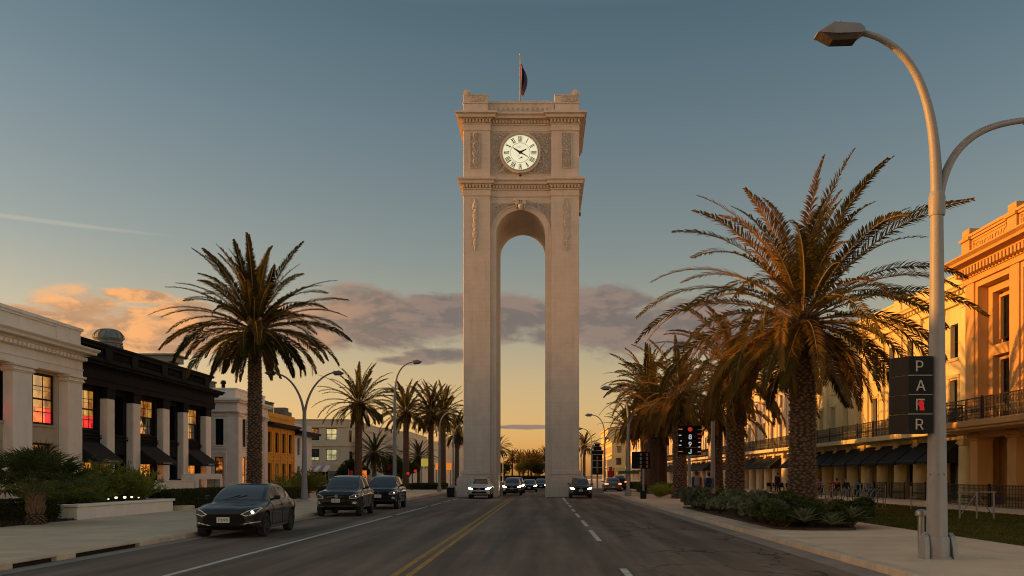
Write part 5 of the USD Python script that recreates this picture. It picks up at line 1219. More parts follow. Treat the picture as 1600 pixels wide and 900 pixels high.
def tuft_shrub(path, seed, H, R, n, m, w=.035, stem=True):
    """Upright soft shrub: arching stems with narrow leaves."""
    rng = np.random.default_rng(seed); V = []; st = MB()
    for k in range(n):
        a = rng.uniform(0, 2 * np.pi); r = R * rng.random() ** .6; h = H * rng.uniform(.55, 1.05) * (1 - .35 * r / R)
        t = np.linspace(0, 1, 6)[:, None]; e = np.array([math.cos(a), math.sin(a), 0])
        P = e * (r * (.25 + .75 * t) + .14 * H * t ** 2) + np.array([0, 0, 1]) * h * (t - .10 * t ** 3)
        if k % 4 == 0: st.tube(P, .008, 3, cap=False)
        q = rng.uniform(.12, 1, 22); i = np.minimum((q * 5).astype(int), 4); f = (q * 5 - i)[:, None]; p = P[i] * (1 - f) + P[i + 1] * f
        V.append(p)
    p = np.vstack(V); n2 = len(p); d = rng.normal(size=(n2, 3)); d[:, 2] = np.abs(d[:, 2]) * .7 + .3; d /= np.linalg.norm(d, axis=1, keepdims=True); b = np.cross(d, rng.normal(size=(n2, 3))); b /= np.linalg.norm(b, axis=1, keepdims=True)
    ln = rng.uniform(.10, .24, n2)[:, None] * (H / 1.3); v = np.stack([p, p + d * ln * .45 + b * w * .5, p + d * ln - [0, 0, .02], p + d * ln * .45 - b * w * .5], 1).reshape(-1, 3)
    part(path, 'leaves', (v, np.arange(4 * n2).reshape(-1, 4)), M[m]); part(path, 'stems', st, M['soft'], kind='stuff')


p0 = thing('shrub', 'soft upright shrub at the left end of the white planter', 'shrub', None, (-17.8, 31.8, .5))
tuft_shrub(p0, 21, 1.3, .80, 110, 'soft', .05)
SL = ['leafy shrub in the white planter, second from its left end', 'low shrub in the planter just behind the small lights', 'tall bushy shrub in the middle of the white planter', 'shrub behind the lights, right of the tallest one', 'shrub at the right end of the white planter', 'shrub at the back of the planter under the first awning', 'tall shrub at the back of the planter by a white pilaster', 'shrub between planter and low white wall']
for k, (x, y, s, q) in enumerate(((-18.1, 33.0, 1.0, 40), (-18.3, 34.6, .9, 100), (-18.4, 35.4, 1.45, 10), (-18.2, 36.4, .95, 200), (-17.9, 37.2, 1.25, 300), (-20.0, 33.8, 1.3, 140), (-20.2, 36.8, 1.35, 250), (-19.8, 38.4, 1.1, 70))):
    copy(p0, 'shrub', SL[k], 'shrub', 'shrubs of the white planter', (x, y, .45), q, (s * 1.1, s * 1.1, s * 1.2))
for k, (x, y, s, lb) in enumerate(((-19.5, 63, 1.1, 'pale green shrub right of the double lamp post'), (-20.5, 68, 1.5, 'shrub between the double lamp post and the second palm'), (-22, 80, 2.0, 'large shrub before the grey narrow building'), (-19.2, 88, 1.4, 'shrub behind the second parked SUV'), (-21.0, 55.0, .8, 'small shrub inside the white patio portal'), (11.2, 57.0, .8, 'shrub by the flared palm foot on the right'), (8.4, 62.0, .9, 'shrub beside the folded digit board'), (9.2, 66.0, 1.0, 'shrub behind the folded digit board'))):
    copy(p0, 'shrub', lb, 'shrub', None, (x, y, .12), 53 * k, s)
pt = thing('flower_shrub', 'maroon flowering plant inside the white patio portal', 'shrub', None, (-21.2, 52.6, .12))
tuft_shrub(pt, 22, 1.3, .5, 36, 'maroon')


def tree(name, label, x, y, H, R, seed, m='hedge'):
    rng = np.random.default_rng(seed); t = thing(name, label, 'tree', None, (x, y, 0))
    tr = MB().tube([(0, 0, 0), (.1, 0, H * .3), (0, .1, H * .6)], [.25, .2, .12], 8)
    for k in range(6):
        a = k * 1.1; tr.tube([(0, 0, H * .3), (R * .5 * math.cos(a), R * .5 * math.sin(a), H * .62)], [.1, .04], 5)
    part(t, 'trunk', tr, M['bark'])
    pts = []
    for k in range(26):
        c = rng.normal(size=3); c /= np.linalg.norm(c); c = c * [R, R, H * .33] * rng.uniform(.35, .95) + [0, 0, H * .66]
        q = rng.normal(size=(120, 3)); q /= np.linalg.norm(q, axis=1, keepdims=True); pts.append(c + q * R * rng.uniform(.22, .36) * [1, 1, .8])
    part(t, 'crown', leaf_cloud(np.vstack(pts), .22, rng), M[m])


tree('broadleaf_tree', 'dark round tree left of the far grove', -11.2, 240, 5.8, 2.6, 31)
tree('broadleaf_tree', 'dark tree in the middle of the far grove', -6.2, 256, 6.6, 2.8, 32)
tree('broadleaf_tree', 'dark tree at the right of the far grove', -2.0, 258, 6.2, 2.6, 33)
tree('broadleaf_tree', 'round dark tree by the shops left of the second palm', -23.5, 104, 3.6, 2.0, 34)
tree('broadleaf_tree', 'dark tree before the low tan block', -22.5, 128, 4.6, 2.6, 35)
tree('broadleaf_tree', 'dark tree behind the low hedge left of the tower', -19.5, 120, 3.8, 2.2, 36)

# --- small fan palm, front left
p = thing('fan_palm', 'small fan palm with a short shaggy trunk in the mulch bed at left', 'palm tree', None, (-16.45, 27.6, .13))
rng = np.random.default_rng(41); rnd = random.Random(41)
tr = part(p, 'trunk', MB().lathe([(.28, 0), (.26, .15), (.21, .5), (.20, .85), (.22, .95), (.15, 1.08), (0, 1.12)], n=16), M['trunk'], True)
mb = MB()
for j in range(17):
    zz = .02 + j * .060
    for k in range(11):
        a = 2 * math.pi * (k + .5 * (j % 2)) / 11 + rnd.uniform(-.1, .1); rad = float(np.interp(zz, [0, .15, .5, .9, 1.05, 1.2], [.27, .25, .20, .19, .21, .15])); up = 1 if zz > .35 else -.4
        e = np.array([math.cos(a), math.sin(a), 0]); s = np.array([-math.sin(a), math.cos(a), 0]) * .055; c = e * rad * .9 + [0, 0, zz]; o = rnd.uniform(.06, .16)
        mb.add([c - s, c + s, c + e * o + s * .6 + [0, 0, up * .16], c + e * o - s * .6 + [0, 0, up * .16], c + e * o * .4 + [0, 0, -.05]], [[0, 1, 4], [1, 2, 4], [2, 3, 4], [3, 0, 4], [0, 3, 2], [0, 2, 1]])
part(tr, 'leaf_boots', mb, M['scar'], kind='stuff')
for k in range(44):
    q = (k + .5) / 44; az = k * 2.39996 + rnd.uniform(-.2, .2); el = 1.52 - 1.22 * q ** 1.1 + rnd.uniform(-.12, .12); Lp = rnd.uniform(.95, 1.25) * (.95 + .25 * q)
    t = np.linspace(0, 1, 8)[:, None]; e = np.array([math.cos(az), math.sin(az), 0]); s = np.array([-math.sin(az), math.cos(az), 0])
    bend = .55 * q + .1
    P = e * (.08 + Lp * math.cos(el) * t + .22 * bend * t ** 2) + np.array([0, 0, 1]) * (.95 + Lp * math.sin(el) * t - .35 * bend * t ** 2)
    T = (P[-1] - P[-2]); T /= np.linalg.norm(T); N = np.cross(s, T) * -1; 
    fr = MB(); c = P[-1]; nseg = 26; R_ = rnd.uniform(.72, .92)
    for i in range(nseg):
        th = -1.75 + 3.5 * (i + .5) / nseg; d = T * math.cos(th) + s * math.sin(th); wv = (-T * math.sin(th) + s * math.cos(th)); ll = R_ * (.80 + .25 * math.cos(th)) * rnd.uniform(.93, 1.05)
        fold = N * (.02 if i % 2 else -.02); m1 = c + d * ll * .55 + fold * 1.5 - Z * .05 * (1 - abs(d[2])); tip = c + d * ll - Z * ll * rnd.uniform(.12, .42)
        hw_ = .030
        fr.add([c + fold, m1 - wv * hw_, m1 + wv * hw_, tip, m1 + N * .02], [[0, 1, 4], [0, 4, 2], [1, 3, 4], [4, 3, 2]])
    f = part(p, 'leaf', fr, M['fan']); part(f, 'stalk', MB().tube(P, np.linspace(.022, .010, 8), 4, cap=False), M['fan_stalk'])

# --- white planter with lights, low wall, portal
b = thing('planter', 'long low white planter wall beside the left pavement', 'planter')
part(b, 'wall', MB().bbox(-16.95, -16.6, 30.35, 38.2, .08, .58, .02).bbox(-21, -16.95, 30.35, 30.7, .08, .58, .02).bbox(-21, -16.95, 37.85, 38.2, .08, .58, .02), M['white'])
part(b, 'coping', MB().bbox(-17.0, -16.53, 30.28, 38.27, .58, .68, .02).bbox(-21.05, -17.0, 30.28, 30.75, .58, .68, .02).bbox(-21.05, -17.0, 37.8, 38.27, .58, .68, .02), M['white'])
part(b, 'soil', MB().box(-21, -16.95, 30.7, 37.85, .1, .5), M['mulch'])
solo('concrete_step', MB().bbox(-17.2, -16.45, 38.9, 40.2, .1, .32, .02), M['kerb'], 'small concrete block on the pavement at the right end of the planter', 'step')
for k, (y, z, r) in enumerate(((33.6, .78, .03), (34.2, .82, .055), (34.9, .82, .06), (35.5, .82, .05), (36.1, .78, .032))):
    t = thing('garden_lamp', ('small dim lamp at the left end of the row of lights in the planter', 'first bright lamp from the left in the row of planter lights', 'bright lamp in the middle of the row of planter lights', 'fourth lamp from the left in the row of planter lights', 'rightmost small lamp in the row of planter lights')[k], 'garden lamp', 'small lights in the white planter', (-17.15, y, .5))
    part(t, 'globe', MB().mesh(trimesh.creation.icosphere(2, r), trimesh.transformations.translation_matrix([0, 0, z - .5])), M['glow'], True)
    part(t, 'stake', MB().tube([(0, 0, 0), (0, 0, z - .5 - r * .8)], .015, 5), M['blackm']); part(t, 'cap', MB().lathe([(r * 1.1, z - .5 + r * .7), (r * .5, z - .5 + r * 1.1), (0, z - .5 + r * 1.2)], n=10), M['blackm'], 35)
solo('low_wall', MB().poly_v(Polygon([(46.0, 0), (46.0, .75), (47.2, 1.42), (51.3, 1.42), (51.3, 0)]), 0, .3), M['white2'], 'low white wall with a sloping left end before the black building', 'wall') if False else None
lw = thing('low_wall', 'low white wall with a sloping left end before the black building', 'wall')
part(lw, 'wall', MB(((-21.3, 0, 0), (0, 1, 0), (1, 0, 0))).poly_v(Polygon([(45.6, .05), (45.6, .85), (46.8, 1.36), (51.2, 1.36), (51.2, .05)]), 0, .3), M['white2'])
part(lw, 'coping', MB(((-21.3, 0, 0), (0, 1, 0), (1, 0, 0))).bbox(46.8, 51.2, -.04, .34, 1.362, 1.44, .015), M['white2'])
pt = thing('patio_portal', 'white rounded portal frame of a patio beside the low white wall', 'portal')
o = sbox(51.3, .05, 55.6, 1.82).buffer(-.25).buffer(.25).union(sbox(51.3, .05, 55.6, 1.2)); i_ = sbox(51.85, 0, 55.2, 1.48)
part(pt, 'frame', MB(((-21.3, 0, 0), (0, 1, 0), (1, 0, 0))).poly_v(o.difference(i_), -.5, .35), M['white2'])
mb = MB()
for k in range(3): mb.tube([(-21.2, 52.0 + k * .28, .1), (-21.2, 52.0 + k * .28, 1.48)], .025, 5)
mb.tube([(-21.2, 54.9, .1), (-21.2, 54.9, 1.48)], .025, 5)
part(pt, 'bars', mb, M['copper'], kind='stuff')
part(pt, 'screen', MB().box(-22.6, -22.5, 51.4, 55.5, .1, 1.5), M['dark'])
pot = thing('plant_pot', 'dark pot standing inside the white patio portal', 'pot', None, (-21.1, 53.4, .1))
part(pot, 'pot', MB().lathe([(.0, 0), (.22, 0), (.30, .45), (.34, .5), (.28, .5), (.26, .42), (0, .42)], n=14), M['blackm'], 35)

# --- planting bed under the right palms
bed = Polygon([(6.8, 24.9), (7.6, 24.4), (9.0, 24.6), (10.0, 28), (10.5, 42), (6.8, 42)]).buffer(-.2).buffer(.2)
solo('planting_bed', MB().poly_z(bed, .05, .19), M['mulch'], None, None, kind='structure')


def agave(path, seed, R, n, m='agave'):
    rnd = random.Random(seed); mb = MB()
    for k in range(n):
        q = (k + .5) / n; a = k * 2.39996; el = 1.4 - 1.15 * q + rnd.uniform(-.1, .1); L = R * rnd.uniform(.8, 1.1) * (.7 + .4 * q); w = R * .075
        e = np.array([math.cos(a), math.sin(a), 0]); s = np.array([-math.sin(a), math.cos(a), 0]); t = [0, .35, .7, 1]; W = [.7, 1.1, .8, 0]
        P = [e * (L * x * math.cos(el)) + Z * (L * x * math.sin(el) - .12 * L * x * x) + Z * .03 for x in t]; nn = -e * math.sin(el) + Z * math.cos(el)
        v = []
        for pp, ww in zip(P, W): v += [pp - s * w * ww + nn * w * ww * .5, pp, pp + s * w * ww + nn * w * ww * .5]
        f = []
        for i in range(3): o = 3 * i; f += [[o, o + 1, o + 4], [o, o + 4, o + 3], [o + 1, o + 2, o + 5], [o + 1, o + 5, o + 4]]
        lm = MB().add(v, f); part(path, 'leaf', lm, M[m])


def dome_shrub(path, seed, R, n, m, size):
    rng = np.random.default_rng(seed); pts = []
    for k in range(9):
        c = rng.normal(size=3) * [R * .45, R * .45, R * .25]; c[2] = abs(c[2]) + R * .35; q = rng.normal(size=(n // 9, 3)); q /= np.linalg.norm(q, axis=1, keepdims=True); q[:, 2] = np.abs(q[:, 2]) * .9 - .15; pts.append(c + q * R * rng.uniform(.35, .6))
    part(path, 'leaves', leaf_cloud(np.vstack(pts), size, rng), M[m]); st = MB()
    for k in range(8): st.tube([(0, 0, 0), (R * .6 * math.cos(k * .8), R * .6 * math.sin(k * .8), R * .6)], [.02, .008], 4)
    part(path, 'stems', st, M['bark'], kind='stuff')


ag = thing('agave', 'spiky silver-green agave at the front of the bed, before the biggest trunk', 'agave', None, (8.3, 24.6, .25)); agave(ag, 51, .62, 38)
ds = thing('bed_shrub', 'dark leafy shrub at the left front corner of the palm bed', 'shrub', None, (7.15, 25.2, .18)); dome_shrub(ds, 52, .55, 1700, 'bedleaf', .075)
ds2 = thing('bed_shrub', 'grey-green leafy shrub at the far left end of the palm bed', 'shrub', None, (7.3, 40.8, .18)); dome_shrub(ds2, 53, .60, 1300, 'soft2', .085) if 'soft2' in M else dome_shrub(ds2, 53, .6, 1300, 'agave', .08)
rb = random.Random(54)
for k, (x, y, s) in enumerate(((7.5, 24.6, 1.1), (9.0, 25.0, 1.1), (9.6, 27.0, 1.1), (6.95, 26.4, 1.1), (7.1, 29.5, .95), (7.1, 33.5, .95), (8.3, 31.5, 1.0))):
    copy(ag, 'agave', 'spiky silver-green agave among dark shrubs in the bed under the right palms', 'agave', 'agaves in the palm bed', (x, y, .34), rb.uniform(0, 360), s)
for k in range(40):
    x, y = (7.0 + .25 * rb.random(), 25 + 17 * rb.random()) if k % 3 == 0 else (rb.uniform(7.1, 9.9), 24.8 + 16.5 * rb.random() ** 1.2)
    if math.hypot(x - 9.95, y - 33) < .9 or (y < 28 and x > 9.4): x -= 1.6
    copy(ds if k % 3 else ds2, 'bed_shrub', 'low dark leafy shrub crowded in the bed under the right palms' if k % 3 else 'low grey-green shrub crowded in the bed under the right palms', 'shrub', 'dark shrubs in the palm bed' if k % 3 else 'grey-green shrubs in the palm bed', (x, y, .17), rb.uniform(0, 360), rb.uniform(.85, 1.3))
for k, (x, y, lb) in enumerate(((9.6, 28.2, 'pale pink flower head right of the biggest palm trunk'), (10.2, 30.6, 'pale flower head close against the right side of the biggest trunk'))):
    t = thing('flower', lb, 'flower', 'pale flower heads in the palm bed', (x, y, .18)); rng = np.random.default_rng(60 + k); q = rng.normal(size=(160, 3)); q /= np.linalg.norm(q, axis=1, keepdims=True)
    part(t, 'petals', leaf_cloud(q * .14 * [1, 1, .8] + [0, 0, .62], .05, rng), M['bloom']); part(t, 'stem', MB().tube([(0, 0, 0), (0, 0, .55)], .012, 4), M['green'])
# ------------------------------------------------------------------ lamp posts
def smooth_path(pts, n=28):
    p = np.asarray(pts, float); d = np.r_[0, np.cumsum(np.linalg.norm(np.diff(p, axis=0), axis=1))]
    from scipy.interpolate import CubicSpline
    return CubicSpline(d, p, axis=0)(np.linspace(0, d[-1], n))


def lamp_head(parent, x, z, s, ang=0.0, sz=1.0):
    """A flat cobra-head lantern reaching from (x, z) in the direction s along x."""
    c, k = math.cos(ang), math.sin(ang)
    def T(pts): return np.array([[x + s * (a * c - h * k) * sz, b * sz, z + (a * k + h * c) * sz] for a, b, h in pts])
    up = []
    for a, wv, h0, h1 in ((0, .09, -.06, .08), (.10, .16, -.10, .13), (.55, .20, -.11, .17), (.85, .14, -.04, .02)):
        up += [(a, -wv, h0 + .04), (a, wv, h0 + .04), (a, -wv * .6, h1), (a, wv * .6, h1)]
    h = part(parent, 'lamp_head', MB().mesh(manifold3d.Manifold.hull_points(T(up))), M['lamphead'], 20)
    lo = [(.12, -.17, -.07), (.12, .17, -.07), (.80, -.15, -.01), (.80, .15, -.01), (.18, -.12, -.16), (.18, .12, -.16), (.60, -.12, -.15), (.60, .12, -.15), (.72, .1, -.08), (.72, -.1, -.08)]
    part(h, 'lens', MB().mesh(manifold3d.Manifold.hull_points(T(lo))), M['lens'], 20)
    part(h, 'photocell', MB().lathe([(.0, 0), (.035, 0), (.03, .06), (0, .07)], n=8).mesh(([[0, 0, 0], [0, 0, 0.001], [0, .001, 0]], [[0, 1, 2]])) if False else MB().mesh(trimesh.creation.cylinder(.03 * sz, .07 * sz, sections=8), trimesh.transformations.translation_matrix(T([(.42, 0, .19)])[0])), M['lamphead'])
    return h


nl = thing('street_lamp', 'large pale lamp post with two curved arms in the right foreground', 'street lamp', None, (7.46, 16.2, .13))
part(nl, 'pole', MB().tube([(0, 0, 0), (0, 0, .5), (0, 0, 2.5), (0, 0, 5), (-.005, 0, 6.9)], [.20, .19, .162, .132, .114], 24), M['lamp'], True)
pth = smooth_path([(-.005, 0, 6.85), (-.03, 0, 7.6), (-.12, 0, 8.35), (-.30, 0, 8.98), (-.60, 0, 9.5), (-1.0, 0, 9.83), (-1.42, 0, 9.98)])
part(nl, 'arm', MB().tube(pth, np.linspace(.112, .055, 28), 14), M['lamp'], True, label='higher arm curving to the left')
pth = smooth_path([(.03, 0, 6.75), (.14, 0, 7.25), (.38, 0, 7.72), (.78, 0, 8.07), (1.25, 0, 8.25), (1.68, 0, 8.32)])
part(nl, 'arm', MB().tube(pth, np.linspace(.085, .055, 28), 14), M['lamp'], True, label='lower arm curving to the right')
part(nl, 'joint_collar', MB().lathe([(.135, 6.5), (.15, 6.55), (.15, 6.85), (.125, 6.95)], n=20), M['lamp'], 35)
lamp_head(nl, -1.38, 9.98, -1, -.06, 1.08); lamp_head(nl, 1.66, 8.32, 1, .02, 1.0)
fl_ = part(nl, 'base_flange', MB().lathe([(.27, 0), (.27, .03), (.235, .05), (.225, .35), (.21, .42)], n=24), M['lamp'], 35)
for s in (-1, 1):
    sh = Polygon([(-.17, 0), (.17, 0), (.15, .22), (.09, .42), (.0, .49), (-.09, .42), (-.15, .22)])
    g = MB().poly_z(sh, 0, .085); v, f = g.arrays()
    part(nl, 'base_cover', (np.stack([s * (.20 + v[:, 2] + .06 * (.5 - v[:, 1])), v[:, 0] - .03, v[:, 1]], 1), f if s < 0 else f), M['lamp'])
for a in (-1.9, -1.25, -2.7): part(nl, 'bolt', MB().mesh(trimesh.creation.icosphere(1, .018), trimesh.transformations.translation_matrix([.185 * math.cos(a), .185 * math.sin(a), 1.6])), M['steel'], True)
bo = thing('bollard', 'grey capped steel bollard half hidden behind the near lamp post', 'bollard', None, (7.4, 16.75, .13))
part(bo, 'post', MB().tube([(0, 0, 0), (0, 0, .82)], .06, 14), M['steel'], True)
part(bo, 'cap', MB().lathe([(.0, .78), (.105, .78), (.115, .82), (.10, .88), (.06, .91), (0, .92)], n=16), M['steel'], 35)


def asym_lamp(name, label, loc, group, s=1.0):
    t = thing(name, label, 'street lamp', group, loc, 0, s)
    part(t, 'pole', MB().tube([(0, 0, 0), (0, 0, .35), (0, 0, .5), (0, 0, 3), (0, 0, 6.0)], [.26, .24, .14, .12, .085], 12), M['lamp'], True)
    part(t, 'arm', MB().tube(smooth_path([(0, 0, 5.9), (-.06, 0, 6.8), (-.30, 0, 7.6), (-.75, 0, 8.15), (-1.35, 0, 8.35)], 16), np.linspace(.08, .045, 16), 8), M['lamp'], True)
    part(t, 'arm', MB().tube(smooth_path([(.02, 0, 5.0), (.12, 0, 5.6), (.45, 0, 6.35), (1.0, 0, 6.85), (1.7, 0, 7.0)], 16), np.linspace(.07, .045, 16), 8), M['lamp'], True)
    lamp_head(t, -1.3, 8.35, -1, -.02); lamp_head(t, 1.65, 7.0, 1, 0)
    return t


RL = 'lamp posts along the right kerb'
a0 = asym_lamp('street_lamp', 'white lamp post with unequal arms beside the folded digit board', (6.5, 66, .13), RL)
for k, (x, y, lb) in enumerate(((6.6, 93, 'lamp post right of the tower, next beyond the one by the folded digit board'), (6.7, 120, 'lamp post closest to the right edge of the tower'), (6.9, 158, 'far small lamp post just right of the tower'), (9.6, 48.5, 'lamp post whose head shows through the rusty palm fronds'))):
    copy(a0, 'street_lamp', lb, 'street lamp', RL, (x, y, .13), 0, (1, 1, .98 if k < 3 else 1.08))
t = thing('street_lamp', 'white lamp post with two equal arms between the black car and the SUVs', 'street lamp', None, (-14.6, 52, .13))
part(t, 'pole', MB().tube([(0, 0, 0), (0, 0, .1), (0, 0, .9), (0, 0, 3), (0, 0, 5.5)], [.30, .24, .17, .14, .11], 14), M['lamp'], True)
for s in (-1, 1):
    part(t, 'arm', MB().tube(smooth_path([(.02 * s, 0, 5.3), (.12 * s, 0, 5.9), (.5 * s, 0, 6.85), (1.05 * s, 0, 7.5), (1.75 * s, 0, 7.8 + (.05 if s > 0 else 0))], 18), np.linspace(.085, .045, 18), 8), M['lamp'], True)
    lamp_head(t, 1.7 * s, 7.82, s, .0, .85)
part(t, 'base', MB().lathe([(.5, -.03), (.5, .06), (.42, .09), (.32, .12)], n=18), M['kerb'], 35)
LL = 'one-armed lamp posts along the left kerb'
t = thing('street_lamp', 'tall one-armed lamp post behind the second parked SUV', 'street lamp', LL, (-10.5, 60, .13))
part(t, 'pole', MB().tube([(0, 0, 0), (0, 0, .5), (0, 0, .7), (0, 0, 4), (0, 0, 7.2)], [.22, .20, .14, .12, .09], 12), M['lamp'], True)
part(t, 'arm', MB().tube(smooth_path([(0, 0, 7.1), (.06, 0, 8.0), (.30, 0, 8.85), (.72, 0, 9.35), (1.25, 0, 9.55)], 18), np.linspace(.085, .045, 18), 8), M['lamp'], True)
lamp_head(t, 1.2, 9.55, 1, .04, .85)
one = t
copy(one, 'street_lamp', 'one-armed lamp post before the pair of palms left of the tower', 'street lamp', LL, (-10.3, 84, .13), 0, (1, 1, .83))
copy(one, 'street_lamp', 'small one-armed lamp post closest to the left edge of the tower', 'street lamp', LL, (-10.2, 96, .13), 0, (1, 1, .78))
copy(one, 'street_lamp', 'far lamp post seen through the arch by the left pillar', 'street lamp', LL, (-10.3, 215, .13), 0, (1, 1, .8))

# ------------------------------------------------------------------ signs
sg = thing('box_sign', 'black stacked box sign with pale letters P A R hung on the near lamp post', 'sign', None, (6.66, 16.05, 0))
plan = Polygon([(0, .30), (.20, 0), (.66, 0), (.66, .42), (0, .42)])
for k, ch in enumerate('PA\u0393R'):
    z1 = 3.95 - k * .365; bx = part(sg, 'box', MB().poly_z(plan, z1 - .352, z1), M['blackm'])
    part(sg, 'divider', MB().poly_z(plan.buffer(-.03), z1 - .365, z1 - .352).box(.20, .64, -.012, .03, z1 - .364, z1 - .354), M['letter']) if k < 3 else None
    if ch == '\u0393':
        part(bx, 'letter', MB().box(.335, .36, -.012, .004, z1 - .29, z1 - .075).box(.36, .50, -.012, .004, z1 - .10, z1 - .075), M['letter'])
        q = np.linspace(0, 2 * np.pi, 18, endpoint=False); prof = Polygon([(.43 + .052 * math.cos(a) * (1 + .1 * math.sin(3 * a)), z1 - .17 + .065 * math.sin(a)) for a in q]).union(Polygon([(.405, z1 - .29), (.49, z1 - .29), (.475, z1 - .19), (.41, z1 - .19)])).union(Polygon([(.39, z1 - .15), (.362, z1 - .18), (.39, z1 - .19)]))
        part(bx, 'red_emblem', MB().poly_v(prof, -.02, .004), M['sign_red'])
    else:
        tm = meshkit.text_mesh(ch, .20, .012); v = np.array(tm.vertices); v[:, 0] -= v[:, 0].mean()
        part(bx, 'letter', (np.stack([v[:, 0] + .425, -v[:, 2], v[:, 1] + z1 - .285], 1), tm.faces), M['letter'])
part(sg, 'bracket', MB().box(.60, .78, .10, .16, 3.6, 3.66).box(.60, .78, .10, .16, 2.75, 2.81), M['steel'])

db = thing('digit_board', 'black board with white digits and a red dot on a white post by two people', 'sign', None, (7.75, 45.5, .13))
part(db, 'post', MB().tube([(0, 0, 0), (0, 0, 2.7)], .075, 12), M['lamp'], True); part(db, 'base', MB().bbox(-.24, .24, -.22, .22, 0, .62, .03), M['blackm'])
for k in range(4): part(db, 'panel', MB().bbox(-.62, .62, -.12, .12, 2.68 + k * .39, 3.06 + k * .39, .015), M['grille'])
for k, ch in enumerate(('J', '9', '8')):
    tm = meshkit.text_mesh(ch, .24, .01, True); v = np.array(tm.vertices); v[:, 0] -= v[:, 0].mean()
    part(db, 'digit', (np.stack([v[:, 0] + .02, -.122 - v[:, 2], v[:, 1] + 2.74 + k * .39], 1), tm.faces), M['led'])
part(db, 'red_dot', MB().poly_v(Point(.02, 4.04).buffer(.12, 8), -.135, -.12), M['ledred'])
for k, (a, c, z, m) in enumerate(((-.6, -.38, 4.02, 'ledamber'), (-.58, -.45, 3.70, 'led'), (-.5, -.42, 3.40, 'led'), (-.58, -.45, 3.17, 'led'), (-.6, -.38, 2.84, 'ledamber'), (.42, .58, 4.0, 'letter'), (.42, .58, 3.76, 'ledred'), (.44, .56, 3.54, 'ledred'), (.46, .58, 3.32, 'led'), (.46, .56, 3.08, 'led'), (.42, .60, 2.82, 'ledamber'))): part(db, 'dash', MB().box(a, c, -.135, -.122, z, z + .045), M[m])
db2 = thing('digit_board', 'folded black board with rows of pale digits before the double-armed lamp post', 'sign', None, (6.75, 58, .13))
part(db2, 'post', MB().tube([(0, 0, 0), (0, 0, 2.1)], .07, 12), M['lamp'], True); part(db2, 'base', MB().bbox(-.2, .2, -.2, .2, 0, .55, .03), M['blackm'])
for nm, (x0, y0, x1, y1) in (('left', (-.75, .25, -.05, -.1)), ('right', (-.03, -.1, .5, .15))):
    L_ = math.hypot(x1 - x0, y1 - y0); fr = ((x0, y0, 0), ((x1 - x0) / L_, (y1 - y0) / L_, 0), ((y1 - y0) / L_, -(x1 - x0) / L_, 0))
    pn = part(db2, 'panel', MB(fr).bbox(0, L_, -.10, 0, 2.05, 3.2, .015), M['grille'])
    if nm == 'right' or True:
        for k in range(4):
            tm = meshkit.text_mesh('0', .17, .01, True); v = np.array(tm.vertices)
            part(pn, 'digit', MB(fr).add(np.stack([v[:, 0] + (L_ - .22 if nm == 'left' else .25), .002 + v[:, 2], v[:, 1] + 2.12 + k * .27], 1), tm.faces), M['letter'])
db3 = thing('tower_sign', 'tall dark stacked sign on a post right of the tower, below two lamp heads', 'sign', None, (6.5, 104, .13))
part(db3, 'post', MB().tube([(0, 0, 0), (0, 0, 1.8)], .1, 8), M['lamp'], True)
for k, (w, h) in enumerate(((.62, .9), (.60, .8), (.60, .8), (.72, .5), (.5, .45), (.3, .4))):
    z = 1.7 + [0, .9, 1.7, 2.5, 3.0, 3.45][k]; part(db3, 'panel', MB().bbox(-w, w, -.12, .12, z, z + h - .02, .02), M['maroon_paint'] if 'maroon_paint' in M else M['blackm'])
for k in range(5):
    tm = meshkit.text_mesh('2', .3, .01, True); v = np.array(tm.vertices); v[:, 0] -= v[:, 0].mean(); part(db3, 'digit', (np.stack([v[:, 0], -.122 - v[:, 2], v[:, 1] + 1.95 + k * .42], 1), tm.faces), M['letter'])
gs = thing('street_sign', 'long green street name sign on a bracket of the lamp post right of the tower', 'sign', None, (6.5, 65.85, .13))
part(gs, 'board', MB().bbox(-.75, .85, -.03, .03, 1.72, 1.95, .01), M['greensign']); part(gs, 'clamp', MB().box(-.1, .1, -.02, .12, 1.78, 1.9), M['steel'])
rs = thing('red_sign', 'red hanging shop sign between the two far lamp posts right of the tower', 'sign', None, (8.6, 110, .13))
part(rs, 'post', MB().tube([(.4, 0, 0), (.4, 0, 2.6)], .06, 6), M['blackm']); part(rs, 'board', MB().bbox(-.35, .35, -.08, .08, 1.3, 2.2, .03), M['red']); part(rs, 'top', MB().bbox(-.2, .2, -.09, .09, 2.2, 2.75, .03), M['red'])
for k, (x, z, w, h, m, lb) in enumerate(((-13.9, 2.5, 2.2, .95, 'sign_orange', 'glowing orange shop sign by the left edge of the tower'), (-16.6, 3.0, 1.1, 1.1, 'sign_yellow', 'yellow shop sign left of the glowing orange one'), (-20.8, 2.4, 2.6, .9, 'red', 'red rounded shop awning left of the pair of palms'))):
    t = thing('shop_sign', lb, 'sign', None, (x, 118 + k, 0))
    part(t, 'board', MB().bbox(-w / 2, w / 2, -.1, .1, z, z + h, .05), M[m]); part(t, 'posts', MB().tube([(-w / 2 + .1, .05, 0), (-w / 2 + .1, .05, z)], .05, 6).tube([(w / 2 - .1, .05, 0), (w / 2 - .1, .05, z)], .05, 6), M['blackm'], kind='stuff')
    if k == 0: part(t, 'band', MB().bbox(-w * .42, w * .45, -.13, -.1, z + .35, z + .55, .01), M['sign_yellow'])
st = thing('street_stall', 'small shop stall with a striped pink and white canopy before the tan block', 'stall', None, (-27.6, 101, 0))
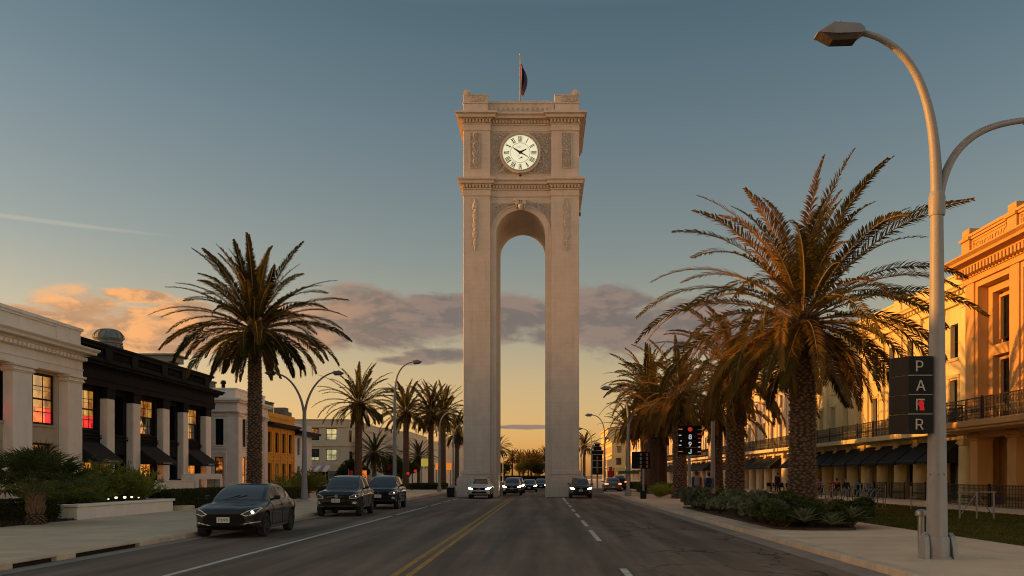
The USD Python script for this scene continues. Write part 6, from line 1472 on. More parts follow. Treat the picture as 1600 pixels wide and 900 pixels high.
for k in range(9): part(st, 'canopy_strip', MB().prof(-2.2 + k * .5, -1.7 + k * .5, [(0, 2.9), (-1.6, 2.35), (-1.6, 2.15), (0, 2.7)]), M['cl_pink'] if k % 2 else M['white'])
part(st, 'posts', MB().tube([(-2.1, -1.5, 0), (-2.1, -1.5, 2.3)], .05, 6).tube([(2.1, -1.5, 0), (2.1, -1.5, 2.3)], .05, 6).tube([(-2.1, 0, 0), (-2.1, 0, 2.8)], .05, 6).tube([(2.1, 0, 0), (2.1, 0, 2.8)], .05, 6), M['lamp'], kind='stuff')
part(st, 'counter', MB().bbox(-2, 2, -1.2, -.6, 0, .95, .03), M['white']); part(st, 'back', MB().box(-2.1, 2.1, 0, .06, 0, 2.6), M['dark'])
for k, x in enumerate((-22.2, -20.6)):
    t = thing('banner', ('orange-red upright banner before the tan block, left one', 'orange-red upright banner before the tan block, right one')[k], 'banner', None, (x, 98, 0)); part(t, 'cloth', MB().bbox(-.25, .25, -.02, .02, .7, 2.3, .01), M['sign_orange' if k else 'red']); part(t, 'pole', MB().tube([(-.28, 0, 0), (-.28, 0, 2.5)], .03, 6), M['lamp'])
bn = thing('litter_bin', 'dark square litter bin at the left foot of the tower', 'litter bin', None, (-7.25, 66.6, 0))
for s in (-1, 1): part(bn, 'side_panel', MB().bbox(s * .30 - .02, s * .30 + .02, -.3, .3, .06, .78, .008), M['brownmetal'] if 'brownmetal' in M else M['copper'])
part(bn, 'body', MB().bbox(-.28, .28, -.28, .28, .04, .76, .02), M['blackm']); part(bn, 'lid', MB().bbox(-.33, .33, -.33, .33, .78, .84, .015), M['copper'])


# ------------------------------------------------------------------ cars
def spline(xs, ys):
    from scipy.interpolate import PchipInterpolator
    o = np.argsort(xs); return PchipInterpolator(np.array(xs, float)[o], np.array(ys, float)[o])


def loft(xs, sec):
    """Closed solid from half sections (y, z) running from the bottom centre to the top centre."""
    rings = []
    for x in xs:
        h = np.array(sec(x)); r = np.vstack([h, (h * [-1, 1])[-2:0:-1]]); rings.append(np.column_stack([np.full(len(r), x), r]))
    n = len(rings[0]); V = np.vstack(rings); i, j = np.meshgrid(np.arange(len(xs) - 1), np.arange(n), indexing='ij')
    q = np.stack([i * n + j, i * n + (j + 1) % n, (i + 1) * n + (j + 1) % n, (i + 1) * n + j], -1).reshape(-1, 4); f = np.vstack([q[:, [0, 1, 2]], q[:, [0, 2, 3]]])
    for k, (base, rv) in enumerate(((0, True), ((len(xs) - 1) * n, False))):
        c = len(V); V = np.vstack([V, rings[0 if k == 0 else -1].mean(0)]); e = np.arange(n)
        t = np.stack([np.full(n, c), base + e, base + (e + 1) % n], 1); f = np.vstack([f, t if not rv else t[:, ::-1]])
    m = trimesh.Trimesh(V, f, process=False)
    if m.volume < 0: m.invert()
    return manifold3d.Manifold(manifold3d.Mesh(np.array(m.vertices, np.float32), np.array(m.faces, np.uint32)))


def prism(poly, axis, a, b):
    m = trimesh.creation.extrude_polygon(poly, b - a, engine='earcut'); v = np.array(m.vertices); v[:, 2] += a; f = m.faces
    if axis == 'x': v = v[:, [2, 0, 1]]
    elif axis == 'y': v = np.column_stack([v[:, 0], v[:, 2], v[:, 1]]); f = f[:, ::-1]
    return manifold3d.Manifold(manifold3d.Mesh(v.astype(np.float32), np.array(f, np.uint32)))


def car(name, label, loc, rotz, paint, kind='sedan', lit=None, group=None, plate='7A35', rear=False, cat='car', drl=False):
    t = thing(name, label, cat, group, loc, rotz, .9 if lit else 1)
    su = kind != 'sedan'
    dz = {'sedan': 0, 'suv': .12, 'van': .16}[kind]
    L = 4.55 if not su else 4.5
    top = spline([2.26, 2.22, 2.05, 1.6, 1.15, .85, 0, -1.5, -1.95, -2.18, -2.26], [.66, .74, .84, .925, .975, 1.0, 1.02, 1.03, 1.02, .96, .86]) if not su else spline([2.24, 2.2, 2.05, 1.6, 1.15, .85, 0, -1.5, -1.95, -2.16, -2.24], [.78, .88, .96, 1.0, 1.03, 1.05, 1.06, 1.06, 1.06, 1.0, .9])
    bot = spline([2.26, 2.1, 1.8, 0, -1.8, -2.1, -2.26], [.36, .25, .20, .19, .21, .30, .42])
    hw = spline([2.26, 2.2, 2.08, 1.85, 1.4, .6, 0, -1.4, -1.9, -2.12, -2.22, -2.26], [.56, .72, .81, .885, .925, .915, .91, .93, .885, .82, .72, .62])

    def bsec(e):
        def s(x):
            xx = float(np.clip(x, -2.24, 2.24)); w, zb, zt = float(hw(xx)) + e, float(bot(xx)) + dz - e, float(top(xx)) + dz * .9 + e; h = zt - zb
            p = [(0, zb), (.55 * w, zb), (.84 * w, zb + .01), (.95 * w, zb + .06 * h), (.985 * w, zb + .16 * h), (.97 * w, zb + .32 * h), (.975 * w, zb + .48 * h), (1.0 * w, zb + .64 * h), (.995 * w, zb + .74 * h), (.965 * w, zb + .84 * h), (.90 * w, zb + .925 * h), (.78 * w, zb + .972 * h), (.62 * w, zb + .985 * h + .010), (.52 * w, zb + .985 * h), (.25 * w, zb + .997 * h), (0, zt)]
            return p
        return s
    xs = np.concatenate([np.linspace(-2.26, -2.0, 9), np.linspace(-1.9, 1.9, 36), np.linspace(2.0, 2.26, 9)])
    body = loft(xs, bsec(0)); off = loft(np.clip(xs * 1.0035, -2.4, 2.4), bsec(.007))
    R = .345 if not su else .375; ax = (1.40, -1.36)
    wells = manifold3d.Manifold()
    for x in ax:
        for s in (-1, 1):
            c = manifold3d.Manifold.cylinder(.5, R + .055, R + .055, 40).rotate([90, 0, 0]).translate([x, s * .83 + .25, R]); wells += c
    roof = spline([1.12, .9, .55, .15, -.3, -.9, -1.45, -1.85, -2.08], [.97, 1.10, 1.29, 1.435, 1.485, 1.465, 1.33, 1.14, 1.00]) if not su else spline([1.12, .9, .60, .25, -.3, -1.1, -1.6, -1.95, -2.17], [1.02, 1.16, 1.38, 1.54, 1.60, 1.585, 1.52, 1.32, 1.02])
    bw = spline([1.12, .6, 0, -1.2, -2.17], [.70, .80, .825, .80, .68])

    def gsec(e):
        def s(x):
            w, zr = float(bw(np.clip(x, -2.17, 1.12))) + e, float(roof(np.clip(x, -2.17, 1.12))) + dz + e; zb = .88 + dz; h = max(zr - zb, .05); k = np.clip((h - .1) / .5, 0, 1); tw = w * (1 - .24 * k)
            return [(0, zb), (w, zb), (w * .995, zb + .12 * h), (w + (tw - w) * .5, zb + .5 * h), (tw + (w - tw) * .12, zb + .80 * h), (tw * .96, zb + .91 * h), (tw * .84, zb + .965 * h), (tw * .5, zb + .992 * h), (0, zr)]
        return s
    gx = np.concatenate([np.linspace(-2.17 if su else -2.08, -1.0, 16), np.linspace(-.9, 1.12, 24)])
    gh = loft(gx, gsec(0)); gho = loft(gx * 1.002, gsec(.006)); ghm = loft(gx * 1.0, gsec(-.03))
    shell = (body + gh) - wells
    part(t, 'body', MB().mesh(shell), paint, 32)
    if wells: 
        wb = MB()
        for x in ax: wb.box(x - R - .03, x + R + .03, -.60, .60, .25, R + .1 + R * .8)
        part(t, 'wheel_housing', wb, M['grille'], kind='stuff')
    thick = gho - ghm
    def cut(nm, solid, m, sm=32, parent=t):
        if solid.num_tri() > 0: return part(parent, nm, MB().mesh(solid), m, sm)
    ws = Polygon([(1.03, -.64), (1.03, .64), (.22 if not su else .30, .545), (.22 if not su else .30, -.545)]); cut('windscreen', thick ^ prism(ws, 'z', .95 + dz, 2), M['carglass'])
    rw = Polygon([(-1.12, -.50), (-1.12, .50), (-1.86, .56), (-1.86, -.56)]) if not su else Polygon([(-1.70, -.54), (-1.70, .54), (-2.06, .57), (-2.06, -.57)]); cut('rear_window', thick ^ prism(rw, 'z', 1.05 + dz, 2), M['carglass'])
    def sidepoly(a, b):
        x = np.linspace(a, b, 12); zt = np.array([float(roof(v)) for v in x]) + dz - .105; zb = 1.035 + dz + .02 * (x < -1); zt = np.maximum(zt, zb + .012)
        return Polygon(list(zip(x, zb + 0 * x)) + list(zip(x[::-1], zt[::-1])))
    for a, b in (((.72, -.28), (-.36, -1.22), (-1.28, -1.62)) if not su else ((.80, -.28), (-.36, -1.22), (-1.30, -1.80))):
        for s in (-1, 1): cut('side_window', thick ^ prism(sidepoly(b, a), 'y', .3 if s > 0 else -1.2, 1.2 if s > 0 else -.3), M['carglass'])
    bs = off - body
    def nose(poly, nm, m, x0=1.55, x1=2.4, parent=t): return cut(nm, (bs ^ prism(poly, 'x', x0, x1)), m, 32, parent)
    def tail(poly, nm, m): return cut(nm, bs ^ prism(poly, 'x', -2.4, -1.75), m)
    d = dz
    if not su:
        nose(Polygon([(-.50, .34 + d), (.50, .34 + d), (.58, .50 + d), (.46, .66 + d), (-.46, .66 + d), (-.58, .50 + d)]), 'grille', M['grille'])
        nose(Polygon([(-.78, .27 + d), (.78, .27 + d), (.66, .35 + d), (-.66, .35 + d)]), 'lower_intake', M['grille'])
        for s in (-1, 1): nose(Polygon([(s * .36, .335 + d), (s * .62, .40 + d), (s * .86, .43 + d), (s * .86, .455 + d), (s * .61, .425 + d), (s * .34, .358 + d)]), 'bumper_line', M['hlamp'])
        hl = [(.44, .655), (.58, .60), (.80, .66), (.885, .80), (.84, .83), (.62, .755)]
    else:
        nose(Polygon([(-.44, .60 + d), (.44, .60 + d), (.52, .72 + d), (.50, .80 + d), (-.50, .80 + d), (-.52, .72 + d)]), 'grille', M['grille'])
        for zz in (.655, .72, .78): nose(Polygon([(-.46, zz + d), (.46, zz + d), (.46, zz + .016 + d), (-.46, zz + .016 + d)]), 'grille_bar', M['chrome'], parent=t)
        nose(Polygon([(-.62, .36 + d), (.62, .36 + d), (.56, .50 + d), (-.56, .50 + d)]), 'lower_intake', M['grille'])
        nose(Polygon([(-.70, .30 + d), (.70, .30 + d), (.66, .335 + d), (-.66, .335 + d)]), 'skid_trim', M['chrome'])
        hl = [(.52, .70), (.56, .62), (.80, .64), (.90, .72), (.90, .83), (.72, .81)]
        for s in (-1, 1): nose(Polygon([(s * .66, .42 + d), (s * .80, .40 + d), (s * .80, .50 + d), (s * .68, .52 + d)]), 'fog_lamp', M['hlamp'])
    for s in (-1, 1):
        pl = Polygon([(s * y, z + d) for y, z in hl])
        h = nose(pl, 'headlight', M['hlit'] if lit else M['lens'], 1.45)
        if not lit and h: cut('light_strip', (loft(np.clip(xs * 1.0055, -2.4, 2.4), bsec(.012)) - off) ^ prism(pl.difference(pl.buffer(-.020)), 'x', 1.45, 2.4), M['drl'], 32, h)
        if drl and s > 0 or drl == 2:
            c = (s * (.72 if not su else .74), (.70 if not su else .72) + d)
            xr = float(np.interp(abs(c[0]), [.5, .72, .85], [2.26, 2.17, 2.0]))
            part(h or t, 'bulb', MB().mesh(trimesh.creation.icosphere(2, .05), trimesh.transformations.translation_matrix([xr - .02, c[0], c[1]])), M['hglow'], True)
        tl = Polygon([(s * y, z + d) for y, z in ((.50, .80), (.80, .74), (.90, .80), (.90, .92), (.55, .92))])
        tail(tl, 'tail_light', M['tlit'] if rear else M['red'])
        tail(Polygon([(s * .3, .36 + d), (s * .75, .36 + d), (s * .75, .42 + d), (s * .3, .42 + d)]), 'rear_trim', M['chrome'])
    for sx in ((1,) if not rear else (1, -1)):
        x = 2.275 * sx; pz = (.50 if not su else .55) + d; y0 = -.02
        pl = part(t, 'number_plate', MB().bbox(x - .012, x + .012, y0 - .17, y0 + .17, pz - .075, pz + .08, .004), M['plate'])
        if sx > 0: lettering(pl, plate, .075, ((x + .013, y0, 0), (0, 1, 0), (1, 0, 0)), 0, 0, pz - .035, M['plate_ink'], .002, bold=True)
    if su:
        part(t, 'emblem', MB().mesh(trimesh.creation.torus(.055, .010, 20, 6), trimesh.transformations.compose_matrix(angles=[0, math.pi / 2, 0], translate=[2.27, 0, .73 + d])).box(2.262, 2.275, -.05, .05, .722 + d, .738 + d), M['chrome'], 35)
        for s in (-1, 1): part(t, 'roof_rail', MB().tube(smooth_path([(.25, s * .56, 1.50 + d), (0, s * .60, 1.60 + d), (-1.0, s * .60, 1.60 + d), (-1.5, s * .57, 1.50 + d)], 14), .016, 6), M['blackm'], True)
    for s in (-1, 1):
        part(t, 'mirror', MB().mesh(manifold3d.Manifold.hull_points(np.array([[.66, s * .88, 1.02 + d], [.62, s * 1.06, 1.02 + d], [.60, s * 1.08, 1.13 + d], [.60, s * .92, 1.15 + d], [.78, s * .92, 1.04 + d], [.74, s * 1.04, 1.05 + d], [.72, s * 1.02, 1.12 + d], [.74, s * .93, 1.12 + d]]))).tube([(.68, s * .80, 1.0 + d), (.68, s * .93, 1.05 + d)], .03, 6), paint if paint is M.get('p_white') else M['blackm'], 40)
        sill = bs ^ prism(Polygon([(-.88, .235 + d), (.90, .235 + d), (.90, .265 + d), (-.88, .265 + d)]), 'y', .5 if s > 0 else -1.2, 1.2 if s > 0 else -.5); cut('sill_trim', sill, M['chrome'])
        for a in (.78, -.32, -1.16):
            ln = bs ^ prism(Polygon([(a, .32 + d), (a + .012, .32 + d), (a + .012 - (.05 if a < -1 else 0), .98 + d), (a - (.05 if a < -1 else 0), .98 + d)]), 'y', .5 if s > 0 else -1.2, 1.2 if s > 0 else -.5); cut('door_seam', ln, M['grille'])
        for a in (-.20, -1.10): part(t, 'door_handle', MB().mesh(manifold3d.Manifold.hull_points(np.array([[a + i * .09, s * (.905 + j * .028), .86 + d + k * .018] for i in (-1, 1) for j in (0, 1) for k in (-1, 1)]))), paint)
        for x in ax:
            w = part(t, 'wheel', wheel(R, x, s * .80, s, 'tyre'), M['rubber'], 40)
            part(w, 'rim', wheel(R, x, s * .80, s, 'rim'), M['rim'], 30)
    for s in (-1, 1): part(t, 'wiper', MB().tube([(1.05, s * .1 - .3, 1.01 + d), (.86, s * .1 + .1, 1.14 + d)], .010, 4), M['blackm'])
    return t


def wheel(R, x, y, s, what):
    mb = MB()
    if what == 'tyre': g = MB().lathe([(R * .66, -.10), (R * .80, -.112), (R * .95, -.105), (R, -.07), (R, .07), (R * .95, .105), (R * .80, .112), (R * .66, .10), (R * .60, 0), (R * .66, -.10)], n=36)
    else:
        g = MB().lathe([(R * .68, .06), (R * .70, .098), (R * .64, .098), (R * .60, .03), (0, .02)], n=30); g.lathe([(0, .085), (R * .15, .08), (R * .17, .03)], n=14)
        for k in range(10):
            a = 2 * math.pi * k / 10; b = .055 + .02 * (k % 2); e = np.array([math.cos(a), math.sin(a)]); p = np.array([-math.sin(a), math.cos(a)]) * R * .06
            g.mesh(manifold3d.Manifold.hull_points(np.array([[*(e * R * r_ + p * q), z_] for r_ in (.12, .66) for q in (-1, 1) for z_ in (.03, .088)])))
    v, f = g.arrays(); return mb.add(np.stack([v[:, 0] + x, y + s * v[:, 2], v[:, 1] + R], 1), f if s < 0 else f[:, ::-1])


def paint(n, c, rough=.28, metal=.35, coat=.6): M['p_' + n] = mat('car_paint_' + n, c, rough, .03, .5, metal=metal, coat=coat)


paint('black', (.005, .0048, .0045), .30, .0, .55); paint('dark', (.012, .012, .014), .16, .0, .5); paint('navy', (.009, .011, .018), .16, .0, .5); paint('white', (.62, .60, .56), .25, 0); paint('silver', (.20, .20, .21), .28, .6); paint('brown', (.060, .045, .040), .25, .5); paint('grey', (.10, .11, .125), .25, .5)
MC = 'parked cars'
car('parked_car', 'matte black sedan with white plate parked nearest on the left kerb', (-8.74, 25.3, 0), -90 + 2.5, M['p_black'], 'sedan', plate='7395', drl=1)
car('parked_car', 'dark SUV with chrome grille parked behind the black sedan', (-8.66, 37.5, 0), -90 + 2, M['p_dark'], 'suv', plate='2BL4', drl=1)
car('parked_car', 'dark blue SUV parked third in the row, without a visible plate', (-8.42, 45.2, 0), -90 + 2, M['p_navy'], 'suv', plate='LT', drl=2)
car('moving_car', 'white car with headlights on before the left tower pillar', (-4.75, 64.4, 0), -90, M['p_white'], 'suv', lit=True, plate='8K')
car('moving_car', 'silver grey car with headlights on under the tower arch', (-2.75, 75.0, 0), -90, M['p_silver'], 'suv', lit=True, plate='4F')
car('moving_car', 'pale blue grey car close behind the one under the arch', (-2.7, 83.5, 0), -90, M['p_grey'], 'suv', lit=True, plate='3')
car('moving_car', 'dark car with warm headlights in the middle of the arch opening', (-1.55, 91, 0), -90, M['p_brown'], 'sedan', lit=True, plate='6')
car('moving_car', 'dark car half hidden behind the right tower pillar', (-.35, 103, 0), -90, M['p_black'], 'sedan', lit=True, plate='1')
car('moving_car', 'brown SUV with headlights on right of the right tower pillar', (2.75, 65.2, 0), -90, M['p_brown'], 'suv', lit=True, plate='5M')
car('parked_car', 'light grey sedan seen from behind with red tail lights, right of the tower', (7.3, 92, .004), 90, M['p_silver'], 'sedan', rear=True, plate='9')
car('parked_car', 'dark vehicle parked behind the lamp post right of the tower', (9.1, 104, .004), 90, M['p_black'], 'suv', rear=True, plate='0')
# ------------------------------------------------------------------ people, bicycles, racks, tables
def hullbones(joints, bones, edge, it=8):
    m = manifold3d.Manifold()
    for a, b in bones:
        pts = []
        for j in (a, b):
            p, r = joints[j]; pts.append(trimesh.creation.icosphere(1, r).vertices * 1.0 + np.array(p))
        m += manifold3d.Manifold.hull_points(np.vstack(pts))
    m = m.refine_to_length(edge)
    k = m.to_mesh(); t = trimesh.Trimesh(k.vert_properties[:, :3], k.tri_verts, process=True)
    trimesh.smoothing.filter_taubin(t, iterations=it)
    return t


def person(label, loc, rotz, h=1.74, stride=.0, arms=((.10, .05), (-.10, .05)), shirt='cl_navy', trousers='cl_black', hair='hair', seated=False, pack=None, group=None, hairlong=False, fine=False):
    """Faces +x. stride: swing of the legs; arms: forward swing and elbow bend of each arm."""
    t = thing('person', label, 'person', group, loc, rotz, h / 1.74)
    hip = .92 if not seated else .50
    J = {'pel': ((0, 0, hip), .125), 'wai': ((0, 0, hip + .20), .115), 'che': ((.0, 0, hip + .42), .135), 'nec': ((.0, 0, hip + .58), .06), 'nk2': ((.01, 0, hip + .66), .052), 'hd1': ((.015, 0, hip + .73), .085), 'hd2': ((.0, 0, hip + .79), .088), 'chin': ((.06, 0, hip + .685), .035), 'nose': ((.105, 0, hip + .735), .012), 'brow': ((.085, 0, hip + .77), .02)}
    B = [('pel', 'wai'), ('wai', 'che'), ('che', 'nec'), ('nec', 'nk2'), ('nk2', 'hd1'), ('hd1', 'hd2'), ('hd1', 'chin'), ('brow', 'nose'), ('hd1', 'brow')]
    cl = {'shirt': ({}, []), 'trousers': ({}, [])}
    for i, s in enumerate((1, -1)):
        sw, el = arms[i]
        J |= {f'hip{i}': ((0, s * .095, hip - .02), .095), f'sh{i}': ((0, s * .185, hip + .50), .062), f'ear{i}': ((-.005, s * .092, hip + .735), .016)}
        if seated:
            J |= {f'kn{i}': ((.43, s * .11, hip + .02), .058), f'an{i}': ((.42, s * .11, .09), .042), f'toe{i}': ((.57, s * .12, .035), .034), f'heel{i}': ((.38, s * .11, .04), .036)}
        else:
            d = s * stride
            J |= {f'kn{i}': ((d * .42 + .03, s * .10, .50), .058), f'an{i}': ((d * .80 - (.06 if d < 0 else 0), s * .10, .09 + (.05 if d < 0 else 0)), .040), f'toe{i}': ((d * .80 + .15, s * .11, .035), .034), f'heel{i}': ((d * .80 - .04, s * .10, .04 + (.05 if d < 0 else 0)), .036)}
        e = np.array([math.sin(sw) * .29, s * (.185 + .05), hip + .50 - math.cos(sw) * .29]); w = e + np.array([math.sin(sw + el) * .25, s * .01, -math.cos(sw + el) * .25]); dr = (w - e) / np.linalg.norm(w - e)
        J |= {f'el{i}': (tuple(e), .042), f'wr{i}': (tuple(w), .030), f'pa{i}': (tuple(w + dr * .08), .030)}
        B += [('pel', f'hip{i}'), (f'hip{i}', f'kn{i}'), (f'kn{i}', f'an{i}'), (f'an{i}', f'heel{i}'), (f'heel{i}', f'toe{i}'), (f'an{i}', f'toe{i}'), ('che', f'sh{i}'), (f'sh{i}', f'el{i}'), (f'el{i}', f'wr{i}'), (f'wr{i}', f'pa{i}'), ('hd1', f'ear{i}')]
        up = np.cross(dr, [0, 1, 0])
        for k, (off, ln) in enumerate(((-.027, .075), (-.009, .088), (.009, .082), (.027, .066))):
            b0 = w + dr * .095 + up * off; b1 = b0 + dr * ln * .55 + np.array([0, -s * .006, 0]); b2 = b1 + dr * ln * .40 + np.array([0, -s * .022, 0])
            J |= {f'f{i}{k}a': (tuple(b0), .010), f'f{i}{k}b': (tuple(b1), .0095), f'f{i}{k}c': (tuple(b2), .0085)}; B += [(f'pa{i}', f'f{i}{k}a'), (f'f{i}{k}a', f'f{i}{k}b'), (f'f{i}{k}b', f'f{i}{k}c')]
        th = w + dr * .035 + up * (.035); t2 = th + dr * .05 + up * .018; J |= {f't{i}a': (tuple(th), .012), f't{i}b': (tuple(t2), .010)}; B += [(f'wr{i}', f't{i}a'), (f't{i}a', f't{i}b')]
    part(t, 'body', (lambda m: (m.vertices, m.faces))(hullbones(J, B, .022 if fine else .035, 6)), M['skin'], True)
    g = lambda ks, e: {k: (J[k][0], J[k][1] + e) for k in ks}
    sk = ['wai', 'che', 'pel', 'sh0', 'sh1', 'el0', 'el1', 'hip0', 'hip1']; S = g(sk, .022)
    for i in (0, 1):
        a, b = np.array(J[f'el{i}'][0]), np.array(J[f'wr{i}'][0]); S[f'fo{i}'] = (tuple(a + (b - a) * .8), .045)
    part(t, 'shirt', (lambda m: (m.vertices, m.faces))(hullbones(S, [('pel', 'wai'), ('wai', 'che'), ('che', 'sh0'), ('che', 'sh1'), ('sh0', 'el0'), ('sh1', 'el1'), ('pel', 'hip0'), ('pel', 'hip1'), ('el0', 'fo0'), ('el1', 'fo1'), ('sh0', 'sh1')], .05)), M[shirt], True)
    T = g(['pel', 'hip0', 'hip1', 'kn0', 'kn1', 'an0', 'an1'], .016)
    part(t, 'trousers', (lambda m: (m.vertices, m.faces))(hullbones(T, [('pel', 'hip0'), ('pel', 'hip1'), ('hip0', 'kn0'), ('hip1', 'kn1'), ('kn0', 'an0'), ('kn1', 'an1')], .05)), M[trousers], True)
    for i in (0, 1):
        K = {'h': (J[f'heel{i}'][0], .048), 't': (J[f'toe{i}'][0], .045)}; part(t, 'shoe', (lambda m: (m.vertices, m.faces))(hullbones(K, [('h', 't')], .04, 3)), M['cl_black'], True)
    H = {'a': ((-.022, 0, hip + .80), .095), 'b': ((-.045, 0, hip + .74), .082), 'c': ((.02, 0, hip + .825), .075)}; hb = [('a', 'b'), ('a', 'c')]
    if hairlong: H['d'] = ((-.07, 0, hip + .60), .06); hb.append(('b', 'd'))
    part(t, 'hair', (lambda m: (m.vertices, m.faces))(hullbones(H, hb, .04, 4)), M[hair], True)
    if pack:
        K = {'a': ((-.20, .07, hip + .16), .10), 'b': ((-.20, -.07, hip + .16), .10), 'c': ((-.19, .06, hip + .48), .09), 'd': ((-.19, -.06, hip + .48), .09)}
        part(t, 'backpack', (lambda m: (m.vertices, m.faces))(hullbones(K, [('a', 'b'), ('a', 'c'), ('b', 'd'), ('c', 'd'), ('a', 'd')], .06, 4)), M[pack], True)
    return t


person('person in dark navy top carrying a grey backpack, walking by the digit board', (8.35, 46.8, .13), 95, 1.76, .32, ((-.35, .3), (.4, .35)), 'cl_navy', 'cl_navy', pack='cl_grey', fine=True)
person('person in orange trousers and dark top beside the backpack carrier', (8.95, 46.3, .13), 70, 1.70, -.30, ((.3, .4), (-.3, .2)), 'cl_blue', 'cl_orange', pack='cl_black', fine=True)
person('person in red top behind the backpack carrier by the digit board', (8.6, 47.9, .13), 80, 1.74, .2, shirt='cl_red', trousers='cl_black')
TL = [('seated person in pink top at the terrace table nearest the big palm', 69.5, 'cl_pink', 'cl_black'), ('seated person in red top at the terrace tables', 66.0, 'cl_red', 'cl_black'), ('seated person in black behind the bicycle stands', 63.3, 'cl_black', 'cl_grey'), ('seated person in teal top behind the red bicycle', 61.4, 'cl_teal', 'cl_black'), ('seated person in pale cap and dark clothes by the last terrace table', 58.9, 'cl_grey', 'cl_black')]


def chair(label, loc, rotz):
    t = thing('cafe_chair', label, 'chair', 'cafe chairs on the arcade terrace', loc, rotz)
    part(t, 'seat', MB().bbox(-.2, .2, -.2, .2, .42, .46, .01), M['blackm']); part(t, 'backrest', MB().bbox(-.23, -.20, -.2, .2, .5, .88, .01), M['blackm'])
    for x in (-.19, .19):
        for y in (-.19, .19): part(t, 'leg', MB().tube([(x, y, 0), (x, y, .88 if x < 0 else .43)], .015, 5), M['blackm'])


def table(label, loc):
    t = thing('cafe_table', label, 'table', 'cafe tables on the arcade terrace', loc)
    part(t, 'top', MB().lathe([(0, .71), (.36, .71), (.36, .74), (0, .74)], n=20), M['blackm'], 30); part(t, 'column', MB().tube([(0, 0, .02), (0, 0, .71)], .03, 8), M['blackm']); part(t, 'foot', MB().lathe([(.24, 0), (.24, .02), (.04, .06)], n=14), M['blackm'], 30)


for k, (lb, y, a, c) in enumerate(TL):
    x = 22.4 + .25 * (k % 2); rz = 90 if k % 2 else -90
    person(lb, (x, y, .16), rz, 1.7, shirt=a, trousers=c, seated=True, arms=((.5, .8), (.4, .9)), hair='hair' if k != 4 else 'cl_grey', hairlong=k in (0, 3))
    chair('black cafe chair under the ' + lb.split(' at ')[0].split(' behind ')[0].split(' by ')[0], (x, y, .16), rz)
    s = 1 if rz > 0 else -1
    table('round black cafe table before the ' + lb.split(' at ')[0].split(' behind ')[0].split(' by ')[0], (x, y + .78 * s, .16))
person('standing person in dark clothes on the terrace seen between the two near trunks', (21.2, 77.5, .16), 120, 1.75, .25, shirt='cl_black', trousers='cl_black')
for k in range(5):
    y = 73.5 + k * 2.2; lb = 'between the two largest trunks, ' + ('nearest', 'second', 'third', 'fourth', 'farthest')[k]
    table(f'round black cafe table seen {lb} of five', (21.9, y, .16)); chair(f'black cafe chair seen {lb} of five', (21.9, y + .7, .16), -90)


def bicycle(label, loc, rotz, m):
    t = thing('bicycle', label, 'bicycle', None, loc, rotz)
    for x in (-.52, .52):
        a = np.linspace(0, 2 * np.pi, 25); w = part(t, 'wheel', MB().tube(np.stack([x + .33 * np.cos(a), 0 * a, .34 + .33 * np.sin(a)], 1), .02, 6, cap=False), M['rubber'], True)
        sp = MB()
        for k in range(9): sp.tube([(x, 0, .34), (x + .32 * math.cos(k * .7), 0, .34 + .32 * math.sin(k * .7))], .004, 3)
        part(w, 'spokes', sp, M['steel'], kind='stuff')
    part(t, 'frame', MB().tube([(-.52, 0, .34), (-.05, 0, .30), (.38, 0, .78), (-.20, 0, .80), (-.05, 0, .30)], .022, 6).tube([(-.52, 0, .34), (-.20, 0, .80)], .016, 6).tube([(.52, 0, .34), (.38, 0, .80), (.36, 0, .98)], .02, 6), M[m])
    part(t, 'saddle', MB().bbox(-.36, -.10, -.07, .07, .92, .98, .025), M['blackm']); part(t, 'seat_post', MB().tube([(-.20, 0, .78), (-.23, 0, .93)], .014, 6), M['steel']); part(t, 'handlebar', MB().tube([(.30, -.28, 1.02), (.38, -.1, 1.0), (.38, .1, 1.0), (.30, .28, 1.02)], .014, 6), M['blackm'])


bicycle('red bicycle leaning among the steel stands before the arcade', (19.9, 59.0, .16), 75, 'red'); bicycle('dark bicycle parked left of the red one', (20.0, 62.0, .16), 60, 'blackm'); bicycle('blue grey bicycle by the arcade column near the lamp post', (21.2, 56.0, .16), 95, 'cl_blue')


def stand(label, loc, rotz, L, n, braces, group=None):
    t = thing('bicycle_stand', label, 'bicycle stand', group, loc, rotz)
    for k in range(n): part(t, 'post', MB().tube([(k * L / (n - 1), 0, 0), (k * L / (n - 1), 0, 1.0)], .03, 8), M['steel'], True)
    part(t, 'top_rail', MB().tube([(-.1, 0, .98), (L + .1, 0, .98)], .022, 6), M['steel'], True)
    for k in range(n - 1):
        x0, x1 = k * L / (n - 1), (k + 1) * L / (n - 1)
        for _ in range(braces): part(t, 'brace', MB().tube([(x0, .02 + .04 * _, .12), (x1, .02 + .04 * _, .92)] if k % 2 == 0 else [(x0, .02, .92), (x1, .02, .12)], .016, 6), M['steel'], True)


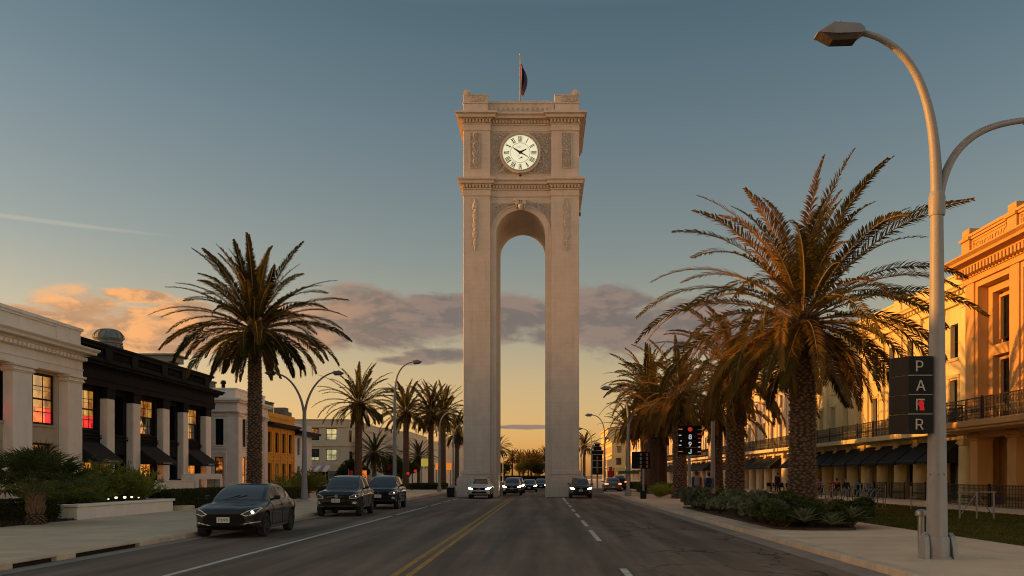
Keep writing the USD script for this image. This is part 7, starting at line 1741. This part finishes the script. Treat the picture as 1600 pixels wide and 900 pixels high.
stand('galvanised stand with three posts on the lawn right of the near lamp post', (15.1, 31.0, .12), 8, 1.35, 3, 1)
SG = 'slanted galvanised bicycle stands on the lawn'
for k, y in enumerate((40.5, 42.0, 43.6, 45.4, 47.4, 49.6)):
    t = thing('bicycle_stand', ('slanted galvanised bicycle stand nearest the lamp post', 'second slanted bicycle stand from the lamp post', 'third slanted bicycle stand from the lamp post', 'fourth slanted bicycle stand from the lamp post', 'fifth slanted bicycle stand from the lamp post', 'slanted bicycle stand nearest the biggest palm trunk')[k], 'bicycle stand', SG, (15.6 + .1 * k, y, .12), 0)
    for dx in (0, .28):
        part(t, 'hoop', MB().tube(smooth_path([(dx - .62, 0, 0), (dx - .1, .05, .62), (dx + .12, .1, .92), (dx + .30, .3, .80), (dx + .36, .55, 0)], 14), .02, 6), M['steel'], True)
    part(t, 'foot', MB().tube([(-.62, 0, .02), (.7, .0, .02)], .018, 5), M['steel'])
for k, (x, y) in enumerate(((17.2, 40.0), (17.4, 43.5), (17.6, 47.5), (17.6, 52), (17.8, 56.5), (17.9, 61.0))):
    t = thing('rope_post', ('slim steel post on the lawn nearest the lamp post', 'second slim steel post along the lawn', 'third slim steel post along the lawn', 'fourth slim steel post along the lawn', 'fifth slim steel post along the lawn', 'slim steel post by the biggest palm trunk')[k], 'post', 'slim steel posts along the lawn', (x, y, .12))
    part(t, 'post', MB().tube([(0, 0, 0), (0, 0, 1.05)], .028, 8), M['steel'], True); part(t, 'cap', MB().lathe([(.045, 1.03), (.045, 1.07), (0, 1.09)], n=10), M['steel'], 30)
# pole-mounted bits on the far left: red signals low behind the SUVs
tl = thing('traffic_signal', 'low pair of red signal lights behind the third parked SUV', 'traffic signal', None, (-14.2, 92, .1))
part(tl, 'post', MB().tube([(0, 0, 0), (0, 0, 2.2)], .06, 8), M['blackm'])
for x, z in ((-.45, 1.85), (.35, 2.1)): part(tl, 'lamp', MB().mesh(trimesh.creation.icosphere(2, .17), trimesh.transformations.translation_matrix([x, -.1, z])), M['ledred'], True)
part(tl, 'arm', MB().box(-.5, .4, -.05, .05, 1.9, 2.0), M['blackm'])
